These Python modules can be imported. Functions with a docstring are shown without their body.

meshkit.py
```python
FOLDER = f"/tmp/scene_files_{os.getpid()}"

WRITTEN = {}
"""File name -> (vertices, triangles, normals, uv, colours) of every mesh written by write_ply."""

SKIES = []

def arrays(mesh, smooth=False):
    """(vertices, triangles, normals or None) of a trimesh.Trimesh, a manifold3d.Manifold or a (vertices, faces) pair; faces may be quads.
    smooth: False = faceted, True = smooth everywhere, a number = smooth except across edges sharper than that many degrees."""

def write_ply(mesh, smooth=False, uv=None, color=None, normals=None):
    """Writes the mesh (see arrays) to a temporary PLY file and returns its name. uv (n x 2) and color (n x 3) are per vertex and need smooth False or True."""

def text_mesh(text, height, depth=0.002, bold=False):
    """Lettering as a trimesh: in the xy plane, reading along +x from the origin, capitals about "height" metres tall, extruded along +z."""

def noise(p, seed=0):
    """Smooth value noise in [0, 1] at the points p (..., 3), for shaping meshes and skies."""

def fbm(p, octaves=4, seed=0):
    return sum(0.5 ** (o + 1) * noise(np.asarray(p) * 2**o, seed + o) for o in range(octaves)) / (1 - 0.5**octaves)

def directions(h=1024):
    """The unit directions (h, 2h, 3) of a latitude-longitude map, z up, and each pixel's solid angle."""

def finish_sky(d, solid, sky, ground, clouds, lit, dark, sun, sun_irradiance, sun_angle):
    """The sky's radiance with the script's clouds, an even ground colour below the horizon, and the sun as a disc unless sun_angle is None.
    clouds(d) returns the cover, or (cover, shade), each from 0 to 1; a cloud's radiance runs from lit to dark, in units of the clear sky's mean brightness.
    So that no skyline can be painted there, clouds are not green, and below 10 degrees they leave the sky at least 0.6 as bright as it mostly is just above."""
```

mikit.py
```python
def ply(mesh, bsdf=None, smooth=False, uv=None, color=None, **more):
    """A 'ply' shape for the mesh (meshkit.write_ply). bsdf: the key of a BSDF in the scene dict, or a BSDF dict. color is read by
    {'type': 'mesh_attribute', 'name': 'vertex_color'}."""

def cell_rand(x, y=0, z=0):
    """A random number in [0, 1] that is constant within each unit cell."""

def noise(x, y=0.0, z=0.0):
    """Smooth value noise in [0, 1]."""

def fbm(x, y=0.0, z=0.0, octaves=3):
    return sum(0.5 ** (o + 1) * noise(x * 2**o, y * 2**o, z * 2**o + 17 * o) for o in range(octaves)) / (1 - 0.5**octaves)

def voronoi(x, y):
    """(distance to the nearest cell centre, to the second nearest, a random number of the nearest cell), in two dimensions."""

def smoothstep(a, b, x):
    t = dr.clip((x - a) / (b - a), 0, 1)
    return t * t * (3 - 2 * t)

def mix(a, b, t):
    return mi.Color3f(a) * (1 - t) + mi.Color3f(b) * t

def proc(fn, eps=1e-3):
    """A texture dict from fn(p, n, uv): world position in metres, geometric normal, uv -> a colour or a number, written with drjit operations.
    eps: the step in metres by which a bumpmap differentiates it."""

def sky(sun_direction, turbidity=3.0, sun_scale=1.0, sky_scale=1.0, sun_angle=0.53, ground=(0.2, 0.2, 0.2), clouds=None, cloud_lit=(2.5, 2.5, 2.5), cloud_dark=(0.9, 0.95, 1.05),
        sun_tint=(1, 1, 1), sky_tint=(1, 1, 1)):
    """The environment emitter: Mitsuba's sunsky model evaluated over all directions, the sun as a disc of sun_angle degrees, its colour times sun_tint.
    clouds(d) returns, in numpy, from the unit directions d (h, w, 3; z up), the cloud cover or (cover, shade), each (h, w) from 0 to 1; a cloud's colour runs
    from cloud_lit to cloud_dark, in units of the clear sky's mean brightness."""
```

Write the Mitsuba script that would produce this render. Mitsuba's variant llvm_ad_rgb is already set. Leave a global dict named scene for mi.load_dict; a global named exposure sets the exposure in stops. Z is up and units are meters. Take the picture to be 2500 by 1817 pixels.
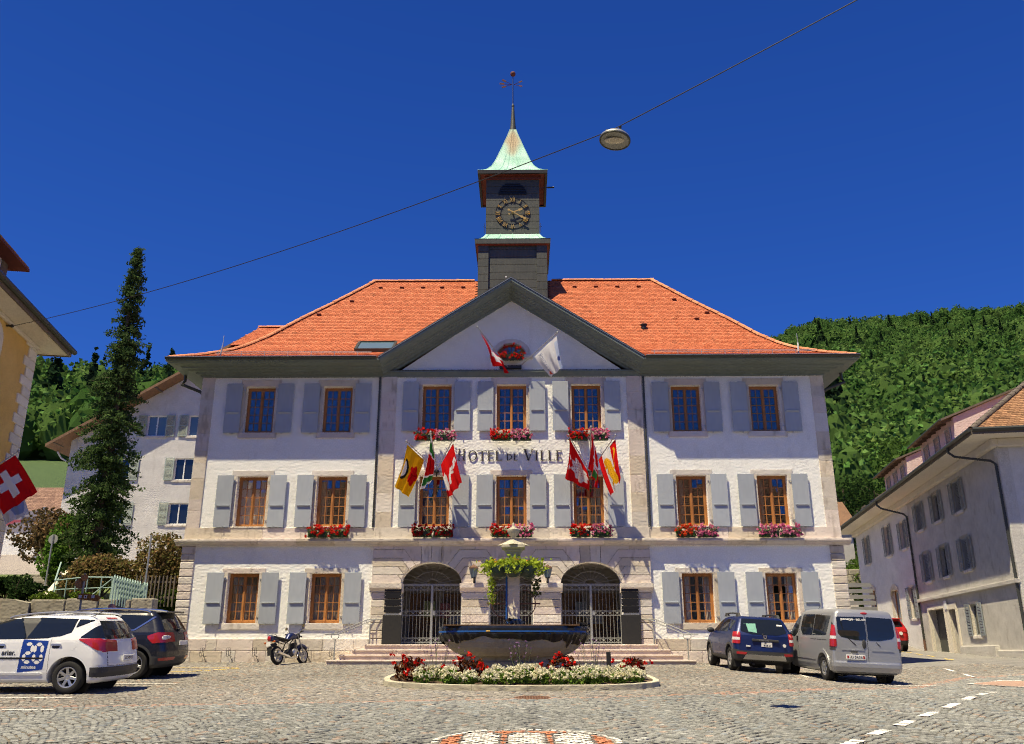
import math, random
import numpy as np, trimesh, manifold3d, shapely
import shapely.geometry as sg
from shapely import affinity
import drjit as dr
import mitsuba as mi
import mikit, meshkit
from mikit import noise, fbm, voronoi, cell_rand, smoothstep, mix

T = mi.ScalarTransform4f
PI = math.pi
rng = np.random.default_rng(7)
random.seed(7)
scene, labels = {}, {}

# ------------------------------------------------------------------ camera, sky, exposure
PITCH, YAW = math.radians(18.0), math.radians(0.75)
CAM = np.array([0.40, -29.0, 0.34])
FWD = np.array([-math.sin(YAW) * math.cos(PITCH), math.cos(YAW) * math.cos(PITCH), math.sin(PITCH)])
scene['camera'] = {'type': 'perspective', 'fov': 2 * math.degrees(math.atan(1250 / 2100)), 'fov_axis': 'x',
                   'near_clip': 0.1, 'far_clip': 6000.0,
                   'to_world': T().look_at(origin=CAM.tolist(), target=(CAM + FWD).tolist(), up=[0, 0, 1])}
SUN = np.array([-0.288, -0.309, 0.906])
scene['sky'] = mikit.sky(SUN.tolist(), turbidity=1.8, sky_tint=(0.19, 0.455, 1.12), sky_scale=0.60, sun_tint=(1.03, 1.05, 0.90), ground=(0.25, 0.24, 0.22))
exposure = 2.15

# ------------------------------------------------------------------ helpers
def arr(*p):
    return np.array(p, float)

def unit(v):
    v = np.asarray(v, float)
    return v / (np.linalg.norm(v) + 1e-12)

_CH = None
def _chamfer_faces():
    global _CH
    if _CH is None:
        pts = []
        for sx in (-1, 1):
            for sy in (-1, 1):
                for sz in (-1, 1):
                    for k in range(3):
                        q = np.array([sx, sy, sz], float) * (1 - 0.2)
                        q[k] = (sx, sy, sz)[k]
                        pts.append(q)
        pts = np.array(pts)
        h = trimesh.convex.convex_hull(pts)
        idx = [int(np.argmin(((pts - v) ** 2).sum(1))) for v in h.vertices]
        _CH = np.array(idx)[h.faces]
    return _CH

BOXF = np.array([[0, 1, 3], [0, 3, 2], [4, 6, 7], [4, 7, 5], [0, 4, 5], [0, 5, 1], [2, 3, 7], [2, 7, 6], [0, 2, 6], [0, 6, 4], [1, 5, 7], [1, 7, 3]])

class MB:
    """collects triangles of ONE mesh"""
    def __init__(s):
        s.v, s.f, s.c, s.n = [], [], [], 0
    def add(s, v, f, c=None):
        v, f = np.asarray(v, float), np.asarray(f, int)
        if f.shape[1] == 4:
            f = np.vstack([f[:, [0, 1, 2]], f[:, [0, 2, 3]]])
        s.v.append(v); s.f.append(f + s.n); s.n += len(v)
        if c is not None:
            c = np.asarray(c, float)
            s.c.append(np.broadcast_to(c, (len(v), 3)) if c.ndim == 1 else c)
        return s
    def tm(s, m, c=None):
        return s.add(m.vertices, m.faces, c)
    def box(s, x0, x1, y0, y1, z0, z1, bev=0.0, M=None, c=None):
        ctr, h = arr((x0 + x1) / 2, (y0 + y1) / 2, (z0 + z1) / 2), np.abs(arr(x1 - x0, y1 - y0, z1 - z0)) / 2
        if bev > 0:
            b = min(bev, h.min() * 0.8)
            v = []
            for sx in (-1, 1):
                for sy in (-1, 1):
                    for sz in (-1, 1):
                        for k in range(3):
                            q = arr(sx, sy, sz) * (h - b)
                            q[k] = (sx, sy, sz)[k] * h[k]
                            v.append(q)
            v, f = np.array(v), _chamfer_faces()
        else:
            v = np.array([[x, y, z] for x in (-1, 1) for y in (-1, 1) for z in (-1, 1)], float) * h
            f = BOXF
        v = v + ctr
        if M is not None:
            v = v @ np.asarray(M)[:3, :3].T + np.asarray(M)[:3, 3]
        return s.add(v, f, c)
    def bar(s, p, q, w, h, bev=0.0, up=(0, 0, 1)):
        p, q = arr(*p), arr(*q)
        L = np.linalg.norm(q - p); d = (q - p) / L
        a = np.cross(up, d)
        if np.linalg.norm(a) < 1e-6:
            a = np.cross((0, 1, 0), d)
        a = unit(a); b = np.cross(d, a)
        M = np.eye(4); M[:3, 0], M[:3, 1], M[:3, 2], M[:3, 3] = d, a, b, (p + q) / 2
        return s.box(-L / 2, L / 2, -w / 2, w / 2, -h / 2, h / 2, bev, M)
    def tube(s, pts, r, sides=8, cap=True, closed=False):
        p = np.asarray(pts, float); n = len(p)
        r = np.broadcast_to(np.asarray(r, float), (n,))
        if closed:
            t = np.roll(p, -1, 0) - np.roll(p, 1, 0)
        else:
            t = np.gradient(p, axis=0)
        t = t / (np.linalg.norm(t, axis=1, keepdims=True) + 1e-12)
        a0 = arr(0, 0, 1) if abs(t[0, 2]) < 0.9 else arr(1, 0, 0)
        A = []
        for i in range(n):
            a0 = a0 - t[i] * (a0 @ t[i])
            a0 = a0 / (np.linalg.norm(a0) + 1e-12)
            A.append(a0)
        A = np.array(A); B = np.cross(t, A)
        an = np.arange(sides) * 2 * PI / sides
        v = p[:, None] + r[:, None, None] * (np.cos(an)[None, :, None] * A[:, None] + np.sin(an)[None, :, None] * B[:, None])
        v = v.reshape(-1, 3)
        f = []
        for i in range(n if closed else n - 1):
            j = (i + 1) % n
            for k in range(sides):
                l = (k + 1) % sides
                f += [[i * sides + k, j * sides + k, j * sides + l], [i * sides + k, j * sides + l, i * sides + l]]
        f = [[q[0], q[2], q[1]] for q in f]
        if cap and not closed:
            v = np.vstack([v, p[0], p[-1]])
            for k in range(sides):
                l = (k + 1) % sides
                f.append([n * sides, k, l]); f.append([n * sides + 1, (n - 1) * sides + l, (n - 1) * sides + k])
        return s.add(v, f)
    def cyl(s, p, q, r0, r1=None, n=12):
        return s.tube([p, q], [r0, r0 if r1 is None else r1], n)
    def lathe(s, prof, n=24, M=None, sx=1.0, sy=1.0):
        """prof: (r, z) list, about z; ends close by themselves when r = 0"""
        prof = np.asarray(prof, float); m = len(prof)
        an = np.arange(n) * 2 * PI / n
        v = np.stack([prof[:, 0][:, None] * np.cos(an) * sx, prof[:, 0][:, None] * np.sin(an) * sy, np.repeat(prof[:, 1][:, None], n, 1)], -1).reshape(-1, 3)
        f = []
        for i in range(m - 1):
            for k in range(n):
                l = (k + 1) % n
                f += [[i * n + k, i * n + l, (i + 1) * n + l], [i * n + k, (i + 1) * n + l, (i + 1) * n + k]]
        if M is not None:
            v = v @ np.asarray(M)[:3, :3].T + np.asarray(M)[:3, 3]
        return s.add(v, f)
    def poly(s, pg, d, M=None, c=None):
        """shapely polygon in xy extruded by d along z, then placed with M"""
        for g in getattr(pg, 'geoms', [pg]):
            if g.is_empty or g.area < 1e-7:
                continue
            m = trimesh.creation.extrude_polygon(g, d, engine='earcut')
            v = np.array(m.vertices)
            if M is not None:
                v = v @ np.asarray(M)[:3, :3].T + np.asarray(M)[:3, 3]
            s.add(v, m.faces, c)
        return s
    def ball(s, ctr, r, sub=2, c=None):
        m = trimesh.creation.icosphere(sub, 1.0)
        return s.add(m.vertices * np.asarray(r) + np.asarray(ctr), m.faces, c)
    def get(s):
        return trimesh.Trimesh(np.vstack(s.v), np.vstack(s.f), process=False)
    def col(s):
        return np.vstack(s.c) if s.c else None

def XZ(y):
    """places xy polygons upright: x -> x, y -> z, extrusion goes from y towards +y"""
    return np.array([[1, 0, 0, 0], [0, 0, 1, y], [0, 1, 0, 0], [0, 0, 0, 1.0]])

def mat4(x=0, y=0, z=0, rz=0.0, rx=0.0, ry=0.0):
    return np.array(T().translate([x, y, z]).rotate([0, 0, 1], rz).rotate([0, 1, 0], ry).rotate([1, 0, 0], rx).matrix, float)

def uniq(name, parent=None):
    k = f'{parent}__{name}' if parent else name
    if k not in scene and k not in labels and k not in _used:
        _used.add(k); return k
    i = _next.get(k, 1)
    while f'{k}_{i:03d}' in _used:
        i += 1
    _next[k] = i + 1
    k = f'{k}_{i:03d}'
    _used.add(k)
    return k
_used, _next = set(), {}

def put(name, mb, bsdf, parent=None, smooth=False, uv=None, M=None):
    k = uniq(name, parent)
    m = mb.get() if isinstance(mb, MB) else mb
    col = mb.col() if isinstance(mb, MB) else None
    if bsdf in PALETTE:
        v, f, _ = meshkit.arrays(m, False)
        m = trimesh.Trimesh(v, f, process=False)
        uv = np.tile([(NAMES.index(bsdf) + 0.5) / len(NAMES), rng.random()], (len(v), 1))
        bsdf, col = 'm_painted' if bsdf in PAINTED else 'm_masonry', None
    if col is not None and bsdf in CODED:
        e = np.round(np.sqrt(np.clip(col, 0, 1)) * 255)
        uv, col = np.stack([e[:, 0] * 256 + e[:, 1], e[:, 2]], 1), None
    d = mikit.ply(m, bsdf, smooth=smooth, uv=uv, color=col) if col is not None or uv is not None else mikit.ply(m, bsdf, smooth=smooth)
    if M is not None:
        d = {**d, 'to_world': T(np.asarray(M, float).tolist())}
    scene[k] = d
    return k

def again(name, d, M, parent=None, bsdf=None):
    """one more entry that shares the ply of d"""
    k = uniq(name, parent)
    e = {**d, 'to_world': T(np.asarray(M, float).tolist())}
    if bsdf:
        e['bsdf'] = {'type': 'ref', 'id': bsdf}
    scene[k] = e
    return k

def tag(k, label=None, cat=None, group=None, kind=None):
    labels[k] = {a: b for a, b in (('label', label), ('category', cat), ('group', group), ('kind', kind)) if b}
    return k

def thing(name, label, cat, group=None):
    return tag(uniq(name), label, cat, group)

# ------------------------------------------------------------------ materials (each defined once)
def two(b):
    return {'type': 'twosided', 'bsdf': b}

def col(*c):
    return {'type': 'rgb', 'value': list(c)}

def pri(c, rough=0.6, metal=0.0, spec=0.4, **k):
    return two({'type': 'principled', 'base_color': c if isinstance(c, dict) else col(*c), 'roughness': rough, 'metallic': metal, 'specular': spec, **k})

def bump(b, fn, scale, eps=2e-3):
    return {'type': 'twosided', 'bsdf': {'type': 'bumpmap', 'scale': scale, 'tex': mikit.proc(fn, eps), 'bsdf': b['bsdf']}}

# colour of a whole piece, carried by its uv (two numbers hold red and green, blue)
CODED = {'m_tiles', 'm_paintvc', 'm_leafthin', 'm_cobble'}
def f_code(p, n, uv):
    r = dr.floor((uv.x + 0.5) / 256)
    return mi.Color3f(dr.square(r / 255), dr.square(dr.clip(uv.x - r * 256, 0, 255) / 255), dr.square(dr.clip(uv.y, 0, 255) / 255))
CODE = mikit.proc(f_code)
VC = {'type': 'mesh_attribute', 'name': 'vertex_color'}

def C3(c):
    return mi.Color3f(*c)

# one masonry and one painted / metal BSDF: uv.x carries the row of the palette, uv.y a tone shift for the piece
PALETTE = {
    'plaster': ((0.78, 0.785, 0.76), (0.85, 0.855, 0.83), 0.2), 'oldplaster': ((0.38, 0.365, 0.335), (0.55, 0.53, 0.49), 0.6), 'greyplaster': ((0.50, 0.49, 0.485), (0.64, 0.63, 0.62), 0.25),
    'yellow': ((0.58, 0.36, 0.10), (0.68, 0.45, 0.15), 0.2), 'stone_0': ((0.52, 0.47, 0.40), (0.68, 0.63, 0.56), 1.0), 'stone_1': ((0.56, 0.52, 0.47), (0.70, 0.66, 0.61), 1.0),
    'stone_2': ((0.50, 0.45, 0.37), (0.66, 0.57, 0.46), 1.0), 'stone_3': ((0.57, 0.50, 0.45), (0.72, 0.64, 0.58), 1.0), 'greystone': ((0.30, 0.28, 0.22), (0.42, 0.39, 0.32), 0.8),
    'pinkstone': ((0.52, 0.43, 0.385), (0.63, 0.545, 0.49), 0.8), 'pinkplaster': ((0.55, 0.45, 0.46), (0.62, 0.52, 0.52), 0.2), 'concrete': ((0.24, 0.225, 0.19), (0.36, 0.335, 0.28), 1.2),
    'ridgetile': ((0.52, 0.20, 0.10), (0.70, 0.32, 0.18), 0.3), 'asphalt': ((0.13, 0.125, 0.12), (0.20, 0.195, 0.185), 0.2), 'soil': ((0.06, 0.042, 0.03), (0.11, 0.08, 0.058), 0.2),
    'offwhite': ((0.62, 0.57, 0.47), (0.68, 0.63, 0.53), 0.15), 'granite': ((0.34, 0.315, 0.24), (0.48, 0.45, 0.35), 0.6), 'joint': ((0.10, 0.088, 0.07), (0.17, 0.15, 0.125), 0.2),
    'slate': ((0.042, 0.048, 0.044), (0.082, 0.088, 0.078), 0.2), 'cornice': ((0.125, 0.16, 0.145), (0.19, 0.225, 0.205), 0.0), 'shutter': ((0.335, 0.37, 0.415), (0.39, 0.425, 0.47), 0.0),
    'windowwood': ((0.30, 0.115, 0.030), (0.46, 0.20, 0.06), 0.0), 'letter': ((0.03, 0.026, 0.022), (0.075, 0.06, 0.045), 0.0), 'greenshutter': ((0.30, 0.36, 0.33), (0.38, 0.44, 0.40), 0.2),
    'oldshutter': ((0.20, 0.23, 0.26), (0.29, 0.32, 0.34), 0.3), 'oldwood': ((0.09, 0.075, 0.06), (0.17, 0.14, 0.11), 0.2), 'brownwood': ((0.16, 0.09, 0.05), (0.26, 0.15, 0.08), 0.2),
}
NAMES = list(PALETTE)
_pl = np.array([PALETTE[k][0] for k in NAMES]); _ph = np.array([PALETTE[k][1] for k in NAMES]); _ps = np.array([PALETTE[k][2] for k in NAMES])
def _row(uv):
    return mi.UInt32(dr.clip(uv.x * len(NAMES), 0, len(NAMES) - 1))
def _look(table, i):
    return [dr.gather(mi.Float, mi.Float(table[:, k].astype(np.float32)), i) for k in range(3)]
def f_masonry(p, n, uv):
    i = _row(uv)
    a = 0.6 * noise(p.x * 1.7 + uv.y * 9, p.y * 1.7, p.z * 2.1) + 0.4 * noise(p.x * 7, p.y * 7 + uv.y * 5, p.z * 6)
    b = noise(p.x * 55, p.y * 55, p.z * 55)
    st = smoothstep(0.58, 0.80, 0.55 * noise(p.x * 4.3, p.y * 4.3 + 3, p.z * 0.9) + 0.45 * noise(p.x * 15, p.y * 15, p.z * 3.7)) * dr.gather(mi.Float, mi.Float(_ps.astype(np.float32)), i) * 0.26
    lo, hi = _look(_pl, i), _look(_ph, i)
    g = (0.90 + 0.2 * b) * (0.90 + 0.2 * uv.y) * (1 - st)
    return mi.Color3f(*[dr.clip((l * (1 - a) + h * a) * g * k, 0, 0.95) for l, h, k in zip(lo, hi, (1.0, 1 - 0.10 * st, 1 - 0.25 * st))])
def f_masonry_bump(p, n, uv):
    return noise(p.x * 16, p.y * 16, p.z * 18) + 0.5 * noise(p.x * 45, p.y * 45, p.z * 60)
scene['m_masonry'] = {'type': 'twosided', 'bsdf': {'type': 'bumpmap', 'scale': 0.012, 'tex': mikit.proc(f_masonry_bump, 4e-3), 'bsdf': pri(mikit.proc(f_masonry), 0.9, spec=0.2)['bsdf']}}
def f_painted(p, n, uv):
    i = _row(uv)
    a = noise(p.x * 21, p.y * 21, p.z * 3.0) * 0.6 + noise(p.x * 2, p.y * 2, p.z * 2.5) * 0.4
    lo, hi = _look(_pl, i), _look(_ph, i)
    g = 0.92 + 0.16 * uv.y
    return mi.Color3f(*[(l * (1 - a) + h * a) * g for l, h in zip(lo, hi)])
scene['m_painted'] = pri(mikit.proc(f_painted), 0.55, spec=0.4)
PAINTED = {'slate', 'cornice', 'shutter', 'windowwood', 'letter', 'greenshutter', 'oldshutter', 'oldwood', 'brownwood'}

def f_copper(p, n, uv):
    a = noise(p.x * 4, p.y * 4, p.z * 2.2)
    g = mix((0.24, 0.50, 0.39), (0.45, 0.71, 0.60), a)
    d = dr.sqrt(p.x * p.x * 1.3 + dr.square((p.z - 22.1) * 0.62)) + 0.35 * noise(p.x * 3, p.y * 3, p.z * 1.5)
    return mix(mi.Color3f(0.36, 0.28, 0.17), g, smoothstep(0.30, 0.78, d))
scene['m_copper'] = pri(mikit.proc(f_copper), 0.6, spec=0.4)
scene['m_darkmetal'] = pri((0.035, 0.035, 0.035), 0.45, 0.3)
scene['m_gutter'] = pri((0.075, 0.08, 0.072), 0.45, 0.5)
scene['m_gutterbright'] = pri((0.55, 0.56, 0.55), 0.35, 0.8)
scene['m_redbrown'] = pri((0.13, 0.035, 0.025), 0.7)
scene['m_gold'] = pri((0.80, 0.52, 0.16), 0.35, 0.75)
scene['m_black'] = pri((0.012, 0.012, 0.013), 0.4)
scene['m_matteblack'] = pri((0.02, 0.02, 0.021), 0.75)
scene['m_tiles'] = pri(CODE, 0.8, spec=0.25)
scene['m_cobble'] = pri(CODE, 0.8, spec=0.3)
scene['m_paintvc'] = pri(CODE, 0.75, spec=0.25)
scene['m_oldridge'] = pri((0.26, 0.185, 0.125), 0.85, spec=0.2)
scene['m_pane'] = {'type': 'thindielectric', 'int_ior': 1.85}
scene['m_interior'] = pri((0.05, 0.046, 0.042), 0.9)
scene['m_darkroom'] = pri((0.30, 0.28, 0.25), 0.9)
scene['m_curtain'] = pri((0.30, 0.235, 0.17), 0.9)
scene['m_whitecurtain'] = pri((0.62, 0.60, 0.56), 0.9)
scene['m_bluecurtain'] = pri((0.10, 0.13, 0.19), 0.9)
scene['m_iron'] = pri((0.30, 0.30, 0.295), 0.5, 0.4)
scene['m_galv'] = pri((0.42, 0.43, 0.43), 0.45, 0.6)
scene['m_white'] = pri((0.75, 0.75, 0.74), 0.6)
scene['m_greyframe'] = pri((0.30, 0.31, 0.30), 0.6)
scene['m_leafthin'] = {'type': 'principledthin', 'base_color': CODE, 'roughness': 0.55, 'spec_trans': 0.0, 'diff_trans': 0.6}
scene['m_cloth'] = {'type': 'principledthin', 'base_color': VC, 'roughness': 0.85, 'spec_trans': 0.0, 'diff_trans': 0.55}
scene['m_greenglass'] = pri((.20, .42, .33), .1, spec=.8)
scene['m_palegreen'] = pri((.36, .50, .47), .5, .2)
scene['m_signbrown'] = pri((.30, .13, .035), .5)
scene['m_sunburn'] = pri((.58, .25, .16), .5)
scene['m_brickpatch'] = pri((.27, .18, .14), .85)
scene['m_planter'] = pri((0.035, 0.07, 0.06), 0.4)
scene['m_stem'] = pri((0.10, 0.13, 0.06), 0.8)
scene['m_bark'] = pri((0.10, 0.075, 0.055), 0.9)
scene['m_greenbox'] = pri((0.03, 0.045, 0.038), 0.5)

def stone():
    return f'stone_{rng.integers(4)}'
# ------------------------------------------------------------------ ground height
def sst(a, b, x):
    t = np.clip((np.asarray(x, float) - a) / (b - a), 0, 1)
    return t * t * (3 - 2 * t)

def gz(x, y):
    x, y = np.asarray(x, float), np.asarray(y, float)
    z = np.where(y < 0, 0.0375 * y, 0.023 * y)
    dip = 0.20 * sst(5.2, 9.8, x) * (1 - sst(11.5, 16, x)) * (1 - sst(3, 9, y)) * sst(-13, -7, y)
    return z - dip

# ------------------------------------------------------------------ town hall
TH = thing('town_hall', 'white plastered town hall with orange hip roof, grey shutters and a dark clock tower', 'town hall')
BX = [-8.84, -6.11, -2.62, 0.0, 2.62, 6.11, 8.84]
GZ, MZ, UZ = (1.22, 2.80), (4.33, 6.05), (7.58, 9.25)
UC = (7.63, 9.30)
WIN = []          # (cx, z0, z1, floor)
for cx in BX:
    if abs(cx) > 4:
        WIN.append((cx, *GZ, 0))
    WIN.append((cx, *MZ, 1))
    WIN.append((cx, *(UC if abs(cx) < 4 else UZ), 2))
ARCH = [(-2.63, 1.0, 2.46, 0.69), (-0.01, 0.71, 2.46, 0.50), (2.62, 1.0, 2.46, 0.69)]   # cx, half width, spring, rise

def arch_poly(cx, hw, zs, rise, zb=0.56, n=24):
    a = np.linspace(0, PI, n)
    return sg.Polygon([(cx + hw, zb)] + [(cx + hw * math.cos(t), zs + rise * math.sin(t)) for t in a] + [(cx - hw, zb)])

HW = 0.515
fac = sg.box(-10.93, -0.4, 10.93, 9.62).union(sg.Polygon([(-4.25, 9.6), (4.25, 9.6), (0, 12.6)]))
for cx, z0, z1, fl in WIN:
    fac = fac.difference(sg.box(cx - HW, z0, cx + HW, z1))
for a in ARCH:
    fac = fac.difference(arch_poly(*a))
lun = sg.Point(0.0, 10.40).buffer(0.52, 24).intersection(sg.box(-1, 10.40, 1, 12))
fac = fac.difference(affinity.scale(lun, 1.0, 0.86, origin=(0, 10.40)))
wb = MB().poly(fac, 0.42, XZ(0.0))
for x0, x1 in ((-10.93, -10.55), (10.55, 10.93)):
    wb.box(x0, x1, 0.42, 9.4, -0.4, 9.62)
wb.box(-10.93, 10.93, 9.4, 9.8, -0.4, 9.62)
put('wall', wb, 'plaster', TH)
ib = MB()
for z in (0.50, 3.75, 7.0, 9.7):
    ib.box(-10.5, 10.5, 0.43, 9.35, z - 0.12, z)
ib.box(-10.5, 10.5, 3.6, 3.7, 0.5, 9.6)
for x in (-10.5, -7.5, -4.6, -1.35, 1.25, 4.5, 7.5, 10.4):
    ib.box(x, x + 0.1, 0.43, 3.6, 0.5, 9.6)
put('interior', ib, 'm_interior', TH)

# --- stone trim
def stones(parent, x0, x1, z0, z1, yf, rows=None, n=1, gap=0.006, depth=0.12, side=0, bev=0.012, name='stone', mat=None):
    """blocks in n columns and rows (list of heights) with open joints"""
    zs = rows if rows is not None else [z0, z1]
    for i in range(len(zs) - 1):
        xs = np.linspace(x0, x1, n + 1) if np.isscalar(n) else np.array(n)
        for j in range(len(xs) - 1):
            put(name, MB().box(xs[j] + gap / 2, xs[j + 1] - gap / 2, yf, yf + depth, zs[i] + gap / 2, zs[i + 1] - gap / 2, bev), mat or stone(), parent)

QT = uniq('corner_stones', TH)
for s in (-1, 1):
    x0, x1 = (-11.00, -10.52) if s < 0 else (10.52, 11.00)
    rows = list(np.arange(0.73, 3.45, 0.245)) + [3.69]
    rows[-2:] = [3.425, 3.69]
    stones(QT, x0, x1, 0, 0, -0.05, rows, depth=0.62, gap=0.022, bev=0.02)
    x0, x1 = (-10.95, -10.5) if s < 0 else (10.5, 10.95)
    rows = [3.90, 4.28, 4.86, 5.25, 5.98, 6.52, 6.93, 7.55, 8.22, 8.78, 9.20, 9.585]
    stones(QT, x0, x1, 0, 0, -0.035, rows, depth=0.55, gap=0.004, bev=0.004)
    rows = [4.28, 4.80, 5.45, 6.05, 6.70, 7.64, 8.35, 9.02, 9.585]
    x0, x1 = (-4.575, -4.04) if s < 0 else (4.04, 4.575)
    stones(QT, x0, x1, 0, 0, -0.06, rows, depth=0.14, gap=0.004, bev=0.004)
# plinth in two courses
PL = uniq('plinth', TH)
for xa, xb in ((-11.03, -4.60), (4.60, 11.03)):
    n = 9
    for z0, z1, off in ((-0.35, 0.36, 0.0), (0.36, 0.73, 0.35)):
        e = np.linspace(xa, xb, n) + np.concatenate([[0], rng.uniform(-0.25, 0.25, n - 2) + off * 0.5, [0]])
        stones(PL, 0, 0, 0, 0, -0.09, [z0, z1], n=e, depth=0.12, gap=0.008, bev=0.01)
# band and string course (split in pieces), stepped forward at the centre
BD = uniq('string_course', TH)
for xa, xb, yo, m in ((-10.96, -4.60, 0.0, 5), (-4.60, 4.60, 0.07, 6), (4.60, 10.96, 0.0, 5)):
    e = np.linspace(xa, xb, m + 1)
    e2 = e.copy(); e2[1:-1] += rng.uniform(-0.3, 0.3, m - 1)
    if xa > -11 and xa < 0:
        pass
    for i in range(m):
        q = MB().box(e2[i] + 0.003, e2[i + 1] - 0.003, -0.045 - yo * 0.6, 0.05, 3.90, 4.285, 0.004)
        put('band_stone', q, stone(), BD)
        a0, a1 = e[i], e[i + 1]
        if i == 0:
            a0 -= 0.24 if xa < -10 else (0.17 if yo else -0.17)
        if i == m - 1:
            a1 += 0.24 if xb > 10 else (0.17 if yo else -0.17)
        prof = sg.Polygon([(0.05, 3.69), (-0.09 - yo, 3.69), (-0.11 - yo, 3.73), (-0.20 - yo, 3.77), (-0.235 - yo, 3.81), (-0.25 - yo, 3.82), (-0.25 - yo, 3.885), (-0.235 - yo, 3.897), (0.05, 3.92)])
        M = np.array([[0, 0, 1, a0 + 0.004], [1, 0, 0, 0], [0, 1, 0, 0], [0, 0, 0, 1.0]])
        put('string_stone', MB().poly(prof, a1 - a0 - 0.008, M), stone(), BD)

# --- centre ground floor: rusticated piers, imposts, arch stones
PR = uniq('arcade_wall', TH)
YF = -0.10
piers = [(-4.585, -3.63), (-1.63, -0.72), (0.70, 1.62), (3.62, 4.575)]
prow = [0.44, 0.73, 0.975, 1.22, 1.465, 1.71, 1.955, 2.18]
for a, b in piers:
    stones(PR, a, b, 0, 0, YF, prow, depth=0.50, gap=0.018, bev=0.014)
for a, b in piers:
    q = MB()
    prof = [(0.4, 2.18), (YF - 0.01, 2.18), (YF - 0.02, 2.22), (YF - 0.10, 2.30), (YF - 0.125, 2.32), (YF - 0.125, 2.46), (0.4, 2.47)]
    M = np.array([[0, 0, 1, a - 0.05], [1, 0, 0, 0], [0, 1, 0, 0], [0, 0, 0, 1.0]])
    put('impost', q.poly(sg.Polygon(prof), b - a + 0.10, M), stone(), PR)
sp = sg.box(-4.585, 2.47, 4.575, 3.69)
for a in ARCH:
    sp = sp.difference(arch_poly(*a))
cuts = []
zj = [2.74, 3.01, 3.28, 3.56]
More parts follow.
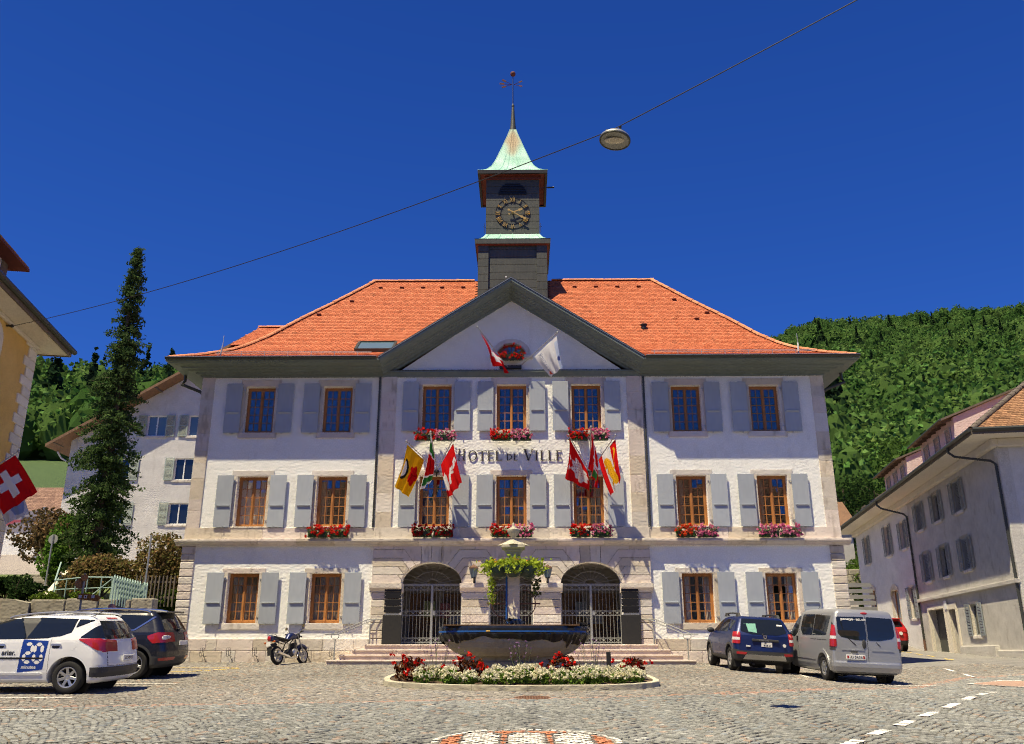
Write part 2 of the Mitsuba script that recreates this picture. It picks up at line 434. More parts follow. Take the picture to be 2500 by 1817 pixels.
for (cx, hw, zs, rise), mid in zip(ARCH, (0, 1, 0)):
    for z, ang in zip(zj, (9, 24, 41, 58) if not mid else (12, 30, 48, 62)):
        t = math.radians(ang)
        px, pz = hw * math.cos(t), zs + rise * math.sin(t)
        bx = px + (z - pz) * 0.75 if z > pz else px + 0.06
        for s in (-1, 1):
            bend = max(bx, px + 0.05)
            cuts.append(sg.LineString([(cx + s * px * 0.97, pz - 0.012), (cx + s * bend, z), (cx + s * (bend + 2.2 if abs(cx + s * (bend + .5)) > 3.6 else bend + 0.5), z)]))
    for dx in (-0.33, -0.02, 0.30):
        if not mid:
            cuts.append(sg.LineString([(cx + dx, 2.9), (cx + dx * 1.1, 3.7)]))
cuts += [sg.LineString([(x, 3.56), (x, 3.70)]) for x in (-3.9, -1.2, 1.15, 3.9)]
cuts += [sg.LineString([(-4.6, z), (-3.55, z)]) for z in zj] + [sg.LineString([(3.55, z), (4.6, z)]) for z in zj]
cuts += [sg.LineString([(s * 1.35, z), (s * 1.05, z)]) for z in zj for s in (-1, 1)]
sp = sp.difference(shapely.union_all([c.buffer(0.009, cap_style=2) for c in cuts]))
for g in getattr(sp, 'geoms', [sp]):
    if g.area > 0.002:
        put('arch_stone', MB().poly(g, 0.48, XZ(YF + 0.0)), stone(), PR)
put('mortar', MB().poly(sg.box(-4.57, 2.2, 4.56, 3.68).difference(shapely.union_all([arch_poly(*a).buffer(0.02) for a in ARCH])), 0.3, XZ(YF + 0.05)), 'greystone', PR)

# --- windows
def rect_frame(mb, x0, x1, z0, z1, w, y0, y1):
    mb.box(x0, x0 + w, y0, y1, z0, z1); mb.box(x1 - w, x1, y0, y1, z0, z1)
    mb.box(x0 + w, x1 - w, y0, y1, z1 - w, z1); mb.box(x0 + w, x1 - w, y0, y1, z0, z0 + w)

PANE = mikit.ply((np.array([[-.5, 0, -.5], [.5, 0, -.5], [.5, 0, .5], [-.5, 0, .5]]), np.array([[0, 1, 2], [0, 2, 3]])), 'm_pane')
def pane_m(cx, y, cz, w, h, tilt=0.35):
    a, b = rng.normal(0, tilt, 2)
    return mat4(cx, y, cz, rz=a, rx=b) @ np.diag([w, 1, h, 1])

def curtain(cx, x0, x1, z0, z1, y, amp=0.03, per=0.11):
    xs = np.linspace(x0, x1, 60)
    ys = y + amp * np.sin(xs * 2 * PI / per + np.sin(xs * 9) * 1.3)
    v = np.concatenate([np.stack([xs, ys, xs * 0 + z0], 1), np.stack([xs, ys, xs * 0 + z1], 1)])
    i = np.arange(59)
    return MB().add(v, np.stack([i, i + 1, i + 61, i + 60], 1))

YW = 0.21
for cx, z0, z1, fl in WIN:
    W = uniq('window', TH)
    fb = MB(); rect_frame(fb, cx - HW, cx + HW, z0, z1, 0.055, YW, YW + 0.09)
    put('frame', fb, 'windowwood', W)
    sb = MB()
    for s in (-1, 1):
        xa, xb = (cx - HW + 0.055, cx - 0.002) if s < 0 else (cx + 0.002, cx + HW - 0.055)
        rect_frame(sb, xa, xb, z0 + 0.055, z1 - 0.055, 0.05, YW - 0.012, YW + 0.05)
    sb.box(cx - 0.028, cx + 0.028, YW - 0.035, YW - 0.012, z0 + 0.06, z1 - 0.06, 0.008)
    put('sash', sb, 'windowwood', W)
    gb = MB()
    za, zb = z0 + 0.105, z1 - 0.105
    zz = np.linspace(za, zb, 6)
    ds = [(cx - HW + 0.105, cx - 0.052), (cx + 0.052, cx + HW - 0.105)]
    for xa, xb in ds:
        for z in zz[1:-1]:
            gb.box(xa, xb, YW - 0.004, YW + 0.03, z - 0.0115, z + 0.0115)
        xm = (xa + xb) / 2
        gb.box(xm - 0.0115, xm + 0.0115, YW - 0.006, YW + 0.032, za, zb)
    put('glazing_bars', gb, 'windowwood', W)
    for xa, xb in ds:
        for k in range(2):
            px = xa + (xb - xa) * (0.25 + 0.5 * k)
            for i in range(5):
                again('pane', PANE, pane_m(px, YW + 0.014, (zz[i] + zz[i + 1]) / 2, (xb - xa) / 2 - 0.018, (zz[1] - zz[0]) - 0.018), W)
    # stone surround
    jb = 0.135
    for s in (-1, 1):
        x0, x1 = (cx - HW - jb, cx - HW) if s < 0 else (cx + HW, cx + HW + jb)
        put('jamb', MB().box(x0, x1, -0.022, 0.20, z0, z1 - 0.001, 0.004), stone(), W)
    put('lintel', MB().box(cx - 0.715, cx + 0.715, -0.024, 0.20, z1 + 0.001, z1 + (0.16 if fl == 0 else 0.185 if fl == 1 else 0.24), 0.005), stone(), W)
    if fl != 1:
        put('sill', MB().box(cx - 0.67, cx + 0.67, -0.045, 0.21, z0 - 0.205, z0 - 0.002, 0.008), stone(), W)
    else:
        put('sill', MB().box(cx - 0.67, cx + 0.67, -0.065, 0.21, z0 - 0.05, z0 - 0.002, 0.008), stone(), W)
    # what hangs behind the glass
    if fl == 0 and cx < 0:
        put('curtain', curtain(cx, cx - 0.47, cx + 0.47, z0 + 0.02, z1, 0.40, 0.02), 'm_curtain', W)
    elif fl == 0:
        put('curtain', curtain(cx, cx - 0.47, cx - 0.2, z0 + 0.02, z1, 0.42), 'm_whitecurtain', W)
        put('curtain', curtain(cx, cx + 0.22, cx + 0.47, z0 + 0.02, z1, 0.42), 'm_whitecurtain', W)
    elif fl == 1 and cx < -8:
        put('curtain', curtain(cx, cx - 0.48, cx + 0.15, z0 + 0.02, z1, 0.40, 0.015, 0.3), 'm_whitecurtain', W)
        put('curtain', curtain(cx, cx + 0.17, cx + 0.48, z0 + 0.02, z1, 0.42, 0.03), 'm_whitecurtain', W)
    elif fl == 1 and abs(cx) < 3:
        put('curtain', curtain(cx, cx - 0.48, cx - 0.10, z0 + 0.02, z1, 0.42), 'm_bluecurtain', W)
        put('curtain', curtain(cx, cx + 0.12, cx + 0.48, z0 + 0.02, z1, 0.42), 'm_bluecurtain', W)
    elif fl == 1:
        put('curtain', curtain(cx, cx - 0.48, cx - 0.22, z0 + 0.02, z1, 0.44), 'm_curtain', W)

# --- shutters
def shutter(xc, z0, z1, w=0.555):
    S = uniq('shutter', TH)
    x0, x1 = xc - w / 2, xc + w / 2
    zb = z0 + (z1 - z0) * 0.41
    put('board', MB().box(x0, x1, -0.105, -0.075, z0, zb - 0.002, 0.004).box(x0, x1, -0.105, -0.075, zb + 0.002, z1, 0.004), 'shutter', S)
    # hooded slot across the board
    pr = sg.Polygon([(-0.106, zb - 0.045), (-0.106, zb + 0.012), (-0.150, zb + 0.004), (-0.150, zb - 0.004)])
    M = np.array([[0, 0, 1, xc - 0.215], [1, 0, 0, 0], [0, 1, 0, 0], [0, 0, 0, 1.0]])
    put('slot_hood', MB().poly(pr, 0.43, M), 'shutter', S)
    s = 1 if xc > min(BX, key=lambda b: abs(b - xc)) else -1
    xi = xc - s * w / 2
    for zz in (z0 + 0.22, z1 - 0.22):
        h = MB().box(xi - 0.012, xi + 0.012, -0.095, -0.02, zz - 0.03, zz + 0.03)
        h.bar((xi, -0.07, zz), (xi - s * 0.09, -0.03, zz), 0.012, 0.03)
        h.bar((xi - s * 0.06, -0.03, zz), (xi - s * 0.02, -0.03, zz - 0.11), 0.012, 0.014)
        put('hinge', h, 'm_galv', S)
    h = MB().box(xc - 0.008 - s * 0.05, xc + 0.008 - s * 0.05, -0.125, -0.005, z0 - 0.015, z0 - 0.003)
    h.box(xc - 0.012 - s * 0.05, xc + 0.012 - s * 0.05, -0.128, -0.112, z0 - 0.05, z0 + 0.05)
    put('catch', h, 'm_galv', S)
for cx, z0, z1, fl in WIN:
    a, b = z0 - 0.03, z1 + (0.02 if fl < 2 else 0.09)
    for s in (-1, 1):
        shutter(cx + s * 0.905, a, b)
# --- roof of the town hall: bell-cast hip roof with flat tiles, counted in metres in from the eave (k) and up (z)
RK = np.array([0.0, 0.45, 0.87, 1.56, 1.92, 2.55, 3.45, 4.67, 5.92])
RZ = np.array([9.99, 10.20, 10.39, 10.80, 11.08, 11.68, 12.72, 14.05, 15.47])
RF = uniq('roof', TH)
EX, EY0, EY1 = 11.84, -1.0, 10.84        # eave rectangle (half width; front; back)
def roof_side(k):
    return np.interp(k, RK, RZ)

def tile_color(n, base=((0.42, 0.115, 0.05), (0.51, 0.165, 0.08)), dark=0.03):
    t = rng.random((n, 1))
    c = np.array(base[0]) * (1 - t) + np.array(base[1]) * t
    c *= rng.uniform(0.9, 1.08, (n, 1))
    c[rng.random(n) < dark] *= 0.72
    return c

def tile_field(org, ex, up_pts, xr, w=0.165, row=0.125, base=None, mb=None, dark=0.025, thick=0.022, skip=None):
    """flat tiles with rounded tails in staggered rows on a slope. org + ex * x is the eave line; up_pts: (k inwards, z) profile along ey;
    xr(k) gives the tile range at k"""
    mb = mb or MB()
    org, ex = arr(*org), arr(*ex)
    ey = np.cross((0, 0, 1), ex)
    K, Z = np.array(up_pts[0]), np.array(up_pts[1])
    s = np.concatenate([[0], np.cumsum(np.hypot(np.diff(K), np.diff(Z)))])
    V, F, Cc = [], [], []
    n0 = 0
    rows = np.arange(0, s[-1], row)
    for ri, sr in enumerate(rows):
        k0, z0 = np.interp(sr, s, K), np.interp(sr, s, Z)
        k1, z1 = np.interp(sr + row * 1.25, s, K), np.interp(sr + row * 1.25, s, Z)
        a, b = xr(k0)
        xs = np.arange(math.floor(a / w), math.ceil(b / w) + 1) * w + (0.5 * w if ri % 2 else 0)
        xs = xs[(xs > a + w * 0.3) & (xs < b - w * 0.3)]
        if skip is not None and len(xs):
            xs = xs[~np.array([skip(x, k0) for x in xs])]
        m = len(xs)
        if not m:
            continue
        nrm = unit(np.array([0, -(z1 - z0), (k1 - k0)]))      # in (ex, ey, up)
        lift = thick + rng.uniform(-0.003, 0.003, m)
        # outline of one tile (x offset, along slope 0..1): rounded tail
        ox = np.array([-.5, .5, .5, .33, 0, -.33, -.5]) * w * 0.965
        oy = np.array([1, 1, .10, -.04, -.10, -.04, .10])
        top = np.zeros((m, 7, 3))
        low = np.zeros((m, 5, 3))
        for q in range(7):
            kk, zz = k0 + (k1 - k0) * oy[q], z0 + (z1 - z0) * oy[q]
            lf = lift * (0.15 if oy[q] > 0.9 else 1.0)
            top[:, q] = np.stack([xs + ox[q], kk + nrm[1] * lf, zz + nrm[2] * lf], 1)
        for q in range(5):
            kk, zz = k0 + (k1 - k0) * oy[q + 2], z0 + (z1 - z0) * oy[q + 2]
            low[:, q] = np.stack([xs + ox[q + 2], np.full(m, kk), np.full(m, zz)], 1)
        v = np.concatenate([top, low], 1).reshape(-1, 3)
        f = [[0, 2, 1], [0, 6, 2], [2, 6, 3], [3, 6, 5], [3, 5, 4]] + [t for q in range(4) for t in ([2 + q, 2 + q + 1, 7 + q], [2 + q + 1, 8 + q, 7 + q])]
        f = np.array(f)
        V.append(v); F.append((f[None] + (np.arange(m) * 12)[:, None, None] + n0).reshape(-1, 3)); n0 += m * 12
        c = tile_color(m, base, dark) if base else tile_color(m, dark=dark)
        Cc.append(np.repeat(c, 12, 0))
    v = np.concatenate(V)
    w3 = org + v[:, :1] * ex + v[:, 1:2] * ey + v[:, 2:3] * arr(0, 0, 1)
    mb.add(w3, np.concatenate(F), np.concatenate(Cc))
    return mb

# under-roof so that nothing shows between the tiles; the front slope stops where the gable roof begins
AP, SL = 12.93, 0.648                    # ridge height of the gable, its slope
ub = MB()
def gable_k(x):
    """k at which the front slope comes out of the gable roof at x"""
    return float(np.interp(AP - SL * abs(x) + 0.02, RZ, RK))
gab = sg.Polygon([(x, gable_k(x)) for x in np.linspace(-4.53, 4.53, 41)] + [(4.53, -0.2), (-4.53, -0.2)])
for ka, kb in zip(RK[:-1], RK[1:]):
    za, zb = roof_side(ka) - 0.02, roof_side(kb) - 0.02
    band = sg.Polygon([(-EX + ka, ka), (EX - ka, ka), (EX - kb, kb), (-EX + kb, kb)])
    for g in getattr(band.difference(gab), 'geoms', [band.difference(gab)]):
        if g.is_empty or g.geom_type != 'Polygon':
            continue
        tv, tf = trimesh.creation.triangulate_polygon(g, engine='earcut')
        ub.add([(x, EY0 + k, za + (zb - za) * (k - ka) / (kb - ka)) for x, k in tv], tf, (0.25, 0.09, 0.05))
    ub.add([(-EX + ka, EY1 - ka, za), (EX - ka, EY1 - ka, za), (EX - kb, EY1 - kb, zb), (-EX + kb, EY1 - kb, zb)], [[0, 2, 1], [0, 3, 2]], (0.25, 0.09, 0.05))
    for s in (-1, 1):
        ub.add([(s * (EX - ka), EY0 + ka, za), (s * (EX - ka), EY1 - ka, za), (s * (EX - kb), EY1 - kb, zb), (s * (EX - kb), EY0 + kb, zb)], [[0, 1, 2], [0, 2, 3]], (0.25, 0.09, 0.05))
put('roof_boards', ub, 'm_tiles', RF)
SKY_K = (1.30, 2.05)          # the roof window in the left half
def no_tile_front(x, k):
    return (-5.65 < x < -4.28 and SKY_K[0] - .1 < k < SKY_K[1]) or (abs(x) < 4.55 and k < gable_k(x) + 0.02) or (abs(x) < 1.5 and k > 4.4)
tb = tile_field((0, EY0, 0), (1, 0, 0), (RK, RZ), lambda k: (-EX + k, EX - k), skip=no_tile_front)
k1 = put('tiles', tb, 'm_tiles', RF); tag(k1, kind='stuff')
tb = tile_field((0, EY1, 0), (-1, 0, 0), (RK, RZ), lambda k: (-EX + k, EX - k), w=0.2, row=0.2)
tile_field((-EX, 4.92, 0), (0, -1, 0), (RK, RZ), lambda k: (-5.92 + k, 5.92 - k), mb=tb)
tile_field((EX, 4.92, 0), (0, 1, 0), (RK, RZ), lambda k: (-5.92 + k, 5.92 - k), mb=tb)
k1 = put('side_tiles', tb, 'm_tiles', RF); tag(k1, kind='stuff')

# hip and ridge tiles, each its own piece
def half_tile(L=0.40, r=0.115, n=7):
    a = np.linspace(-0.1, PI + 0.1, n)
    P = []
    for x, rr in ((0, r * 0.86), (L, r)):
        P.append(np.stack([np.full(n, x), rr * np.cos(a), rr * np.sin(a) * 0.8], 1))
    P.append(P[1] * np.array([1, 0.86, 0.86])); P.append(P[0] * np.array([1, 0.86, 0.86]))
    v = np.concatenate(P); f = []
    for b in range(4):
        for i in range(n - 1):
            p, q = b * n + i, ((b + 1) % 4) * n + i
            f += [[p, q, q + 1], [p, q + 1, p + 1]]
    return v, np.array(f)
def ridge_line(parent, pts, step=0.36, name='ridge_tile', mat='ridgetile', r=0.115):
    """half-round tiles laid along a polyline, each overlapping the one below"""
    pts = np.asarray(pts, float)
    s = np.concatenate([[0], np.cumsum(np.linalg.norm(np.diff(pts, axis=0), axis=1))])
    n = int(s[-1] / step)
    for i in range(n):
        a = np.array([np.interp(i * step, s, pts[:, k]) for k in range(3)])
        b = np.array([np.interp(i * step + step, s, pts[:, k]) for k in range(3)])
        d = unit(a - b); y = unit(np.cross((0, 0, 1), d)); z = np.cross(d, y)
        M = np.eye(4); M[:3, 0], M[:3, 1], M[:3, 2] = d, y, z
        M[:3, 3] = b - d * 0.03 + z * (rng.uniform(-0.006, 0.006)) + y * rng.uniform(-0.006, 0.006)
        v, f = half_tile(step + 0.05, r)
        put(name, trimesh.Trimesh(v @ M[:3, :3].T + M[:3, 3], f, process=False), mat, parent, smooth=True)
for sx in (-1, 1):
    ridge_line(RF, [(sx * (EX - k), EY0 + k, roof_side(k) + 0.02) for k in RK])
    ridge_line(RF, [(sx * (EX - k), EY1 - k, roof_side(k) + 0.02) for k in RK])
ridge_line(RF, [(-6.0, 4.92, 15.47), (-1.45, 4.92, 15.47)])
ridge_line(RF, [(6.0, 4.92, 15.47), (1.45, 4.92, 15.47)])

# --- eave cornice, gutter
CP = [(-1.02, 0.0), (-1.02, -0.075), (-0.95, -0.085), (-0.93, -0.12), (-0.62, -0.155), (-0.60, -0.20), (-0.44, -0.21), (-0.42, -0.245), (-0.24, -0.26), (-0.22, -0.31), (-0.09, -0.315), (-0.075, -0.385), (0.05, -0.385), (0.05, 0.0)]
EZ = 9.965
CN = uniq('cornice', TH)
def swept(prof, path, closed=False):
    """profile (out, dz) carried along a level path of (x, y, outward x, outward y) with mitred corners"""
    mb = MB(); n, m = len(path), len(prof)
    v = []
    for (x, y, ox, oy, z) in path:
        for (o, dz) in prof:
            v.append((x - ox * o, y - oy * o, z + dz))
    f = []
    for i in range(n if closed else n - 1):
        j = (i + 1) % n
        for q in range(m):
            r = (q + 1) % m
            f += [[i * m + q, j * m + q, j * m + r], [i * m + q, j * m + r, i * m + r]]
    return mb.add(v, f)
def cap_ends(mb, prof, path):
    pg = sg.Polygon(prof)
    tri_v, tri_f = trimesh.creation.triangulate_polygon(pg, engine='earcut')
    for (x, y, ox, oy, z) in (path[0], path[-1]):
        mb.add([(x - ox * o, y - oy * o, z + dz) for o, dz in tri_v], tri_f)
    return mb
cw = [(-4.53, 0, 0, -1, EZ), (-10.92, 0, -1, -1, EZ), (-10.92, 9.8, -1, 1, EZ), (10.92, 9.8, 1, 1, EZ), (10.92, 0, 1, -1, EZ), (4.53, 0, 0, -1, EZ)]
put('eave_cornice', swept(CP, cw), 'cornice', CN)
# horizontal cornice under the gable
HP = [(-0.15, 0.0), (-0.15, -0.055), (-0.12, -0.065), (-0.10, -0.13), (-0.075, -0.14), (-0.06, -0.205), (0.05, -0.205), (0.05, 0.03)]
put('gable_ledge', cap_ends(swept(HP, [(-4.6, 0, 0, -1, 9.785), (4.6, 0, 0, -1, 9.785)]), HP, [(-4.6, 0, 0, -1, 9.785), (4.6, 0, 0, -1, 9.785)]), 'cornice', CN)
put('ledge_sheet', MB().box(-4.62, 4.62, -0.165, 0.0, 9.788, 9.800), 'm_gutter', CN)
# raking cornice: same profile, sheared up the slope
for s in (-1, 1):
    mb = MB(); v, f = [], []
    m = len(CP)
    for x in (4.53, 0.0):
        for o, dz in CP:
            v.append((s * x, o, AP - SL * x + dz * 1.17))
    for q in range(m):
        r = (q + 1) % m
        f += [[q, m + q, m + r], [q, m + r, r]]
    tv, tf = trimesh.creation.triangulate_polygon(sg.Polygon(CP), engine='earcut')
    mb.add(v, f)
    mb.add([(s * 4.53, o, AP - SL * 4.53 + dz * 1.17) for o, dz in tv], tf)
    put('raking_cornice', mb, 'cornice', CN)
    # sheet metal verge on top and the gable's roof behind it
    q = MB()
    q.bar((s * 4.60, -0.93, AP - SL * 4.60 + 0.045), (s * 0.0, -0.93, AP + 0.045), 0.22, 0.05)
    put('verge_sheet', q, 'm_gutter', CN)
    q = MB()
    q.bar((s * 4.58, -1.045, AP - SL * 4.58 + 0.02), (s * 0.0, -1.045, AP + 0.02), 0.014, 0.012)
    put('verge_drip', q, 'm_gutterbright', CN)
    v = []
    for x in (4.53, 0.0):
        z = AP - SL * x + 0.02
        for y in (-0.85, -1.0 + float(np.interp(z + 0.03, RZ, RK)) + 0.35):
            v.append((s * x, y, z))
    put('gable_roof', MB().add(v, [[0, 1, 3], [0, 3, 2]] if s > 0 else [[0, 3, 1], [0, 2, 3]], None), 'm_gutter', CN)
# gutter: half round trough with bright front bead, and the two swan-neck downpipes at the corners
def gutter(xa, xb, y, z, parent, name='gutter', r=0.075):
    a = np.linspace(PI, 2 * PI, 9)
    pr = [(y + r * math.cos(t), z + r * math.sin(t)) for t in a]
    v = [(x, p[0], p[1]) for x in (xa, xb) for p in pr]
    f = [[i, i + 1, i + 10] for i in range(8)] + [[i, i + 10, i + 9] for i in range(8)]
    put(name, MB().add(v, f), 'm_gutter', parent, smooth=True)
    put(name + '_bead', MB().cyl((xa, y - r, z + 0.004), (xb, y - r, z + 0.004), 0.009, n=6), 'm_gutterbright', parent)
gutter(-11.93, -4.62, -1.075, EZ + 0.035, CN)
gutter(4.62, 11.92, -1.075, EZ + 0.035, CN)
for s in (-1, 1):
    q = MB()
    q.tube([(s * 11.80, 0.5, 9.9), (s * 11.80, 0.5, 9.62), (s * 11.9, 0.5, 9.5), (s * 11.2, 0.5, 9.22), (s * 11.08, 0.5, 9.1), (s * 11.08, 0.5, 8.2)], 0.055, 10)
    put('downpipe', q, 'm_gutter', TH, smooth=True)
for s in (-1, 1):
    q = MB().cyl((s * 4.64, -0.06, 4.30), (s * 4.64, -0.06, 9.57), 0.035, n=8)
    put('downpipe', q, 'm_gutter', TH, smooth=True)

# snow rails, vents, fork-tipped eave posts, skylight
for xa, xb in ((-10.4, -4.9), (4.9, 10.6)):
    q = MB()
    for dz in (0.12, 0.17):
        q.cyl((xa, EY0 + 0.42, roof_side(0.42) + dz), (xb, EY0 + 0.42, roof_side(0.42) + dz), 0.011, n=6)
    for x in np.arange(xa + 0.1, xb, 0.82):
        q.bar((x, EY0 + 0.42, roof_side(0.42)), (x, EY0 + 0.42, roof_side(0.42) + 0.19), 0.014, 0.03)
    put('snow_rail', q, 'm_galv', RF)
for x, k in ((-10.2, 0.5), (10.05, 0.5)):
    z = roof_side(k)
    q = MB().bar((x - .03, EY0 + k - 0.05, z), (x, EY0 + k, z + 0.42), 0.05, 0.03)
    q.tube([(x, EY0 + k, z + 0.42), (x, EY0 + k + 0.02, z + 0.78)], 0.012, 6)
    put('roof_hook', q, 'm_galv', RF)
for x, k in [(-5.6, 5.45), (-4.7, 5.45), (-3.8, 5.45), (-3.0, 5.45), (-2.1, 5.45), (2.6, 5.45), (3.5, 5.45), (4.4, 5.45), (5.3, 5.45), (-6.6, 4.6), (-7.7, 3.75), (6.6, 4.6), (7.7, 3.75), (7.2, 3.4)]:
    z = roof_side(k)
    q = MB().bar((x - .09, EY0 + k, z + 0.05), (x + .09, EY0 + k, z + 0.05), 0.16, 0.05, 0.02)
    put('vent_tile', q, 'm_redbrown', RF)
z = roof_side(2.9)
put('vent_tile', MB().cyl((5.05, EY0 + 2.9, z), (5.05, EY0 + 2.9, z + 0.16), 0.09, n=12).cyl((5.05, EY0 + 2.9, z + .16), (5.05, EY0 + 2.9, z + 0.2), 0.13, n=12), 'm_darkmetal', RF)
SKL = uniq('skylight', TH)
def on_roof(x, k, h=0.0):
    z = roof_side(k); n = unit(arr(0, -(roof_side(k + .05) - roof_side(k - .05)) / .1, 1))
    return arr(x, EY0 + k, z) + n * h
a, b = SKY_K
q = MB()
for p0, p1 in (((-5.65, a), (-4.3, a)), ((-5.65, b), (-4.3, b)), ((-5.65, a), (-5.65, b)), ((-4.3, a), (-4.3, b))):
    q.bar(on_roof(*p0, 0.07), on_roof(*p1, 0.07), 0.09, 0.13, up=(0, -0.5, 1))
put('frame', q, 'm_gutter', SKL)
q = MB().add([on_roof(-5.62, a, 0.10), on_roof(-4.33, a, 0.10), on_roof(-4.33, b, 0.10), on_roof(-5.62, b, 0.10)], [[0, 1, 2], [0, 2, 3]])
scene['m_roofglass'] = pri((0.10, 0.15, 0.19), 0.08, spec=0.9)
put('pane', q, 'm_roofglass', SKL)

# dormer on the left slope
DM = uniq('dormer', TH)
v = [(-11.35, 3.3, 12.0), (-7.4, 3.3, 12.0), (-7.4, 4.92, 13.36), (-10.75, 4.92, 13.36), (-11.35, 6.5, 12.0), (-7.4, 6.5, 12.0)]
put('roof_boards', MB().add(v, [[0, 1, 2], [0, 2, 3], [0, 3, 4], [3, 2, 5], [3, 5, 4]]), 'm_redbrown', DM)
tb = tile_field((-9.4, 3.25, 0), (1, 0, 0), ([0, 1.67], [12.0, 13.38]), lambda k: (-1.95 + k * 0.36, 2.0))
tag(put('tiles', tb, 'm_tiles', DM), kind='stuff')
ridge_line(DM, [(-10.75, 4.92, 13.38), (-7.4, 4.92, 13.38)])
put('cheek', MB().box(-11.2, -7.2, 3.45, 6.4, 10.6, 12.05), 'slate', DM)

# --- lunette in the gable
LN = uniq('lunette_window', TH)
def half_ring(r0, r1, sy=0.86, n=20):
    a = np.linspace(0, PI, n)
    return sg.Polygon([(r1 * math.cos(t), 10.40 + r1 * sy * math.sin(t)) for t in a] + [(r0 * math.cos(t), 10.40 + r0 * sy * math.sin(t)) for t in a[::-1]])
put('stone_arch', MB().poly(half_ring(0.52, 0.70), 0.20, XZ(-0.03)), 'stone_1', LN)
put('frame', MB().poly(half_ring(0.44, 0.53), 0.07, XZ(0.16)), 'windowwood', LN)
q = MB()
for t in (35, 65, 90, 115, 145):
    t = math.radians(t)
    q.bar((0.12 * math.cos(t), 0.18, 10.40 + 0.12 * math.sin(t) * .86), (0.46 * math.cos(t), 0.18, 10.40 + 0.46 * .86 * math.sin(t)), 0.03, 0.025)
q.box(-0.46, 0.46, 0.16, 0.22, 10.40, 10.45)
put('glazing_bars', q, 'windowwood', LN)
put('pane', MB().add([(-.5, .2, 10.4), (.5, .2, 10.4), (.5, .2, 10.86), (-.5, .2, 10.86)], [[0, 1, 2], [0, 2, 3]]), 'm_pane', LN)
put('sill', MB().box(-0.78, 0.78, -0.12, 0.18, 10.24, 10.395, 0.03), 'stone_1', LN)
put('backing', MB().box(-0.8, 0.8, 0.9, 1.0, 10.0, 11.2), 'm_darkroom', LN)

# --- clock tower
CT = uniq('clock_tower', TH)
TY = 4.92
def ring(h0, z0, h1, z1, mb):
    v = []
    for h, z in ((h0, z0), (h1, z1)):
        v += [(-h, TY - h, z), (h, TY - h, z), (h, TY + h, z), (-h, TY + h, z)]
    f = []
    for q in range(4):
        r = (q + 1) % 4
        f += [[q, r, 4 + r], [q, 4 + r, 4 + q]]
    return mb.add(v, f)
# lower stage: slab-clad shaft with corner strips
rows = np.arange(13.2, 16.35, 0.345)
for i, z in enumerate(rows):
    z1 = min(z + 0.345, 16.52)
    put('cladding_slab', MB().box(-1.32, 1.32, TY - 1.36, TY - 1.30, z, z1 - 0.012, 0.006), 'slate', CT)
for s in (-1, 1):
    for i, z in enumerate(rows - 0.12):
        z1 = min(z + 0.345, 16.52)
        a, b = sorted((s * 1.435, s * 1.00))
        put('cladding_slab', MB().box(a, b, TY - 1.435, TY - 1.34, z, z1 - 0.010, 0.008), 'slate', CT)
put('shaft', MB().box(-1.425, 1.425, TY - 1.30, TY + 1.425, 12.5, 16.5), 'slate', CT)
q = MB()
ring(1.43, 16.44, 1.56, 16.50, q)
put('soffit', q, 'm_redbrown', CT)
q = MB(); ring(1.565, 16.48, 1.575, 16.70, q); ring(1.565, 16.48, 1.40, 16.48, q)
put('skirt_fascia', q, 'slate', CT)
q = MB()
pr = [(1.585, 16.70), (1.50, 16.735), (1.40, 16.79), (1.30, 16.88), (1.22, 16.99), (1.145, 17.12)]
for (h0, z0), (h1, z1) in zip(pr[:-1], pr[1:]):
    ring(h0, z0, h1, z1, q)
put('skirt_roof', q, 'm_copper', CT)
q = MB()
for x in (-1.0, -0.5, 0, 0.5, 1.0):
    q.tube([(x * h / 1.145, TY - h - 0.006, z + 0.004) for h, z in pr], 0.014, 5)
put('skirt_seam', q, 'm_copper', CT)
# upper stage
zr = [17.05, 17.40, 17.73, 18.06, 18.40, 18.73, 19.07, 19.40, 19.75]
for z, z1 in zip(zr[:-1], zr[1:]):
    put('cladding_slab', MB().box(-1.14, 1.14, TY - 1.14, TY - 1.08, z, z1 - 0.012, 0.006), 'slate', CT)
put('belfry', MB().box(-1.13, 1.13, TY - 1.085, TY + 1.13, 16.9, 19.85), 'slate', CT)
q = MB()
for i in range(7):
    z = 19.02 + i * 0.08
    hw = math.sqrt(max(0.0, 0.60 ** 2 - (z - 19.0) ** 2))
    q.bar((-hw, TY - 1.15, z), (hw, TY - 1.15, z), 0.05, 0.05)
put('sound_louvre', q, 'm_black', CT)
q = MB(); ring(1.49, 19.90, 1.13, 19.88, q)
q.box(-1.2, 1.2, TY - 1.2, TY + 1.2, 19.72, 19.87)
put('soffit', q, 'm_redbrown', CT)
q = MB(); ring(1.495, 19.84, 1.50, 20.0, q); ring(1.495, 19.84, 1.40, 19.84, q)
put('eave_fascia', q, 'm_darkmetal', CT)
pr = [(1.50, 20.0), (1.38, 20.06), (1.13, 20.26), (0.92, 20.55), (0.76, 20.93), (0.63, 21.32), (0.50, 21.72), (0.37, 22.13), (0.24, 22.54), (0.13, 22.92)]
q = MB()
for (h0, z0), (h1, z1) in zip(pr[:-1], pr[1:]):
    ring(h0, z0, h1, z1, q)
put('spire_roof', q, 'm_copper', CT)
q = MB()
for x in (-0.62, -0.3, 0, 0.3, 0.62):
    q.tube([(x * h / 1.3, TY - h - 0.005, z + 0.004) for h, z in pr[(0 if abs(x) < .5 else 0):(10 if abs(x) < .5 else 6)]], 0.012, 5)
for sx in (-1, 1):
    q.tube([(sx * h, TY - h, z) for h, z in pr], 0.016, 5)
put('spire_seam', q, 'm_copper', CT)
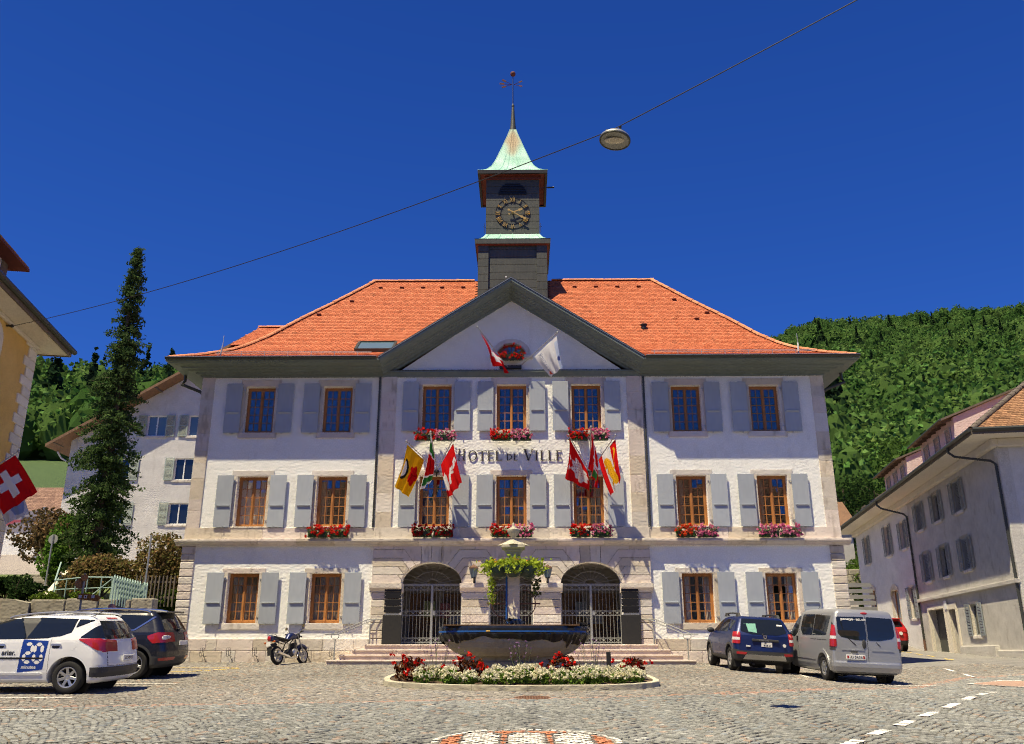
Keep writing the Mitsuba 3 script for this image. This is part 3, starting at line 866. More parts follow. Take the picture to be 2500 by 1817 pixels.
q = MB().lathe([(0.155, 22.86), (0.12, 23.2), (0.085, 23.7), (0.06, 24.15), (0.05, 24.2), (0.065, 24.22), (0.065, 24.28), (0.045, 24.30), (0.0, 24.45)], 14, mat4(0, TY, 0))
put('needle', q, 'slate', CT, smooth=True)
q = MB().cyl((0, TY, 24.3), (0, TY, 26.05), 0.022, 0.014, 8)
put('rod', q, 'm_darkmetal', CT)
put('finial_ball', MB().ball((0, TY, 26.0), 0.125), 'm_redbrown', CT, smooth=True)
q = MB()
for s, ang, L in ((-1, 25, .55), (-1, 2, .62), (-1, -20, .55), (1, 20, .45), (1, -18, .45)):
    t = math.radians(ang)
    p, e = arr(s * .05, TY, 25.42), arr(s * L * math.cos(t), TY - 0.05, 25.42 + L * math.sin(t))
    q.tube([p, e], 0.012, 5)
    q.bar(p + (e - p) * .62, e, 0.02, 0.085 if s < 0 else 0.06)
put('weather_vane', q, 'm_redbrown', CT)
q = MB().cyl((1.5, TY - 1.2, 19.3), (1.78, TY - 1.25, 19.28), 0.035, n=8).cyl((1.1, TY - 1.1, 19.32), (1.5, TY - 1.2, 19.3), 0.02, n=6)
put('siren', q, 'm_darkmetal', CT)
for s in (-1, 1):
    q = MB().cyl((s * 1.19, TY - 1.17, 17.15), (s * 1.19, TY - 1.17, 17.62), 0.01, n=5).cyl((s * 1.1, TY - 1.12, 17.45), (s * 1.24, TY - 1.19, 17.45), 0.01, n=5)
    put('lightning_rod', q, 'm_darkmetal', CT)
put('verge_finial', MB().ball((-0.18, -0.9, AP + 0.1), 0.035), 'm_white', CN)
# clock
CK = uniq('clock', TH)
CZ, CY, CR = 18.10, TY - 1.155, 0.745
def circ(r0, r1, n=48):
    return sg.Point(0, CZ).buffer(r1, n).difference(sg.Point(0, CZ).buffer(r0, n))
put('dial_ring', MB().poly(circ(CR - 0.025, CR), 0.02, XZ(CY)).poly(circ(0.50, 0.522), 0.02, XZ(CY)), 'm_black', CK)
ROM = ['XII', 'I', 'II', 'III', 'IIII', 'V', 'VI', 'VII', 'VIII', 'IX', 'X', 'XI']
for i, r in enumerate(ROM):
    t = -2 * PI * i / 12
    q = MB()
    wds = {'I': 0.055, 'V': 0.12, 'X': 0.12}
    tot = sum(wds[c] for c in r); x = -tot / 2
    for c in r:
        w = wds[c]; xm = x + w / 2; h = 0.095
        segs = [((xm, -h), (xm, h))] if c == 'I' else [((xm - .045, h), (xm, -h)), ((xm + .045, h), (xm, -h))] if c == 'V' else [((xm - .045, h), (xm + .045, -h)), ((xm + .045, h), (xm - .045, -h))]
        for p, e in segs:
            pp = []
            for (ux, uz) in (p, e):
                R = 0.635 + uz
                X, Z = ux * math.cos(t) - R * math.sin(t), ux * math.sin(t) + R * math.cos(t)
                pp.append((X, CY - 0.02, CZ + Z))
            q.bar(pp[0], pp[1], 0.016, 0.032, up=(0, 1, 0))
        x += w
    put('numeral', q, 'm_gold', CK)
def hand(ang, L, back, w, y):
    t = math.radians(ang)
    d, n = arr(math.sin(t), math.cos(t)), arr(math.cos(t), -math.sin(t))
    pts = [(-back, w * .5), (-back * .8, w), (-back * .6, w * .4), (0, w * .45), (L * .55, w * .4), (L * .68, w * 1.25), (L * .78, w * .5), (L * .9, w * 1.1), (L, 0)]
    ol = [d * a + n * b for a, b in pts] + [d * a - n * b for a, b in pts[::-1]]
    return MB().poly(sg.Polygon([(p[0], CZ + p[1]) for p in ol]).buffer(0), 0.02, XZ(y))
put('hour_hand', hand(68, 0.46, 0.20, 0.055, CY - 0.10), 'm_gold', CK)
put('minute_hand', hand(121, 0.66, 0.24, 0.05, CY - 0.14), 'm_gold', CK)
put('hub', MB().cyl((0, CY - 0.16, CZ), (0, CY, CZ), 0.035, n=12), 'm_gold', CK)
# ------------------------------------------------------------------ ground sheet (structure)
def sheet(xs, ys, zf, mat, name, dz=0.0):
    X, Y = np.meshgrid(xs, ys)
    v = np.stack([X, Y, zf(X, Y) + dz], -1).reshape(-1, 3)
    n, m = len(xs), len(ys)
    i, j = np.meshgrid(np.arange(n - 1), np.arange(m - 1))
    a = (j * n + i).ravel()
    f = np.concatenate([np.stack([a, a + 1, a + n + 1], 1), np.stack([a, a + n + 1, a + n], 1)])
    k = put(name, trimesh.Trimesh(v, f, process=False), mat)
    tag(k, kind='structure')
    return k
def far_z(x, y):
    """everything the terrain does beyond the square: the slope behind on the left, the valley floor, the forest hills"""
    x, y = np.asarray(x, float), np.asarray(y, float)
    return gz(x, y)
sq = np.unique(np.concatenate([np.linspace(-16, 26, 64), [-60, -30, 40, 70]]))
SQ = sheet(np.linspace(-15.5, 26, 84), np.linspace(-60, 0.1, 100), gz, 'joint', 'square')

# cobbles: granite setts laid in shallow arcs, uneven in size, tone, height and tilt
BED = sg.Polygon([(-2.62, -9.35), (-2.45, -9.9), (-1.9, -10.45), (-1.0, -10.85), (0.0, -11.05), (1.0, -11.02), (2.0, -10.88), (2.75, -10.5), (3.2, -9.9), (3.3, -9.2), (3.1, -6.3), (2.6, -4.9), (0.4, -4.2), (-1.8, -4.9), (-2.45, -6.3)])
EMB = (0.43, -18.07, 1.08)
def cob_layout():
    P = []
    w = 1.35
    for j in range(-12, 14):
        x0 = j * w
        for k in range(-340, 40):
            base = k * 0.107
            nst = 13
            u = (np.arange(nst) + 0.5) / nst * 2 - 1 + (0.5 / nst if k % 2 else -0.5 / nst)
            x = x0 + u * w / 2
            y = base + 0.40 * (1 - u ** 2) - 0.2
            slope = np.arctan(-0.80 * u / (w / 2))
            P.append(np.stack([x, y, slope], 1))
    return np.concatenate(P)
P = cob_layout()
P[:, :2] += rng.normal(0, 0.006, (len(P), 2))
vis = (P[:, 1] > -19.2) & (P[:, 1] < -0.02) & (P[:, 0] > -13.0) & (P[:, 0] < 15.0)
vis &= np.abs(P[:, 0] - 0.3) < (P[:, 1] + 29) * 0.66 + 0.8
P = P[vis]
inb = shapely.contains_xy(BED.buffer(0.05), P[:, 0], P[:, 1])
ine = (P[:, 0] - EMB[0]) ** 2 + (P[:, 1] - EMB[1]) ** 2 < (EMB[2] + 0.04) ** 2
ins = (P[:, 1] > -1.46) & (np.abs(P[:, 0]) < 5.6)
inm = (P[:, 0] - 0.55) ** 2 + (P[:, 1] + 12.4) ** 2 < 0.36 ** 2
P = P[~(inb | ine | ins | inm)]
# the reddish drain row that swings across the square
def drain_y(x):
    return np.interp(x, [-12, -8, -4, -1, 2, 5, 7.5, 9.5, 12], [-14.6, -14.2, -13.55, -12.95, -12.3, -11.2, -9.7, -7.6, -4.4])
def cobble_mesh(P, sx=0.05, sy=0.047, palette=None, lift=0.018):
    m = len(P)
    hx, hy = sx * rng.uniform(0.84, 1.0, m), sy * rng.uniform(0.84, 1.0, m)
    c, s = np.cos(P[:, 2]), np.sin(P[:, 2])
    q = np.array([[-1, -1], [1, -1], [1, 1], [-1, 1]], float)
    low = np.stack([q[:, 0] * hx[:, None], q[:, 1] * hy[:, None]], -1)
    jit = rng.uniform(-0.006, 0.006, low.shape)
    low = low + jit
    top = low * rng.uniform(0.72, 0.84, (m, 1, 1))
    def place(l, z):
        x = P[:, :1] + l[..., 0] * c[:, None] - l[..., 1] * s[:, None]
        y = P[:, 1:2] + l[..., 0] * s[:, None] + l[..., 1] * c[:, None]
        return np.stack([x, y, gz(x, y) + z], -1)
    tl = lift + rng.uniform(-0.006, 0.006, (m, 1)) + rng.uniform(-0.004, 0.004, (m, 4))
    mid = low * 0.97
    v = np.concatenate([place(low, -0.006), place(mid, tl * 0.55), place(top, tl)], 1).reshape(-1, 3)
    f = [[8, 9, 10], [8, 10, 11]]
    for a in range(2):
        for i in range(4):
            j = (i + 1) % 4
            f += [[a * 4 + i, a * 4 + j, a * 4 + 4 + j], [a * 4 + i, a * 4 + 4 + j, a * 4 + 4 + i]]
    F = (np.array(f)[None] + (np.arange(m) * 12)[:, None, None]).reshape(-1, 3)
    return v, F
def cobble_color(P):
    m = len(P)
    t = rng.random((m, 1))
    col = np.array([0.15, 0.15, 0.143]) * (1 - t) + np.array([0.255, 0.253, 0.24]) * t
    warm = P[:, 1] > drain_y(P[:, 0])
    tint = np.where(warm[:, None], [1.04, 0.98, 0.92], [0.97, 1.0, 1.0])
    col = col * tint
    r = rng.random(m)
    col[r < 0.05] *= [1.25, 0.98, 0.85]
    col[(r > 0.05) & (r < 0.10)] *= [0.88, 0.95, 1.06]
    col[(r > 0.10) & (r < 0.125)] *= 1.45
    patch = meshkit.noise(np.stack([P[:, 0] * 0.45, P[:, 1] * 0.45, P[:, 0] * 0], 1)) if True else 0
    patch = np.asarray(patch).reshape(-1, 1)
    patch = (patch - patch.min()) / (np.ptp(patch) + 1e-9)
    col = col * (0.86 + 0.28 * patch)
    d = np.abs(P[:, 1] - drain_y(P[:, 0]))
    red = (d < 0.075)
    col[red] = col[red] * 0.45 + np.array([0.20, 0.115, 0.085])
    red2 = (d < 0.30) & (P[:, 0] > 4.0) & (rng.random(m) < 0.5)
    col[red2] = col[red2] * 0.6 + np.array([0.16, 0.085, 0.06])
    return col
fmt = np.lexsort((P[:, 0], P[:, 1]))
P = P[fmt]
seen = (P[:, 1] > -18.45) & (np.abs(P[:, 0] - 0.35) < (P[:, 1] + 29) * 0.585)
idx = np.nonzero(seen)[0][:300]
near = np.zeros(len(P), bool); near[idx] = True
CC = cobble_color(P)
v, F = cobble_mesh(P)
keep = ~np.repeat(near, 12)
remap = np.cumsum(keep) - 1
Fk = F[keep[F[:, 0]]]
mb = MB().add(v[keep], remap[Fk], np.repeat(CC, 12, 0)[keep])

k1 = put('paving', mb, 'm_cobble', SQ); tag(k1, kind='stuff')
for i in idx:
    put('cobble', MB().add(v[i * 12:i * 12 + 12], F[:10], np.repeat(CC[i:i + 1], 12, 0)), 'm_cobble', SQ)
# round emblem of white and brick-red setts let into the paving
EB = uniq('emblem', SQ)
def setts(pts, color, name='sett', sx=0.05, sy=0.045):
    Q = np.array(pts)
    v, F = cobble_mesh(Q, sx, sy)
    for i in range(len(Q)):
        c = np.array(color) * rng.uniform(0.82, 1.12)
        put(name, MB().add(v[i * 12:i * 12 + 12], F[:10], np.repeat(c[None], 12, 0)), 'm_cobble', EB)
cx, cy, R = EMB
n = 66
setts([(cx + R * math.cos(t), cy + R * math.sin(t), t + PI / 2) for t in np.arange(n) * 2 * PI / n if math.sin(t) > -0.15], (0.62, 0.60, 0.55), 'white_sett', 0.052, 0.048)
towers = [sg.box(cx + d - 0.19, cy - 1.0, cx + d + 0.19, cy + 0.66).union(sg.Polygon([(cx + d - .19, cy + .66), (cx + d + .19, cy + .66), (cx + d, cy + .78)])) for d in (-0.55, 0.0, 0.55)]
TW = shapely.union_all(towers)
reds, whites, greys = [], [], []
for k in range(-3, 13):
    for j in range(-12, 13):
        x, y = cx + (j + (0.5 if k % 2 else 0)) * 0.092, cy + 0.02 + k * 0.083
        if (x - cx) ** 2 + (y - cy) ** 2 > (R - 0.08) ** 2:
            continue
        pt = sg.Point(x, y)
        (whites if TW.contains(pt) else greys if TW.buffer(0.075).contains(pt) else reds).append((x, y, 0))
setts(reds, (0.50, 0.20, 0.11), 'red_sett', 0.045, 0.04); setts(whites, (0.66, 0.64, 0.60), 'white_sett', 0.046, 0.04); setts(greys, (0.17, 0.165, 0.155), 'grey_sett', 0.045, 0.04)

# manhole cover
def on_g(x, y):
    return arr(x, y, float(gz(x, y)))
MC = thing('manhole_cover', 'rust brown round manhole cover set in the cobbles before the flower bed', 'manhole cover')
tilt = mat4(0.55, -12.4, float(gz(.55, -12.4)), rx=math.degrees(math.atan(0.0375)))
q = MB().lathe([(0, 0.010), (0.30, 0.010), (0.30, 0.018), (0.335, 0.018), (0.345, 0.0), (0.35, -0.02)], 40, tilt)
for i in range(-5, 6):
    L = math.sqrt(max(0, 0.29 ** 2 - (i * 0.05) ** 2))
    if L > 0.03:
        q.box(i * 0.05 - 0.008, i * 0.05 + 0.008, -L, L, 0.010, 0.017, M=tilt); q.box(-L, L, i * 0.05 - 0.008, i * 0.05 + 0.008, 0.010, 0.0165, M=tilt)
scene['m_rust'] = pri((0.17, 0.095, 0.065), 0.75, 0.2)
put('plate', q, 'm_rust', MC)

# painted lines (worn), one thing each
def strip(pts, w, dz=0.026):
    """flat ribbon of paint on the setts"""
    p = np.asarray(pts, float)
    s = np.concatenate([[0], np.cumsum(np.linalg.norm(np.diff(p, axis=0), axis=1))])
    n = max(2, int(s[-1] / 0.05))
    u = np.linspace(0, s[-1], n + 1)
    c = np.stack([np.interp(u, s, p[:, 0]), np.interp(u, s, p[:, 1])], 1)
    t = np.gradient(c, axis=0); t /= np.linalg.norm(t, axis=1, keepdims=True)
    nn = np.stack([-t[:, 1], t[:, 0]], 1)
    mb = MB()
    for i in range(n):
        if rng.random() < 0.16:
            continue
        a, b = c[i], c[i + 1]
        k = w / 2 * rng.uniform(0.7, 1.05, 4)
        q = [a + nn[i] * k[0], a - nn[i] * k[1], b - nn[i + 1] * k[2], b + nn[i + 1] * k[3]]
        mb.add([(x, y, float(gz(x, y)) + dz) for x, y in q], [[0, 1, 2], [0, 2, 3]])
    return mb
scene['m_linewhite'] = pri((0.62, 0.60, 0.56), 0.8)
scene['m_lineyellow'] = pri((0.68, 0.47, 0.06), 0.8)

# steps of the town hall, each slab its own piece
ST = thing('front_steps', 'four pale pink stone steps leading up to the gated arches', 'steps')
for i, (hw, y0, z0, z1) in enumerate(((5.62, -1.5, -0.2, 0.09), (5.30, -1.15, 0.07, 0.245), (4.98, -0.80, 0.23, 0.40), (4.66, -0.45, 0.38, 0.555))):
    e = np.linspace(-hw, hw, 7); e[1:-1] += rng.uniform(-0.4, 0.4, 5)
    for a, b in zip(e[:-1], e[1:]):
        q = MB().box(a + 0.003, b - 0.003, y0, 0.2, z1 - 0.055, z1, 0.018).box(a + 0.004, b - 0.004, y0 + 0.035, 0.2, z0, z1 - 0.05, 0.004)
        put('step_slab', q, 'pinkstone', ST)

# --- wrought-iron gates in the arches
def x_band(mb, xa, xb, za, zb, y, n):
    mb.box(xa, xb, y - 0.012, y + 0.012, za, za + 0.022); mb.box(xa, xb, y - 0.012, y + 0.012, zb - 0.022, zb)
    w = (xb - xa) / n
    for i in range(n):
        a, b = xa + i * w, xa + (i + 1) * w
        mb.bar((a, y, za), (b, y, zb), 0.014, 0.014); mb.bar((a, y, zb), (b, y, za), 0.014, 0.014)
        mb.box(a - 0.007, a + 0.007, y - 0.01, y + 0.01, za, zb)
        mb.ball(((a + b) / 2, y - 0.008, (za + zb) / 2), 0.026, 1)
GT = []
for (cx, hw, zs, rise), nb in zip(ARCH, (4, 3, 4)):
    G = uniq('gate', TH)
    y = 0.36
    zt = 2.44
    for s in (-1, 1):
        xa, xb = (cx - hw + 0.03, cx - 0.025) if s < 0 else (cx + 0.025, cx + hw - 0.03)
        q = MB()
        for z in (0.60, 1.45, 2.27):
            x_band(q, xa, xb, z, z + (0.17 if z < 2 else 0.17), y, nb)
        n = nb * 2
        for i in range(n + 1):
            x = xa + (xb - xa) * i / n
            q.cyl((x, y, 0.58), (x, y, zt), 0.009, n=6)
        q.box(xa - 0.012, xa + 0.018, y - 0.02, y + 0.02, 0.57, zt); q.box(xb - 0.018, xb + 0.012, y - 0.02, y + 0.02, 0.57, zt)
        q.box(xa, xb, y - 0.016, y + 0.016, zt - 0.03, zt)
        put('leaf', q, 'm_iron', G)
    q = MB().box(cx - 0.028, cx + 0.028, y - 0.045, y - 0.02, 0.57, zt).box(cx + 0.03, cx + 0.12, y - 0.03, y - 0.012, 1.48, 1.60)
    put('meeting_stile', q, 'm_galv', G)
    q = MB()
    for i in range(13):
        t = PI * (i + 0.0) / 12
        q.bar((cx + 0.22 * math.cos(t), y, zs + 0.16 * math.sin(t)), (cx + (hw - .01) * math.cos(t), y, zs + (rise - .01) * math.sin(t)), 0.012, 0.012, up=(0, 1, 0))
    for r in (0.22, 0.6, 0.985):
        a = np.linspace(0, PI, 25)
        q.tube([(cx + hw * r * math.cos(t), y, zs + rise * r * math.sin(t)) for t in a], 0.009, 5)
    q.box(cx - hw, cx + hw, y - 0.02, y + 0.02, zs - 0.02, zs + 0.02)
    put('fanlight_grille', q, 'm_iron', G)
# dim porch behind them: back wall with glazed doors and a few posters
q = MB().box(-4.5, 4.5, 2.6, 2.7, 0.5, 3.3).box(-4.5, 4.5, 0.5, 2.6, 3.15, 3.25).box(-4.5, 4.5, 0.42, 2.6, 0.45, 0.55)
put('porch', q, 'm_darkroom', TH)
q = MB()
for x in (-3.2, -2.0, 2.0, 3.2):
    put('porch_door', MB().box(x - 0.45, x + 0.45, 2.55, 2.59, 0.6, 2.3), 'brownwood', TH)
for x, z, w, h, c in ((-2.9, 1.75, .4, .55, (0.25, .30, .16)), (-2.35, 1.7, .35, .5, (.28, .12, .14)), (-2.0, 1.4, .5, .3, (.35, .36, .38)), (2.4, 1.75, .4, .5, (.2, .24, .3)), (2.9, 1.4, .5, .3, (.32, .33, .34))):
    put('porch_poster', MB().box(x - w / 2, x + w / 2, 2.2, 2.22, z - h / 2, z + h / 2, c=c), 'm_paintvc', TH)

# notice boards beside the arches
for s, side in ((-1, 'left'), (1, 'right')):
    N = thing('notice_board', f'black notice board with four name plates beside the {side} gated arch', 'notice board', 'notice boards beside the arches')
    xc = s * 3.85
    put('board', MB().box(xc - 0.31, xc + 0.31, -0.20, -0.115, 0.565, 1.46, 0.01), 'm_matteblack', N)
    for i in range(4):
        z = 1.535 + i * 0.222
        put('plate', MB().box(xc - 0.275, xc + 0.275, -0.175, -0.15, z, z + 0.205, 0.006), 'm_black', N)
    q = MB()
    for i in range(4):
        for a in (-.25, .25):
            q.cyl((xc + a, -.183, 1.535 + i * .222 + .10), (xc + a, -.10, 1.535 + i * .222 + .10), 0.011, n=8)
    q.box(xc - 0.27, xc + 0.27, -0.19, -0.15, 1.47, 1.505)
    put('fixings', q, 'm_galv', N); tag(N + '__fixings', kind='stuff')

# lettering on the facade: HOTEL DE VILLE, cut letters on spacers
LT = thing('wall_lettering', 'dark bronze letters reading HOTEL DE VILLE on the white facade', 'sign')
def glyph(ch, h):
    b, t = 0.135 * h, 0.05 * h                     # thick and thin strokes
    def seg(x0, y0, x1, y1, w):
        return sg.LineString([(x0, y0), (x1, y1)]).buffer(w / 2, cap_style=2)
    def serif(x, y, w=0.26):
        return sg.box(x - w * h / 2, y - t * 0.4, x + w * h / 2, y + t * 0.4)
    if ch == 'H':
        w = 0.74 * h
        g = [sg.box(0.1 * h, 0, 0.1 * h + t * 1.3, h), sg.box(w - b, 0, w, h), sg.box(0.1 * h, .48 * h, w, .48 * h + t)] + [serif(x, y) for x in (0.1 * h + t * .6, w - b / 2) for y in (t * .4, h - t * .4)]
        return shapely.union_all(g), w + .1 * h
    if ch == 'O':
        w = 0.92 * h
        o = affinity.scale(sg.Point(w / 2, h / 2).buffer(1, 24), w / 2, h / 2 * 1.02)
        i = affinity.scale(sg.Point(w / 2, h / 2).buffer(1, 24), w / 2 - b, h / 2 - t)
        return o.difference(i), w
    if ch == 'T':
        w = 0.86 * h
        g = [sg.box(w / 2 - b / 2, 0, w / 2 + b / 2, h), sg.box(0, h - t, w, h), serif(w / 2, t * .4, .34), sg.box(0, h - .15 * h, t, h), sg.box(w - t, h - .15 * h, w, h)]
        return shapely.union_all(g), w
    if ch in 'EL':
        w = 0.60 * h
        g = [sg.box(0.06 * h, 0, 0.06 * h + b, h), sg.box(0, 0, w, t), sg.box(w - t, 0, w, .18 * h), serif(.06 * h + b / 2, h - t * .4)]
        if ch == 'E':
            g += [sg.box(0, h - t, w * .95, h), sg.box(w * .95 - t, h - .15 * h, w * .95, h), sg.box(0, .50 * h, .46 * h, .50 * h + t), sg.box(.46 * h - t, .43 * h, .46 * h, .60 * h)]
        return shapely.union_all(g), w
    if ch == 'I':
        return shapely.union_all([sg.box(.1 * h, 0, .1 * h + b, h), serif(.1 * h + b / 2, t * .4, .3), serif(.1 * h + b / 2, h - t * .4, .3)]), .2 * h + b
    if ch == 'D':
        w = 0.80 * h
        o = affinity.scale(sg.Point(0, h / 2).buffer(1, 24), w, h / 2).intersection(sg.box(0, 0, 2, 2)); i = affinity.scale(sg.Point(0, h / 2).buffer(1, 24), w - b, h / 2 - t).intersection(sg.box(b, 0, 2, 2))
        return o.difference(i), w
    if ch == 'V':
        w = 0.86 * h
        return shapely.union_all([seg(.08 * h, h, w / 2, 0, b), seg(w - .06 * h, h, w / 2 + .03 * h, 0, t * 1.3), serif(.08 * h, h - t * .4, .3), serif(w - .06 * h, h - t * .4, .3)]), w
LZ = 6.57
for ch, x0, x1, h in (('H', -1.86, -1.60, .40), ('O', -1.50, -1.20, .345), ('T', -1.18, -.87, .345), ('E', -.84, -.63, .345), ('L', -.57, -.34, .345), ('D', -.17, .0, .235), ('E', .06, .19, .235), ('V', .41, .72, .40), ('I', .79, .89, .345), ('L', .97, 1.19, .345), ('L', 1.24, 1.46, .345), ('E', 1.51, 1.72, .345)):
    g, w = glyph(ch, h)
    g = affinity.scale(g, (x1 - x0) / w, 1, origin=(0, 0))
    put('letter', MB().poly(affinity.translate(g, x0 + 0.02, LZ), 0.022, XZ(-0.040)), 'letter', LT)

# handrails at both ends of the steps
for s, side in ((-1, 'left'), (1, 'right')):
    H = thing('handrail', f'galvanised handrail on two posts at the {side} end of the front steps', 'handrail', 'handrails of the front steps')
    p1, p2 = arr(s * 5.42, -1.30, 0.09), arr(s * 4.55, -0.20, 0.555)
    for p in (p1, p2):
        q = MB().cyl(p, p + arr(0, 0, 0.62), 0.02, n=8)
        q.tube([p + arr(-s * 0.0 + d[0], 0, d[1]) for d in ((-.11, .76), (-.11, .66), (-.07, .62), (.07, .62), (.11, .66), (.11, .76))], 0.010, 6)
        put('post', q, 'm_greyframe', H)
    d = unit(arr(p2[0] - p1[0], p2[1] - p1[1], p2[2] - p1[2]))
    for o in (-0.11, 0.11):
        a, b = p1 + arr(o, 0, .76), p2 + arr(o, 0, .76)
        put('rail', MB().tube([a - d * 0.28 * arr(1, 1, 1) * arr(1, 1, 0.2), a, b, b + arr(-s * .25, .1, 0.02)], 0.015, 8), 'm_greyframe', H, smooth=True)
# brackets for chaining bicycles, on the plinth
SHARED_LB = 'black wire bicycle bracket screwed to the plinth left of the front steps'
for nth, x in zip(('leftmost', 'second', 'third', 'fourth', 'fifth', 'sixth'), (-9.83, -8.98, -8.15, -7.33, -6.5, -5.68)):
    B = thing('bicycle_bracket', f'{nth} from the left of the black wire bicycle brackets on the plinth' if nth != 'leftmost' else 'leftmost black wire bicycle bracket on the plinth', 'bracket', 'bicycle brackets on the plinth')
    z = 0.05 + 0.16
    q = MB().tube([(x - .09, -.11, z - .03), (x - .09, -.30, z - .02), (x - .09, -.30, z + .24), (x + .03, -.30, z + .24), (x + .03, -.30, z - .02), (x + .03, -.11, z - .03)], 0.009, 6)
    q.tube([(x - .03, -.11, z + .02), (x - .03, -.28, z - .0), (x - .03, -.28, z + .24)], 0.009, 6)
    q.tube([(x + .03, -.28, z - .02), (x + .10, -.2, z - .18), (x + .02, -.12, z - .2)], 0.008, 6)
    put('frame', q, 'm_darkmetal', B)
# small wall sign with wheelchair symbol at the right corner
WS = thing('wheelchair_sign', 'white sign with a black wheelchair symbol at the right corner of the facade', 'sign')
put('panel', MB().box(10.02, 10.40, -0.02, -0.003, 1.30, 1.62, 0.003), 'm_white', WS)
q = MB().ball((10.19, -.026, 1.585), (0.02, 0.004, 0.02), 1).bar((10.19, -.026, 1.56), (10.20, -.026, 1.46), .01, .02, up=(0, 1, 0)).bar((10.20, -.026, 1.46), (10.27, -.026, 1.46), .01, .016, up=(0, 1, 0)).bar((10.27, -.026, 1.46), (10.29, -.026, 1.38), .01, .016, up=(0, 1, 0)).bar((10.19, -.026, 1.52), (10.25, -.026, 1.52), .01, .014, up=(0, 1, 0))
a = np.linspace(0.5, 5.0, 16)
q.tube([(10.20 + .07 * math.cos(-t + 2.2), -.026, 1.42 + .07 * math.sin(-t + 2.2)) for t in a], 0.007, 5)
put('symbol', q, 'm_black', WS)
# wall lanterns on the middle piers
for s, side in ((-1, 'left'), (1, 'right')):
    x = s * 1.20 - 0.02
    L = thing('wall_lantern', f'dark square wall lantern on the pier {side} of the middle arch', 'lantern', 'lanterns on the middle piers')
    put('hood', MB().tm(trimesh.creation.cone(0.19, 0.12, sections=4, transform=np.array(T().translate([x, -.40, 2.93]).rotate([0, 0, 1], 45).matrix))).box(x - .145, x + .145, -.545, -.255, 2.905, 2.94), 'm_rust', L)
    put('glass', MB().tube([(x, -.40, 2.62), (x, -.40, 2.905)], [0.085, 0.155], 4), 'm_roofglass', L)
    put('frame', MB().bar((x, -.40, 2.60), (x, -.40, 2.63), .14, .14).bar((x, -.40, 2.61), (x, -.12, 2.50), .03, .03).box(x - .03, x + .03, -.13, -.1, 2.47, 2.75), 'm_darkmetal', L)
# ------------------------------------------------------------------ plants: loose leaves and blossoms
def leaf_cloud(centers, size, colors, mb=None, aspect=0.6, up=0.0, droop=0.0):
    """one diamond leaf (two triangles, slightly folded) at each centre, turned at random"""
    mb = mb or MB()
    c = np.asarray(centers, float); n = len(c)
    d = rng.normal(0, 1, (n, 3)); d[:, 2] += droop; d /= np.linalg.norm(d, axis=1, keepdims=True)
    nn = rng.normal(0, 1, (n, 3)); nn[:, 2] += up
    s = np.cross(nn, d); s /= np.linalg.norm(s, axis=1, keepdims=True) + 1e-9
    nn = np.cross(d, s)
    L = (np.asarray(size) * rng.uniform(0.7, 1.25, n))[:, None]
    fold = 0.18 * L
    p0, p2 = c - d * L / 2, c + d * L / 2
    p1, p3 = c + s * L * aspect / 2 + nn * fold, c - s * L * aspect / 2 + nn * fold
    v = np.stack([p0, p1, p2, p3], 1).reshape(-1, 3)
    f = (np.array([[0, 1, 2], [0, 2, 3]])[None] + (np.arange(n) * 4)[:, None, None]).reshape(-1, 3)
    return mb.add(v, f, np.repeat(colors, 4, 0))
def tones(n, lo, hi, var=0.18):
    t = rng.random((n, 1))
    return np.clip((np.array(lo) * (1 - t) + np.array(hi) * t) * rng.uniform(1 - var, 1 + var, (n, 1)), 0, 1)
def blossom_cloud(centers, r, colors, mb=None, petals=7):
    """flower heads: a few petals each, spread over a small ball"""
    c = np.repeat(np.asarray(centers, float), petals, 0)
    o = rng.normal(0, 1, c.shape); o /= np.linalg.norm(o, axis=1, keepdims=True)
    return leaf_cloud(c + o * r * rng.uniform(0.4, 1.0, (len(c), 1)), r * 1.25, np.repeat(colors, petals, 0) * rng.uniform(0.85, 1.1, (len(c), 1)), mb, 0.95)
GREEN = ((0.035, 0.085, 0.018), (0.085, 0.17, 0.04))
RED, DARKRED, PINK, ORANGE = ((0.55, 0.012, 0.012), (0.75, 0.03, 0.025)), ((0.30, 0.006, 0.012), (0.45, 0.015, 0.02)), ((0.62, 0.12, 0.28), (0.78, 0.30, 0.45)), ((0.62, 0.05, 0.012), (0.78, 0.10, 0.03))

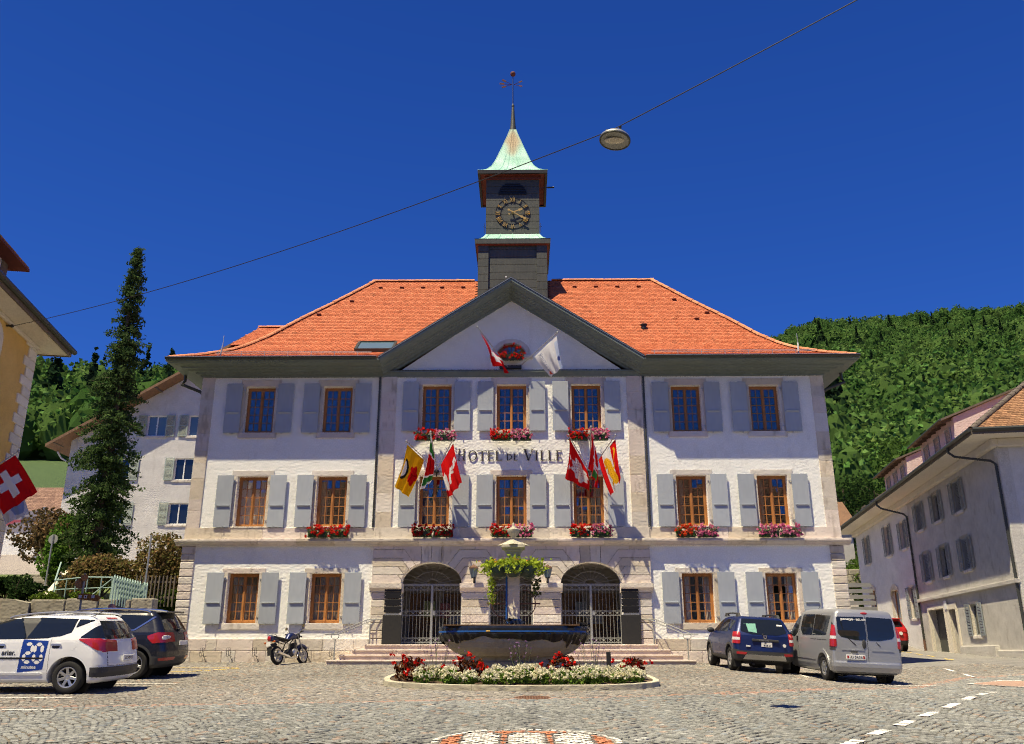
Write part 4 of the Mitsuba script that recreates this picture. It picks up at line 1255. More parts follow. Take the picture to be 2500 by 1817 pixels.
def flower_box(label, x, y, z, w, color, n=38, rise=0.20, trail=0.10):
    B = thing('flower_box', label, 'flower box', 'flower boxes on the sills')
    put('box', MB().tm(trimesh.creation.extrude_polygon(sg.Polygon([(-.085, 0), (.085, 0), (.10, .18), (.075, .18), (.065, .03), (-.065, .03), (-.075, .18), (-.10, .18)]), w, engine='earcut').apply_transform(np.array([[0, 0, 1, x - w / 2], [1, 0, 0, y], [0, 1, 0, z], [0, 0, 0, 1.0]]))).box(x - w / 2, x - w / 2 + .015, y - .085, y + .085, z + .01, z + .175).box(x + w / 2 - .015, x + w / 2, y - .085, y + .085, z + .01, z + .175).box(x - w / 2 + .02, x + w / 2 - .02, y - .07, y + .07, z + .12, z + .16), 'm_greenbox', B)
    m = 210
    p = np.stack([x + rng.uniform(-.55, .55, m) * w, y + rng.normal(-.03, .085, m), z + .17 + np.abs(rng.normal(0, .07, m))], 1)
    tr = rng.random(m) < 0.33
    p[tr, 1] = y - 0.10 - np.abs(rng.normal(0, .04, tr.sum())); p[tr, 2] = z + .16 - rng.uniform(0, .22, tr.sum()) * trail / .10 * .8
    put('foliage', leaf_cloud(p, 0.055, tones(m, *GREEN), aspect=0.9), 'm_leafthin', B)
    q = np.stack([x + rng.uniform(-.58, .58, n) * w, y + rng.normal(-.06, .07, n), z + .20 + rng.random(n) * rise], 1)
    tr = rng.random(n) < 0.36
    q[tr, 1] = y - .12 - rng.random(tr.sum()) * .06; q[tr, 2] = z + .19 - rng.random(tr.sum()) * .17
    put('blossoms', blossom_cloud(q, 0.05, tones(n, *color), petals=9), 'm_leafthin', B)
    return B
ZU, ZM = 7.20, 3.945
fb = [
    (-2.62, ZU, RED, PINK, 'under the left window of the centre top row'), (0.0, ZU, RED, PINK, 'under the middle window of the centre top row'), (2.62, ZU, RED, PINK, 'under the right window of the centre top row'),
    (-6.11, ZM, RED, RED, 'on the ledge left of the flags'), (-2.62, ZM, DARKRED, DARKRED, 'on the ledge below the left flags'), (0.0, ZM, RED, PINK, 'on the ledge behind the fountain column'), (2.62, ZM, RED, PINK, 'on the ledge below the right flags'),
    (6.11, ZM, ORANGE, PINK, 'on the ledge just right of the right flags'), (8.84, ZM, PINK, PINK, 'on the ledge at the far right window')]
CNAME = {id(RED): 'bright red', id(PINK): 'pink', id(DARKRED): 'dark red', id(ORANGE): 'orange red'}
for cx, z, ca, cb, where in fb:
    yb = -0.30 if z > 5 else -0.21 - (0.07 if abs(cx) < 4 else 0)
    for s, c, side in ((-1, ca, 'left'), (1, cb, 'right')):
        flower_box(f'{side} box of {CNAME[id(c)]} geraniums {where}', cx + s * 0.35 + 0.02, yb, z, 0.62, c)
flower_box('dark green box of red geraniums before the half-round gable window', 0.0, -0.26, 10.13, 0.80, RED, 34, 0.34, 0.06)

# ------------------------------------------------------------------ fountain
FX, FY, FZ = 0.15, -7.1, -0.27
FO = thing('fountain', 'oval stone fountain with black plastic tied round its basin and a square column', 'fountain')
def oval(mb, prof, n=72, ex=0.70, pw=2.5):
    """stack of super-elliptic rings: (half length, z)"""
    an = np.arange(n) * 2 * PI / n
    ca, sa = np.cos(an), np.sin(an)
    V = []
    for a, z in prof:
        V.append(np.stack([FX + a * np.sign(ca) * np.abs(ca) ** (2 / pw), FY + a * ex * np.sign(sa) * np.abs(sa) ** (2 / pw), np.full(n, z)], 1))
    v = np.concatenate(V); f = []
    for i in range(len(prof) - 1):
        for k in range(n):
            l = (k + 1) % n
            f += [[i * n + k, i * n + l, (i + 1) * n + l], [i * n + k, (i + 1) * n + l, (i + 1) * n + k]]
    return mb.add(v, f)
bowl = [(0.0, 0.22), (1.18, 0.23), (1.26, 0.25), (1.42, 0.32), (1.56, 0.42), (1.67, 0.54), (1.74, 0.68), (1.77, 0.80), (1.77, 0.88), (1.62, 0.885), (1.58, 0.72), (0.0, 0.70)]
put('basin', oval(MB(), bowl), 'granite', FO, smooth=False)
for i in range(3):
    a, b = FX - 1.22 + i * 0.815, FX - 1.22 + (i + 1) * 0.815
    put('pedestal_stone', MB().box(a + .004, b - .004, FY - .62, FY + .62, -0.12, 0.235, 0.01), 'granite', FO)
q = oval(MB(), [(1.20, 0.10), (1.24, -0.05), (1.38, -0.16), (1.42, -0.18), (1.42, -0.34)], ex=0.56, pw=7)
put('pedestal_foot', q, 'granite', FO)
q = oval(MB(), [(1.40, -0.20), (1.62, -0.205), (1.66, -0.215), (1.66, -0.36)], ex=0.62, pw=4)
put('base_slab', q, 'greystone', FO)
# black plastic sheet wrapped over the rim and hanging in folds
n = 220
an = np.arange(n) * 2 * PI / n
low = 0.565 + 0.05 * np.sin(an * 3 + 1.0) + 0.045 * np.sin(an * 7 + 2) + 0.02 * np.sin(an * 19) + rng.normal(0, 0.006, n)
th = (an / PI * 180)
low += 0.075 * np.exp(-((th - 283) / 11) ** 2) - 0.10 * np.exp(-((th - 317) / 2.2) ** 2) - .05 * np.exp(-((th - 350) / 14) ** 2)
V = []
ca, sa = np.cos(an), np.sin(an)
def ovp(a, z, e=0.0):
    return np.stack([FX + (a + e) * np.sign(ca) * np.abs(ca) ** 0.8, FY + (a + e) * 0.70 * np.sign(sa) * np.abs(sa) ** 0.8, np.broadcast_to(z, (n,))], 1)
fold = 0.012 * np.sin(an * 31 + 2 * np.sin(an * 5)) + 0.008 * np.sin(an * 57)
sag = 0.07 * np.exp(-((th - 352) / 12) ** 2) + 0.02 * np.exp(-((th - 188) / 14) ** 2)
prof = [(1.30, 0.905 + 0.012 * np.sin(an * 9), 0), (1.62, 0.915, 0.0), (1.785, 0.905, 0.3), (1.80, 0.86, 0.6), (1.80, 0.80, 0.25), (1.795, 0.775, 0.2), (1.79, 0.72, 1.0)]
for a, z, k in prof:
    V.append(ovp(a + fold * k + sag * (0.4 + .6 * k), z))
wz = np.array([np.interp(l, [p[1] for p in bowl[1:9]], [p[0] for p in bowl[1:9]]) for l in low])
wm = np.array([np.interp((l + 0.72) / 2, [p[1] for p in bowl[1:9]], [p[0] for p in bowl[1:9]]) for l in low])
V.append(ovp(wm + 0.03 + fold * 1.6 + sag, (low + 0.72) / 2)); V.append(ovp(wz + 0.028 + fold * 1.9 + sag, low))
v = np.concatenate(V); f = []
for i in range(len(V) - 1):
    for k in range(n):
        l = (k + 1) % n
        f += [[i * n + k, i * n + l, (i + 1) * n + l], [i * n + k, (i + 1) * n + l, (i + 1) * n + k]]
scene['m_plastic'] = pri((0.012, 0.014, 0.018), 0.24, spec=0.7)
scene['m_bluestrap'] = pri((0.015, 0.09, 0.33), 0.5)
put('plastic_sheet', MB().add(v, f), 'm_plastic', FO)
put('cover_board', MB().box(FX - 1.62, FX + 1.55, FY - 1.05, FY + 1.02, 0.918, 0.935), 'brownwood', FO)
# bunched sheet at the right end
q = MB()
for k in range(26):
    t = rng.uniform(0, 2 * PI); c0 = arr(FX + 1.70 + rng.normal(0, .05), FY - .25 + rng.normal(0, .12), 0.86 + rng.normal(0, .03))
    tri = c0 + rng.normal(0, 0.075, (4, 3))
    q.add(tri, [[0, 1, 2], [0, 2, 3]])
for k in range(14):
    c0 = arr(FX + rng.normal(0, .13), FY - .2 + rng.normal(0, .08), 0.99 + rng.uniform(-.04, .06)); q.add(c0 + rng.normal(0, 0.06, (4, 3)), [[0, 1, 2], [0, 2, 3]])
put('crumpled_sheet', q, 'm_plastic', FO); tag(FO + '__crumpled_sheet', kind='stuff')
pts = np.stack([FX + 1.812 * np.sign(ca) * np.abs(ca) ** .8, FY + 1.812 * .7 * np.sign(sa) * np.abs(sa) ** .8, 0.785 + 0 * ca], 1)
V = np.concatenate([pts + arr(0, 0, .018), pts - arr(0, 0, .018)]); k = np.arange(n)
put('strap', MB().add(V, np.stack([k, k + n, (k + 1) % n + n, (k + 1) % n], 1)), 'm_bluestrap', FO)
q = MB().box(FX - .62, FX - .52, FY - 1.305, FY - 1.275, 0.765, 0.805, 0.006)
put('strap_buckle', q, 'm_gold', FO)
# column, cap, urn
q = MB().box(FX - .155, FX + .155, FY - .155, FY + .155, 0.7, 2.62, 0.02)
put('column', q, 'offwhite', FO)
q = MB().box(FX - .17, FX + .17, FY - .17, FY + .17, 2.60, 2.66, .01).box(FX - .21, FX + .21, FY - .21, FY + .21, 2.70, 2.77, .02).box(FX - .29, FX + .29, FY - .29, FY + .29, 2.79, 2.875, .01).box(FX - .245, FX + .245, FY - .245, FY + .245, 2.765, 2.80, .01).box(FX - .18, FX + .18, FY - .18, FY + .18, 2.655, 2.71, .01)
q.tube([(FX, FY, 2.875), (FX, FY, 2.95), (FX, FY, 3.03)], [0.40, 0.22, 0.06], 4)
put('capital', q, 'granite', FO)
put('urn', MB().lathe([(0, 3.0), (.055, 3.02), (.05, 3.08), (.10, 3.12), (.145, 3.19), (.16, 3.26), (.155, 3.275), (.11, 3.29), (.05, 3.32), (.03, 3.39), (.035, 3.42), (0, 3.45)], 24, mat4(FX, FY, 0)), 'granite', FO, smooth=True)
put('column_strap', MB().box(FX - .19, FX - .15, FY - .18, FY - .10, 1.06, 2.1, .006).tube([(FX - .175, FY - .18, 1.07), (FX + .175, FY - .185, 1.07), (FX + .175, FY + .18, 1.06)], .016, 6).tube([(FX - .17, FY - .18, 1.07), (FX - .13, FY - .22, 0.99)], .014, 6), 'm_bluestrap', FO)
put('bag', MB().lathe([(.25, .93), (.21, 1.0), (.175, 1.06), (.18, 1.08), (.20, 1.10)], 17, mat4(FX, FY, 0)), 'm_plastic', FO)
def spiral(c, r, turns, a0, s=1):
    t = np.linspace(0, 1, 26)
    return [(c[0] + s * r * (1 - .75 * k) * math.cos(a0 + turns * 2 * PI * k), c[1], c[2] + r * (1 - .75 * k) * math.sin(a0 + turns * 2 * PI * k)) for k in t]
for s in (-1, 1):
    q = MB()
    q.cyl((FX + s * .15, FY, 1.46), (FX + s * .66, FY, 1.46), 0.017, n=8)
    a = np.linspace(-1.15, 1.15, 22)
    q.tube([(FX + s * (.14 + .40 * math.cos(t)), FY, 1.46 + .36 * math.sin(t)) for t in a], 0.012, 6)
    for zc, a0, tn in ((1.82, 2.6, -1.1), (1.62, -2.4, 1.1), (1.30, 2.4, -1.1), (1.10, -2.6, 1.1)):
        q.tube(spiral((FX + s * .27, FY, zc), 0.085, tn, a0, s), 0.010, 5)
    put('scroll_bracket', q, 'm_rust', FO)
# hanging planters round the column
for i in range(6):
    t = i * PI / 3 + PI / 6 + PI
    side = ['right', 'front right', 'front left', 'left', 'back left', 'back right'][(int(round(((t % (2 * PI)) / PI * 180 - 30) / 60)) + 0) % 6]
    PLN = thing('hanging_planter', None, 'planter', 'planters round the fountain column')
    c = arr(FX + .42 * math.cos(t), FY + .42 * math.sin(t), 2.06)
    q = MB().lathe([(0, .0), (.10, .01), (.17, .06), (.215, .15), (.235, .25), (.235, .28), (.21, .28), (.20, .22), (0, .22)], 20, mat4(*c))
    put('bowl', q, 'm_planter', PLN, smooth=True)
    front = math.sin(t) < 0.1
    m = 150
    o = rng.normal(0, 1, (m, 3)) * arr(.17, .17, .06)
    put('foliage', leaf_cloud(c + arr(.05 * math.cos(t), .05 * math.sin(t), .34) + o, 0.10, tones(m, (0.24, 0.33, 0.03), (0.46, 0.56, 0.07)) if rng.random() < 0.9 else tones(m, *GREEN), aspect=0.8, up=.6), 'm_leafthin', PLN)
    m2 = 60
    out = arr(math.cos(t), math.sin(t), 0)
    o2 = out * .24 + np.stack([rng.normal(0, .12, m2), rng.normal(0, .06, m2), rng.uniform(.08, .32, m2)], 1)
    mb2 = leaf_cloud(c + o2, 0.085, tones(m2, (0.24, 0.34, 0.03), (0.44, 0.54, 0.08)), aspect=.8)
    nb = 12
    blossom_cloud(c + arr(.06 * math.cos(t), .06 * math.sin(t), .40) + rng.normal(0, 1, (nb, 3)) * arr(.18, .14, .04), 0.022, tones(nb, (0.75, 0.30, 0.03), (0.85, 0.45, 0.06)), mb2)
    put('trailing_leaves', mb2, 'm_leafthin', PLN)
    if abs(math.cos(t)) > 0.8:
        m3 = 70
        L = 0.62 if math.cos(t) < 0 else 0.42
        o3 = out * .22 + np.stack([rng.normal(0, .05, m3), rng.normal(0, .04, m3), -rng.uniform(0, L, m3)], 1)
        put('vine', leaf_cloud(c + o3, 0.075, tones(m3, (0.20, 0.30, 0.03), (0.36, 0.46, 0.06)) if math.cos(t) < 0 else tones(m3, (0.04, .06, .02), (.12, .13, .06)), aspect=.8), 'm_leafthin', PLN)
    labels[PLN]['label'] = f'dark green planter bowl of yellow-green leaves, {side} one round the fountain column'

# ------------------------------------------------------------------ flower bed round the fountain
BE = thing('flower_bed', 'oval raised flower bed with a rough granite kerb round the fountain', 'flower bed')
ring = np.array(BED.exterior.coords)[:-1]
def smooth_loop(p, m):
    from scipy.interpolate import CubicSpline
    q = np.vstack([p, p[:1]])
    s = np.concatenate([[0], np.cumsum(np.linalg.norm(np.diff(q, axis=0), axis=1))])
    cs = CubicSpline(s, q, bc_type='periodic')
    return cs(np.linspace(0, s[-1], m, endpoint=False)), s[-1]
loop, LL = smooth_loop(ring, 240)
inner = np.array(sg.Polygon(loop).buffer(-0.14).exterior.coords)
cuts = np.sort(np.concatenate([np.cumsum(rng.uniform(0.5, 1.15, 40))])); cuts = cuts[cuts < LL - 0.4]
cuts = np.concatenate([[0], cuts, [LL]])
per = LL / 240
ctr = loop.mean(0)
for a, b in zip(cuts[:-1], cuts[1:]):
    u = np.linspace(a + 0.004, b - 0.004, max(2, int((b - a) / 0.14)))
    P0 = np.stack([np.interp(u / per, np.arange(241), np.append(loop[:, k], loop[0, k])) for k in (0, 1)], 1)
    t = np.gradient(P0, axis=0); t /= np.linalg.norm(t, axis=1, keepdims=True)
    nn = np.stack([-t[:, 1], t[:, 0]], 1)
    if ((ctr - P0.mean(0)) @ nn[len(nn) // 2]) < 0:
        nn = -nn
    P1 = P0 + nn * 0.13
    zt = gz(P0[:, 0], P0[:, 1]) + 0.125
    m = len(u)
    r = rng.uniform(-.008, .008, (m, 2))
    rows = [np.column_stack([P0 + nn * (r[:, :1]), zt - .2]), np.column_stack([P0 + nn * r[:, 1:], zt - .012]), np.column_stack([P0 + nn * .014, zt]), np.column_stack([P1, zt]), np.column_stack([P1, zt - .2])]
    v = np.concatenate(rows); f = []
    for i in range(4):
        for k in range(m - 1):
            f += [[i * m + k, i * m + k + 1, (i + 1) * m + k + 1], [i * m + k, (i + 1) * m + k + 1, (i + 1) * m + k]]
    for k in (0, m - 1):
        f += [[k, m + k, 2 * m + k], [k, 2 * m + k, 3 * m + k], [k, 3 * m + k, 4 * m + k]]
    put('kerb_stone', MB().add(v, f), 'granite', BE)
xs, ys = np.meshgrid(np.linspace(-2.7, 3.4, 62), np.linspace(-11.2, -4.1, 72))
ok = shapely.contains_xy(sg.Polygon(loop).buffer(-0.05), xs, ys)
zz = gz(xs, ys) + 0.06 + 0.05 * meshkit.noise(np.stack([xs.ravel() * 3, ys.ravel() * 3, xs.ravel() * 0], 1)).reshape(xs.shape) + 0.03 * rng.random(xs.shape)
v = np.stack([xs, ys, zz], -1).reshape(-1, 3)
f = []
for j in range(71):
    for i in range(61):
        if ok[j, i] and ok[j, i + 1] and ok[j + 1, i] and ok[j + 1, i + 1]:
            a = j * 62 + i; f += [[a, a + 1, a + 63], [a, a + 63, a + 62]]
put('soil', MB().add(v, f), 'soil', BE)
def bedz(x, y):
    return float(gz(x, y)) + 0.08
def begonia(x, y, where):
    B = thing('white_begonia', f'white begonia clump, {where}', 'begonia', 'white begonias in the bed')
    z = bedz(x, y); r = rng.uniform(.17, .22); h = rng.uniform(.26, .34)
    m = 120
    o = rng.normal(0, 1, (m, 3)); o /= np.linalg.norm(o, axis=1, keepdims=True); o *= rng.uniform(.5, 1, (m, 1)) ** .5
    p = arr(x, y, z + h * .42) + o * arr(r, r, h * .5)
    put('foliage', leaf_cloud(p, 0.085, tones(m, (0.10, 0.19, 0.03), (0.20, 0.31, 0.06)), aspect=.85, up=.5), 'm_leafthin', B)
    nb = 44
    o = rng.normal(0, 1, (nb, 3)); o[:, 2] = np.abs(o[:, 2]) * .8; o[:, 1] -= .35; o /= np.linalg.norm(o, axis=1, keepdims=True)
    put('blossoms', blossom_cloud(arr(x, y, z + h * .45) + o * arr(r * 1.05, r * 1.05, h * .66), 0.036, tones(nb, (0.74, 0.70, 0.48), (0.85, 0.83, 0.68), .05), petals=6), 'm_leafthin', B)
def red_plant(x, y, s, where):
    B = thing('red_leaf_plant', f'tall dark red-leaved plant with scarlet flowers {where}', 'red plant', 'red-leaved plants in the bed')
    z = bedz(x, y); m = 190
    o = rng.normal(0, 1, (m, 3)); o /= np.linalg.norm(o, axis=1, keepdims=True); o *= rng.uniform(.3, 1, (m, 1)) ** .5
    p = arr(x, y, z + .24 * s) + o * arr(.38 * s, .25 * s, .27 * s)
    put('foliage', leaf_cloud(p, 0.14, tones(m, (0.045, 0.012, 0.010), (0.17, 0.075, 0.03)), aspect=.45, up=.4), 'm_leafthin', B)
    nb = 15
    q = arr(x, y - .12, z + .36 * s) + rng.normal(0, 1, (nb, 3)) * arr(.24 * s, .1, .11 * s)
    put('blossoms', blossom_cloud(q, 0.055, tones(nb, (0.50, 0.01, 0.01), (0.75, 0.03, 0.02))), 'm_leafthin', B)
redpos = [(-2.02, -9.55, 1.0, 'at the left end of the bed'), (-0.72, -9.85, 1.0, 'second from the left in the bed'), (1.22, -9.7, 1.1, 'third from the left in the bed'), (2.72, -9.15, .95, 'at the right end of the bed')]
for a in redpos:
    red_plant(*a)
spots = []
for i, y in enumerate((-10.45, -10.05, -9.6)):
    for x in np.arange(-2.1 + .13 * i, 2.95, 0.36):
        if not sg.Polygon(loop).buffer(-0.34).contains(sg.Point(x, y)):
            continue
        if any(((x - r[0]) / .42) ** 2 + ((y - r[1]) / .45) ** 2 < 1 for r in redpos):
            continue
        if y > -9.8 and rng.random() < 0.25:
            continue
        spots.append((x + rng.normal(0, .05), y + rng.normal(0, .06), i))
ORD = ['first', 'second', 'third', 'fourth', 'fifth', 'sixth', 'seventh', 'eighth', 'ninth', 'tenth', 'eleventh', 'twelfth', 'thirteenth', 'fourteenth', 'fifteenth', 'sixteenth', 'seventeenth', 'eighteenth']
for i in range(3):
    for n_, (x, y, _) in enumerate(sorted(s for s in spots if s[2] == i)):
        begonia(x, y, f"{ORD[n_]} from the left in the bed's {('front', 'middle', 'back')[i]} row")
for x, y, w in ((-1.55, -8.6, 'before the left end of the basin'), (0.35, -8.75, 'before the middle of the basin'), (2.0, -8.3, 'before the right end of the basin')):
    VB = thing('verbena', f'thin wispy purple verbena {w}', 'verbena', 'verbenas in the bed')
    z = bedz(x, y); q = MB(); hd = []
    for k in range(16):
        a = rng.normal(0, .22); h = rng.uniform(.45, .85)
        e = arr(x + a, y + rng.normal(0, .12), z + h)
        q.tube([arr(x + a * .3, y, z), arr(x + a * .7, y, z + h * .55), e], 0.004, 3); hd.append(e)
        if rng.random() < .5:
            e2 = e + arr(rng.normal(0, .08), 0, -.08); hd.append(e2); q.tube([arr(x + a * .7, y, z + h * .55), e2], .003, 3)
    put('stems', q, 'm_stem', VB)
    put('blossoms', blossom_cloud(np.array(hd), 0.022, tones(len(hd), (0.30, 0.16, 0.36), (0.45, 0.28, 0.5)), petals=6), 'm_leafthin', VB)
    m = 80
    put('foliage', leaf_cloud(arr(x, y, z + .18) + rng.normal(0, 1, (m, 3)) * arr(.2, .1, .1), .07, tones(m, (.10, .16, .09), (.2, .28, .18)), aspect=.3), 'm_leafthin', VB)
PO = thing('bed_post', 'dark grey square post standing at the right back of the flower bed', 'post')
put('post', MB().box(2.31, 2.41, -8.05, -7.95, -0.35, 0.33, 0.006), 'm_darkmetal', PO)

# ------------------------------------------------------------------ flags
def flag(label, A, B, Cc, D, base, tip, design, nu=64, nv=64, amp=0.05, waves=2.2, ph=0.0, mat='m_cloth', bulge=0.10):
    """A-B is the hoist (outer end to inner end), D and C hang below them; design(u, v): u along the hoist, v down the fly"""
    FL = thing('flag', label, 'flag')
    q = MB().cyl(base, tip, 0.016, n=8).ball(tip, 0.036, 1)
    put('pole', q, 'm_galv', FL)
    u, v = np.meshgrid(np.linspace(0, 1, nu), np.linspace(0, 1, nv))
    A, B, Cc, D = (arr(*p) for p in (A, B, Cc, D))
    P = (1 - u)[..., None] * ((1 - v)[..., None] * A + v[..., None] * D) + u[..., None] * ((1 - v)[..., None] * B + v[..., None] * Cc)
    nrm = unit(np.cross(B - A, D - A))
    if nrm[1] > 0:
        nrm = -nrm
    wv = amp * v ** 0.7 * (np.sin((u * waves + 0.35 * v) * 2 * PI + ph) + 0.35 * np.sin((u * waves * 2.1 - .3 * v) * 2 * PI + 2 * ph))
    P = P + nrm * (wv + bulge * v * (1 - v) * 2)[..., None]
    col = design(u, v).reshape(-1, 3)
    i, j = np.meshgrid(np.arange(nu - 1), np.arange(nv - 1))
    a = (j * nu + i).ravel()
    f = np.concatenate([np.stack([a, a + 1, a + nu + 1], 1), np.stack([a, a + nu + 1, a + nu], 1)])
    put('cloth', MB().add(P.reshape(-1, 3), f, col), mat, FL, smooth=True)
    return FL
FR, FW, FG, FYW, FK = arr(.62, .012, .014), arr(.74, .74, .76), arr(.03, .16, .035), arr(.80, .42, .012), arr(.02, .02, .02)
def paint(c, mask, k):
    c[mask] = k
    return c
def blob(u, v, cu, cv, r, lobes=0, dep=.15, su=1, sv=1):
    a, b = (u - cu) / su, (v - cv) / sv
    t = np.arctan2(b, a)
    return np.hypot(a, b) < r * (1 + (dep * np.cos(lobes * t) if lobes else 0))
def stroke(u, v, pts, w):
    m = np.zeros(u.shape, bool)
    for (a, b), (c, d) in zip(pts[:-1], pts[1:]):
        L = (c - a) ** 2 + (d - b) ** 2 + 1e-9
        t = np.clip(((u - a) * (c - a) + (v - b) * (d - b)) / L, 0, 1)
        m |= np.hypot(u - a - t * (c - a), v - b - t * (d - b)) < w
    return m
def base(u, k):
    return np.broadcast_to(k, u.shape + (3,)).copy()
def d_yellow(u, v):
    c = base(u, FYW)
    paint(c, blob(u, v, .16, .52, .24), FK); paint(c, blob(u, v, .13, .52, .185), FW)
    paint(c, (np.abs(u - .08) < .06) & (np.abs(v - .52) < .5), FYW * .9)
    r = blob(u, v, .70, .52, .23, 5)
    paint(c, r, FR * .85); paint(c, stroke(u, v, [(.70, .52), (.70, .32)], .012) | stroke(u, v, [(.70, .52), (.88, .48)], .012) | stroke(u, v, [(.70, .52), (.52, .46)], .012) | stroke(u, v, [(.70, .52), (.62, .70)], .012), FR * .45)
    return c
def d_green(u, v):
    c = base(u, FW)
    e = np.minimum(np.minimum(u, 1 - u), np.minimum(v, 1 - v))
    paint(c, (e > .05) & (v < .28), FG); paint(c, (e > .05) & (v > .78), FG)
    paint(c, (v > .33) & (v < .76) & (u > .02), FR * .75)
    paint(c, blob(u, v, .45, .55, .17, 5), FR * .45)
    return c
def d_tree(u, v):
    c = base(u, FR)
    paint(c, blob(u, v, .92, .58, .20, 7, .12, .8, 1.2), FW)
    paint(c, stroke(u, v, [(.06, .42), (.10, .34), (.16, .38), (.16, .46), (.22, .52)], .035), FW)
    paint(c, stroke(u, v, [(.30, .46), (.48, .44), (.56, .56), (.60, .74)], .045) | stroke(u, v, [(.34, .56), (.52, .52)], .035), FW)
    return c
def d_eagle(u, v):
    c = base(u, FR * .92)
    paint(c, blob(u, v, .55, .55, .36, 9, .10, .95, .85), arr(.62, .62, .66))
    g = np.sin(u * 60 + v * 25) * np.sin(v * 50 - u * 20)
    paint(c, blob(u, v, .50, .50, .30, 9, .10, .9, .8) & (g > .55), FR * .6)
    for a, b in ((.10, .42), (.12, .66)):
        paint(c, stroke(u, v, [(a - .04, b), (a + .05, b)], .014) | stroke(u, v, [(a, b - .05), (a, b + .05)], .014), FW)
    return c
def d_staff(u, v):
    c = base(u, FR)
    paint(c, stroke(u, v, [(.3, .10), (.3, .55)], .05), FW)
    paint(c, stroke(u, v, [(.25, .55), (.75, .58)], .05) | stroke(u, v, [(.5, .45), (.5, .72)], .06) | stroke(u, v, [(.3, .70), (.7, .72)], .04), FW)
    paint(c, (v > .72) & (v < .94) & (u > .75 - v * .35) & (u < 1.25 - v * .55), FG * 1.5)
    return c
def d_lion(u, v):
    c = base(u, FR)
    paint(c, (u > .32) & (u < .80), FW)
    gold = arr(.80, .42, .02)
    b = stroke(u, v, [(.62, .30), (.52, .42), (.50, .62), (.40, .84)], .12) | stroke(u, v, [(.62, .30), (.70, .24)], .09) | stroke(u, v, [(.55, .40), (.78, .36)], .035) | stroke(u, v, [(.52, .48), (.74, .52)], .035) | stroke(u, v, [(.46, .78), (.62, .90)], .04) | stroke(u, v, [(.42, .78), (.30, .84)], .04) | stroke(u, v, [(.44, .62), (.28, .52), (.18, .36), (.10, .22), (.15, .16)], .03)
    paint(c, b, gold)
    paint(c, b & (np.sin(u * 70) * np.sin(v * 60 + u * 20) > .75), gold * .35)
    return c
def d_swiss(u, v):
    c = base(u, FR)
    a, b = np.abs(u - .5), np.abs(v - .5)
    paint(c, ((a < .10) & (b < .32)) | ((b < .10) & (a < .32)), FW)
    return c
def d_moutier(u, v):
    c = base(u, FW)
    ink = arr(.22, .24, .36)
    GL = {'M': [[(0, 0), (.1, 1), (.5, .3), (.9, 1), (1, 0)]], 'O': [[(.5, 0), (.1, .2), (.1, .8), (.5, 1), (.9, .8), (.9, .2), (.5, 0)]], 'U': [[(.1, 1), (.1, .2), (.5, 0), (.9, .2), (.9, 1)]], 'T': [[(0, 1), (1, 1)], [(.5, 1), (.5, 0)]], 'I': [[(.5, 0), (.5, 1)]], 'E': [[(.9, 1), (.1, 1), (.1, 0), (.9, 0)], [(.1, .5), (.7, .5)]], 'R': [[(.1, 0), (.1, 1), (.8, .95), (.8, .55), (.1, .5)], [(.4, .5), (.9, 0)]]}
    for i, ch in enumerate('MOUTIER'):
        for ln in GL[ch]:
            paint(c, stroke(u, v, [(.86 - .13 * y, .10 + i * .108 + .075 * x) for x, y in ln], .010), ink)
    paint(c, blob(u, v, .80, .90, .05) | stroke(u, v, [(.78, .84), (.88, .90), (.74, .97)], .02), arr(.60, .06, .03))
    paint(c, (u < .16) & (v > .15), arr(.52, .60, .80)); paint(c, blob(u, v, .10, .68, .07), arr(.06, .08, .28))
    return c
def d_blue(u, v):
    c = base(u, arr(.60, .62, .70))
    return paint(c, blob(u, v, .35, .6, .30), arr(.22, .30, .55))
flag('yellow flag with a black horseshoe ring and a red rose, outermost left of the facade', (-3.44, -1.15, 6.87), (-2.93, -.62, 6.46), (-3.39, -.65, 5.19), (-3.81, -1.1, 5.48), (-2.55, -.1, 6.21), (-3.46, -1.25, 6.96), d_yellow, ph=.6)
flag('narrow white, green and dark red flag between the yellow flag and a red one', (-2.64, -1.45, 7.16), (-2.59, -.75, 6.65), (-2.61, -.70, 5.78), (-2.93, -1.25, 5.32), (-2.54, -.1, 6.24), (-2.64, -1.5, 7.22), d_green, amp=.04, ph=2)
flag('red flag with white tree and crook figures, left of the wall lettering', (-1.91, -1.15, 6.92), (-2.37, -.55, 6.31), (-2.06, -.60, 5.2), (-1.61, -1.05, 5.62), (-2.55, -.1, 6.21), (-1.90, -1.25, 7.05), d_tree, ph=4)
flag('red flag with a large white eagle patch and small crosses, right of the lettering', (1.93, -1.2, 7.07), (2.54, -.5, 6.13), (2.63, -.5, 5.42), (1.77, -1.1, 5.74), (2.67, -.1, 6.14), (1.90, -1.3, 7.15), d_eagle, ph=1)
flag('narrow red flag with white staff and green wedge, middle of the right three', (2.64, -1.5, 7.23), (2.89, -.75, 6.5), (2.83, -.75, 5.45), (2.56, -1.35, 6.01), (2.67, -.1, 6.14), (2.63, -1.6, 7.35), d_staff, amp=.04, ph=3)
flag('red and white striped flag with a golden lion, outermost right of the facade', (3.46, -1.15, 7.03), (2.94, -.55, 6.47), (3.32, -.6, 5.25), (3.63, -1.1, 5.74), (2.67, -.1, 6.14), (3.46, -1.25, 7.15), d_lion, ph=5)
flag('rolled up red flag with white cross below the half-round gable window', (-1.10, -1.1, 10.89), (-.46, -.45, 10.03), (-.06, -.4, 9.60), (-.73, -.9, 9.85), (-.11, -.1, 9.89), (-1.16, -1.2, 11.02), d_swiss, amp=.10, waves=1.6, bulge=.12)
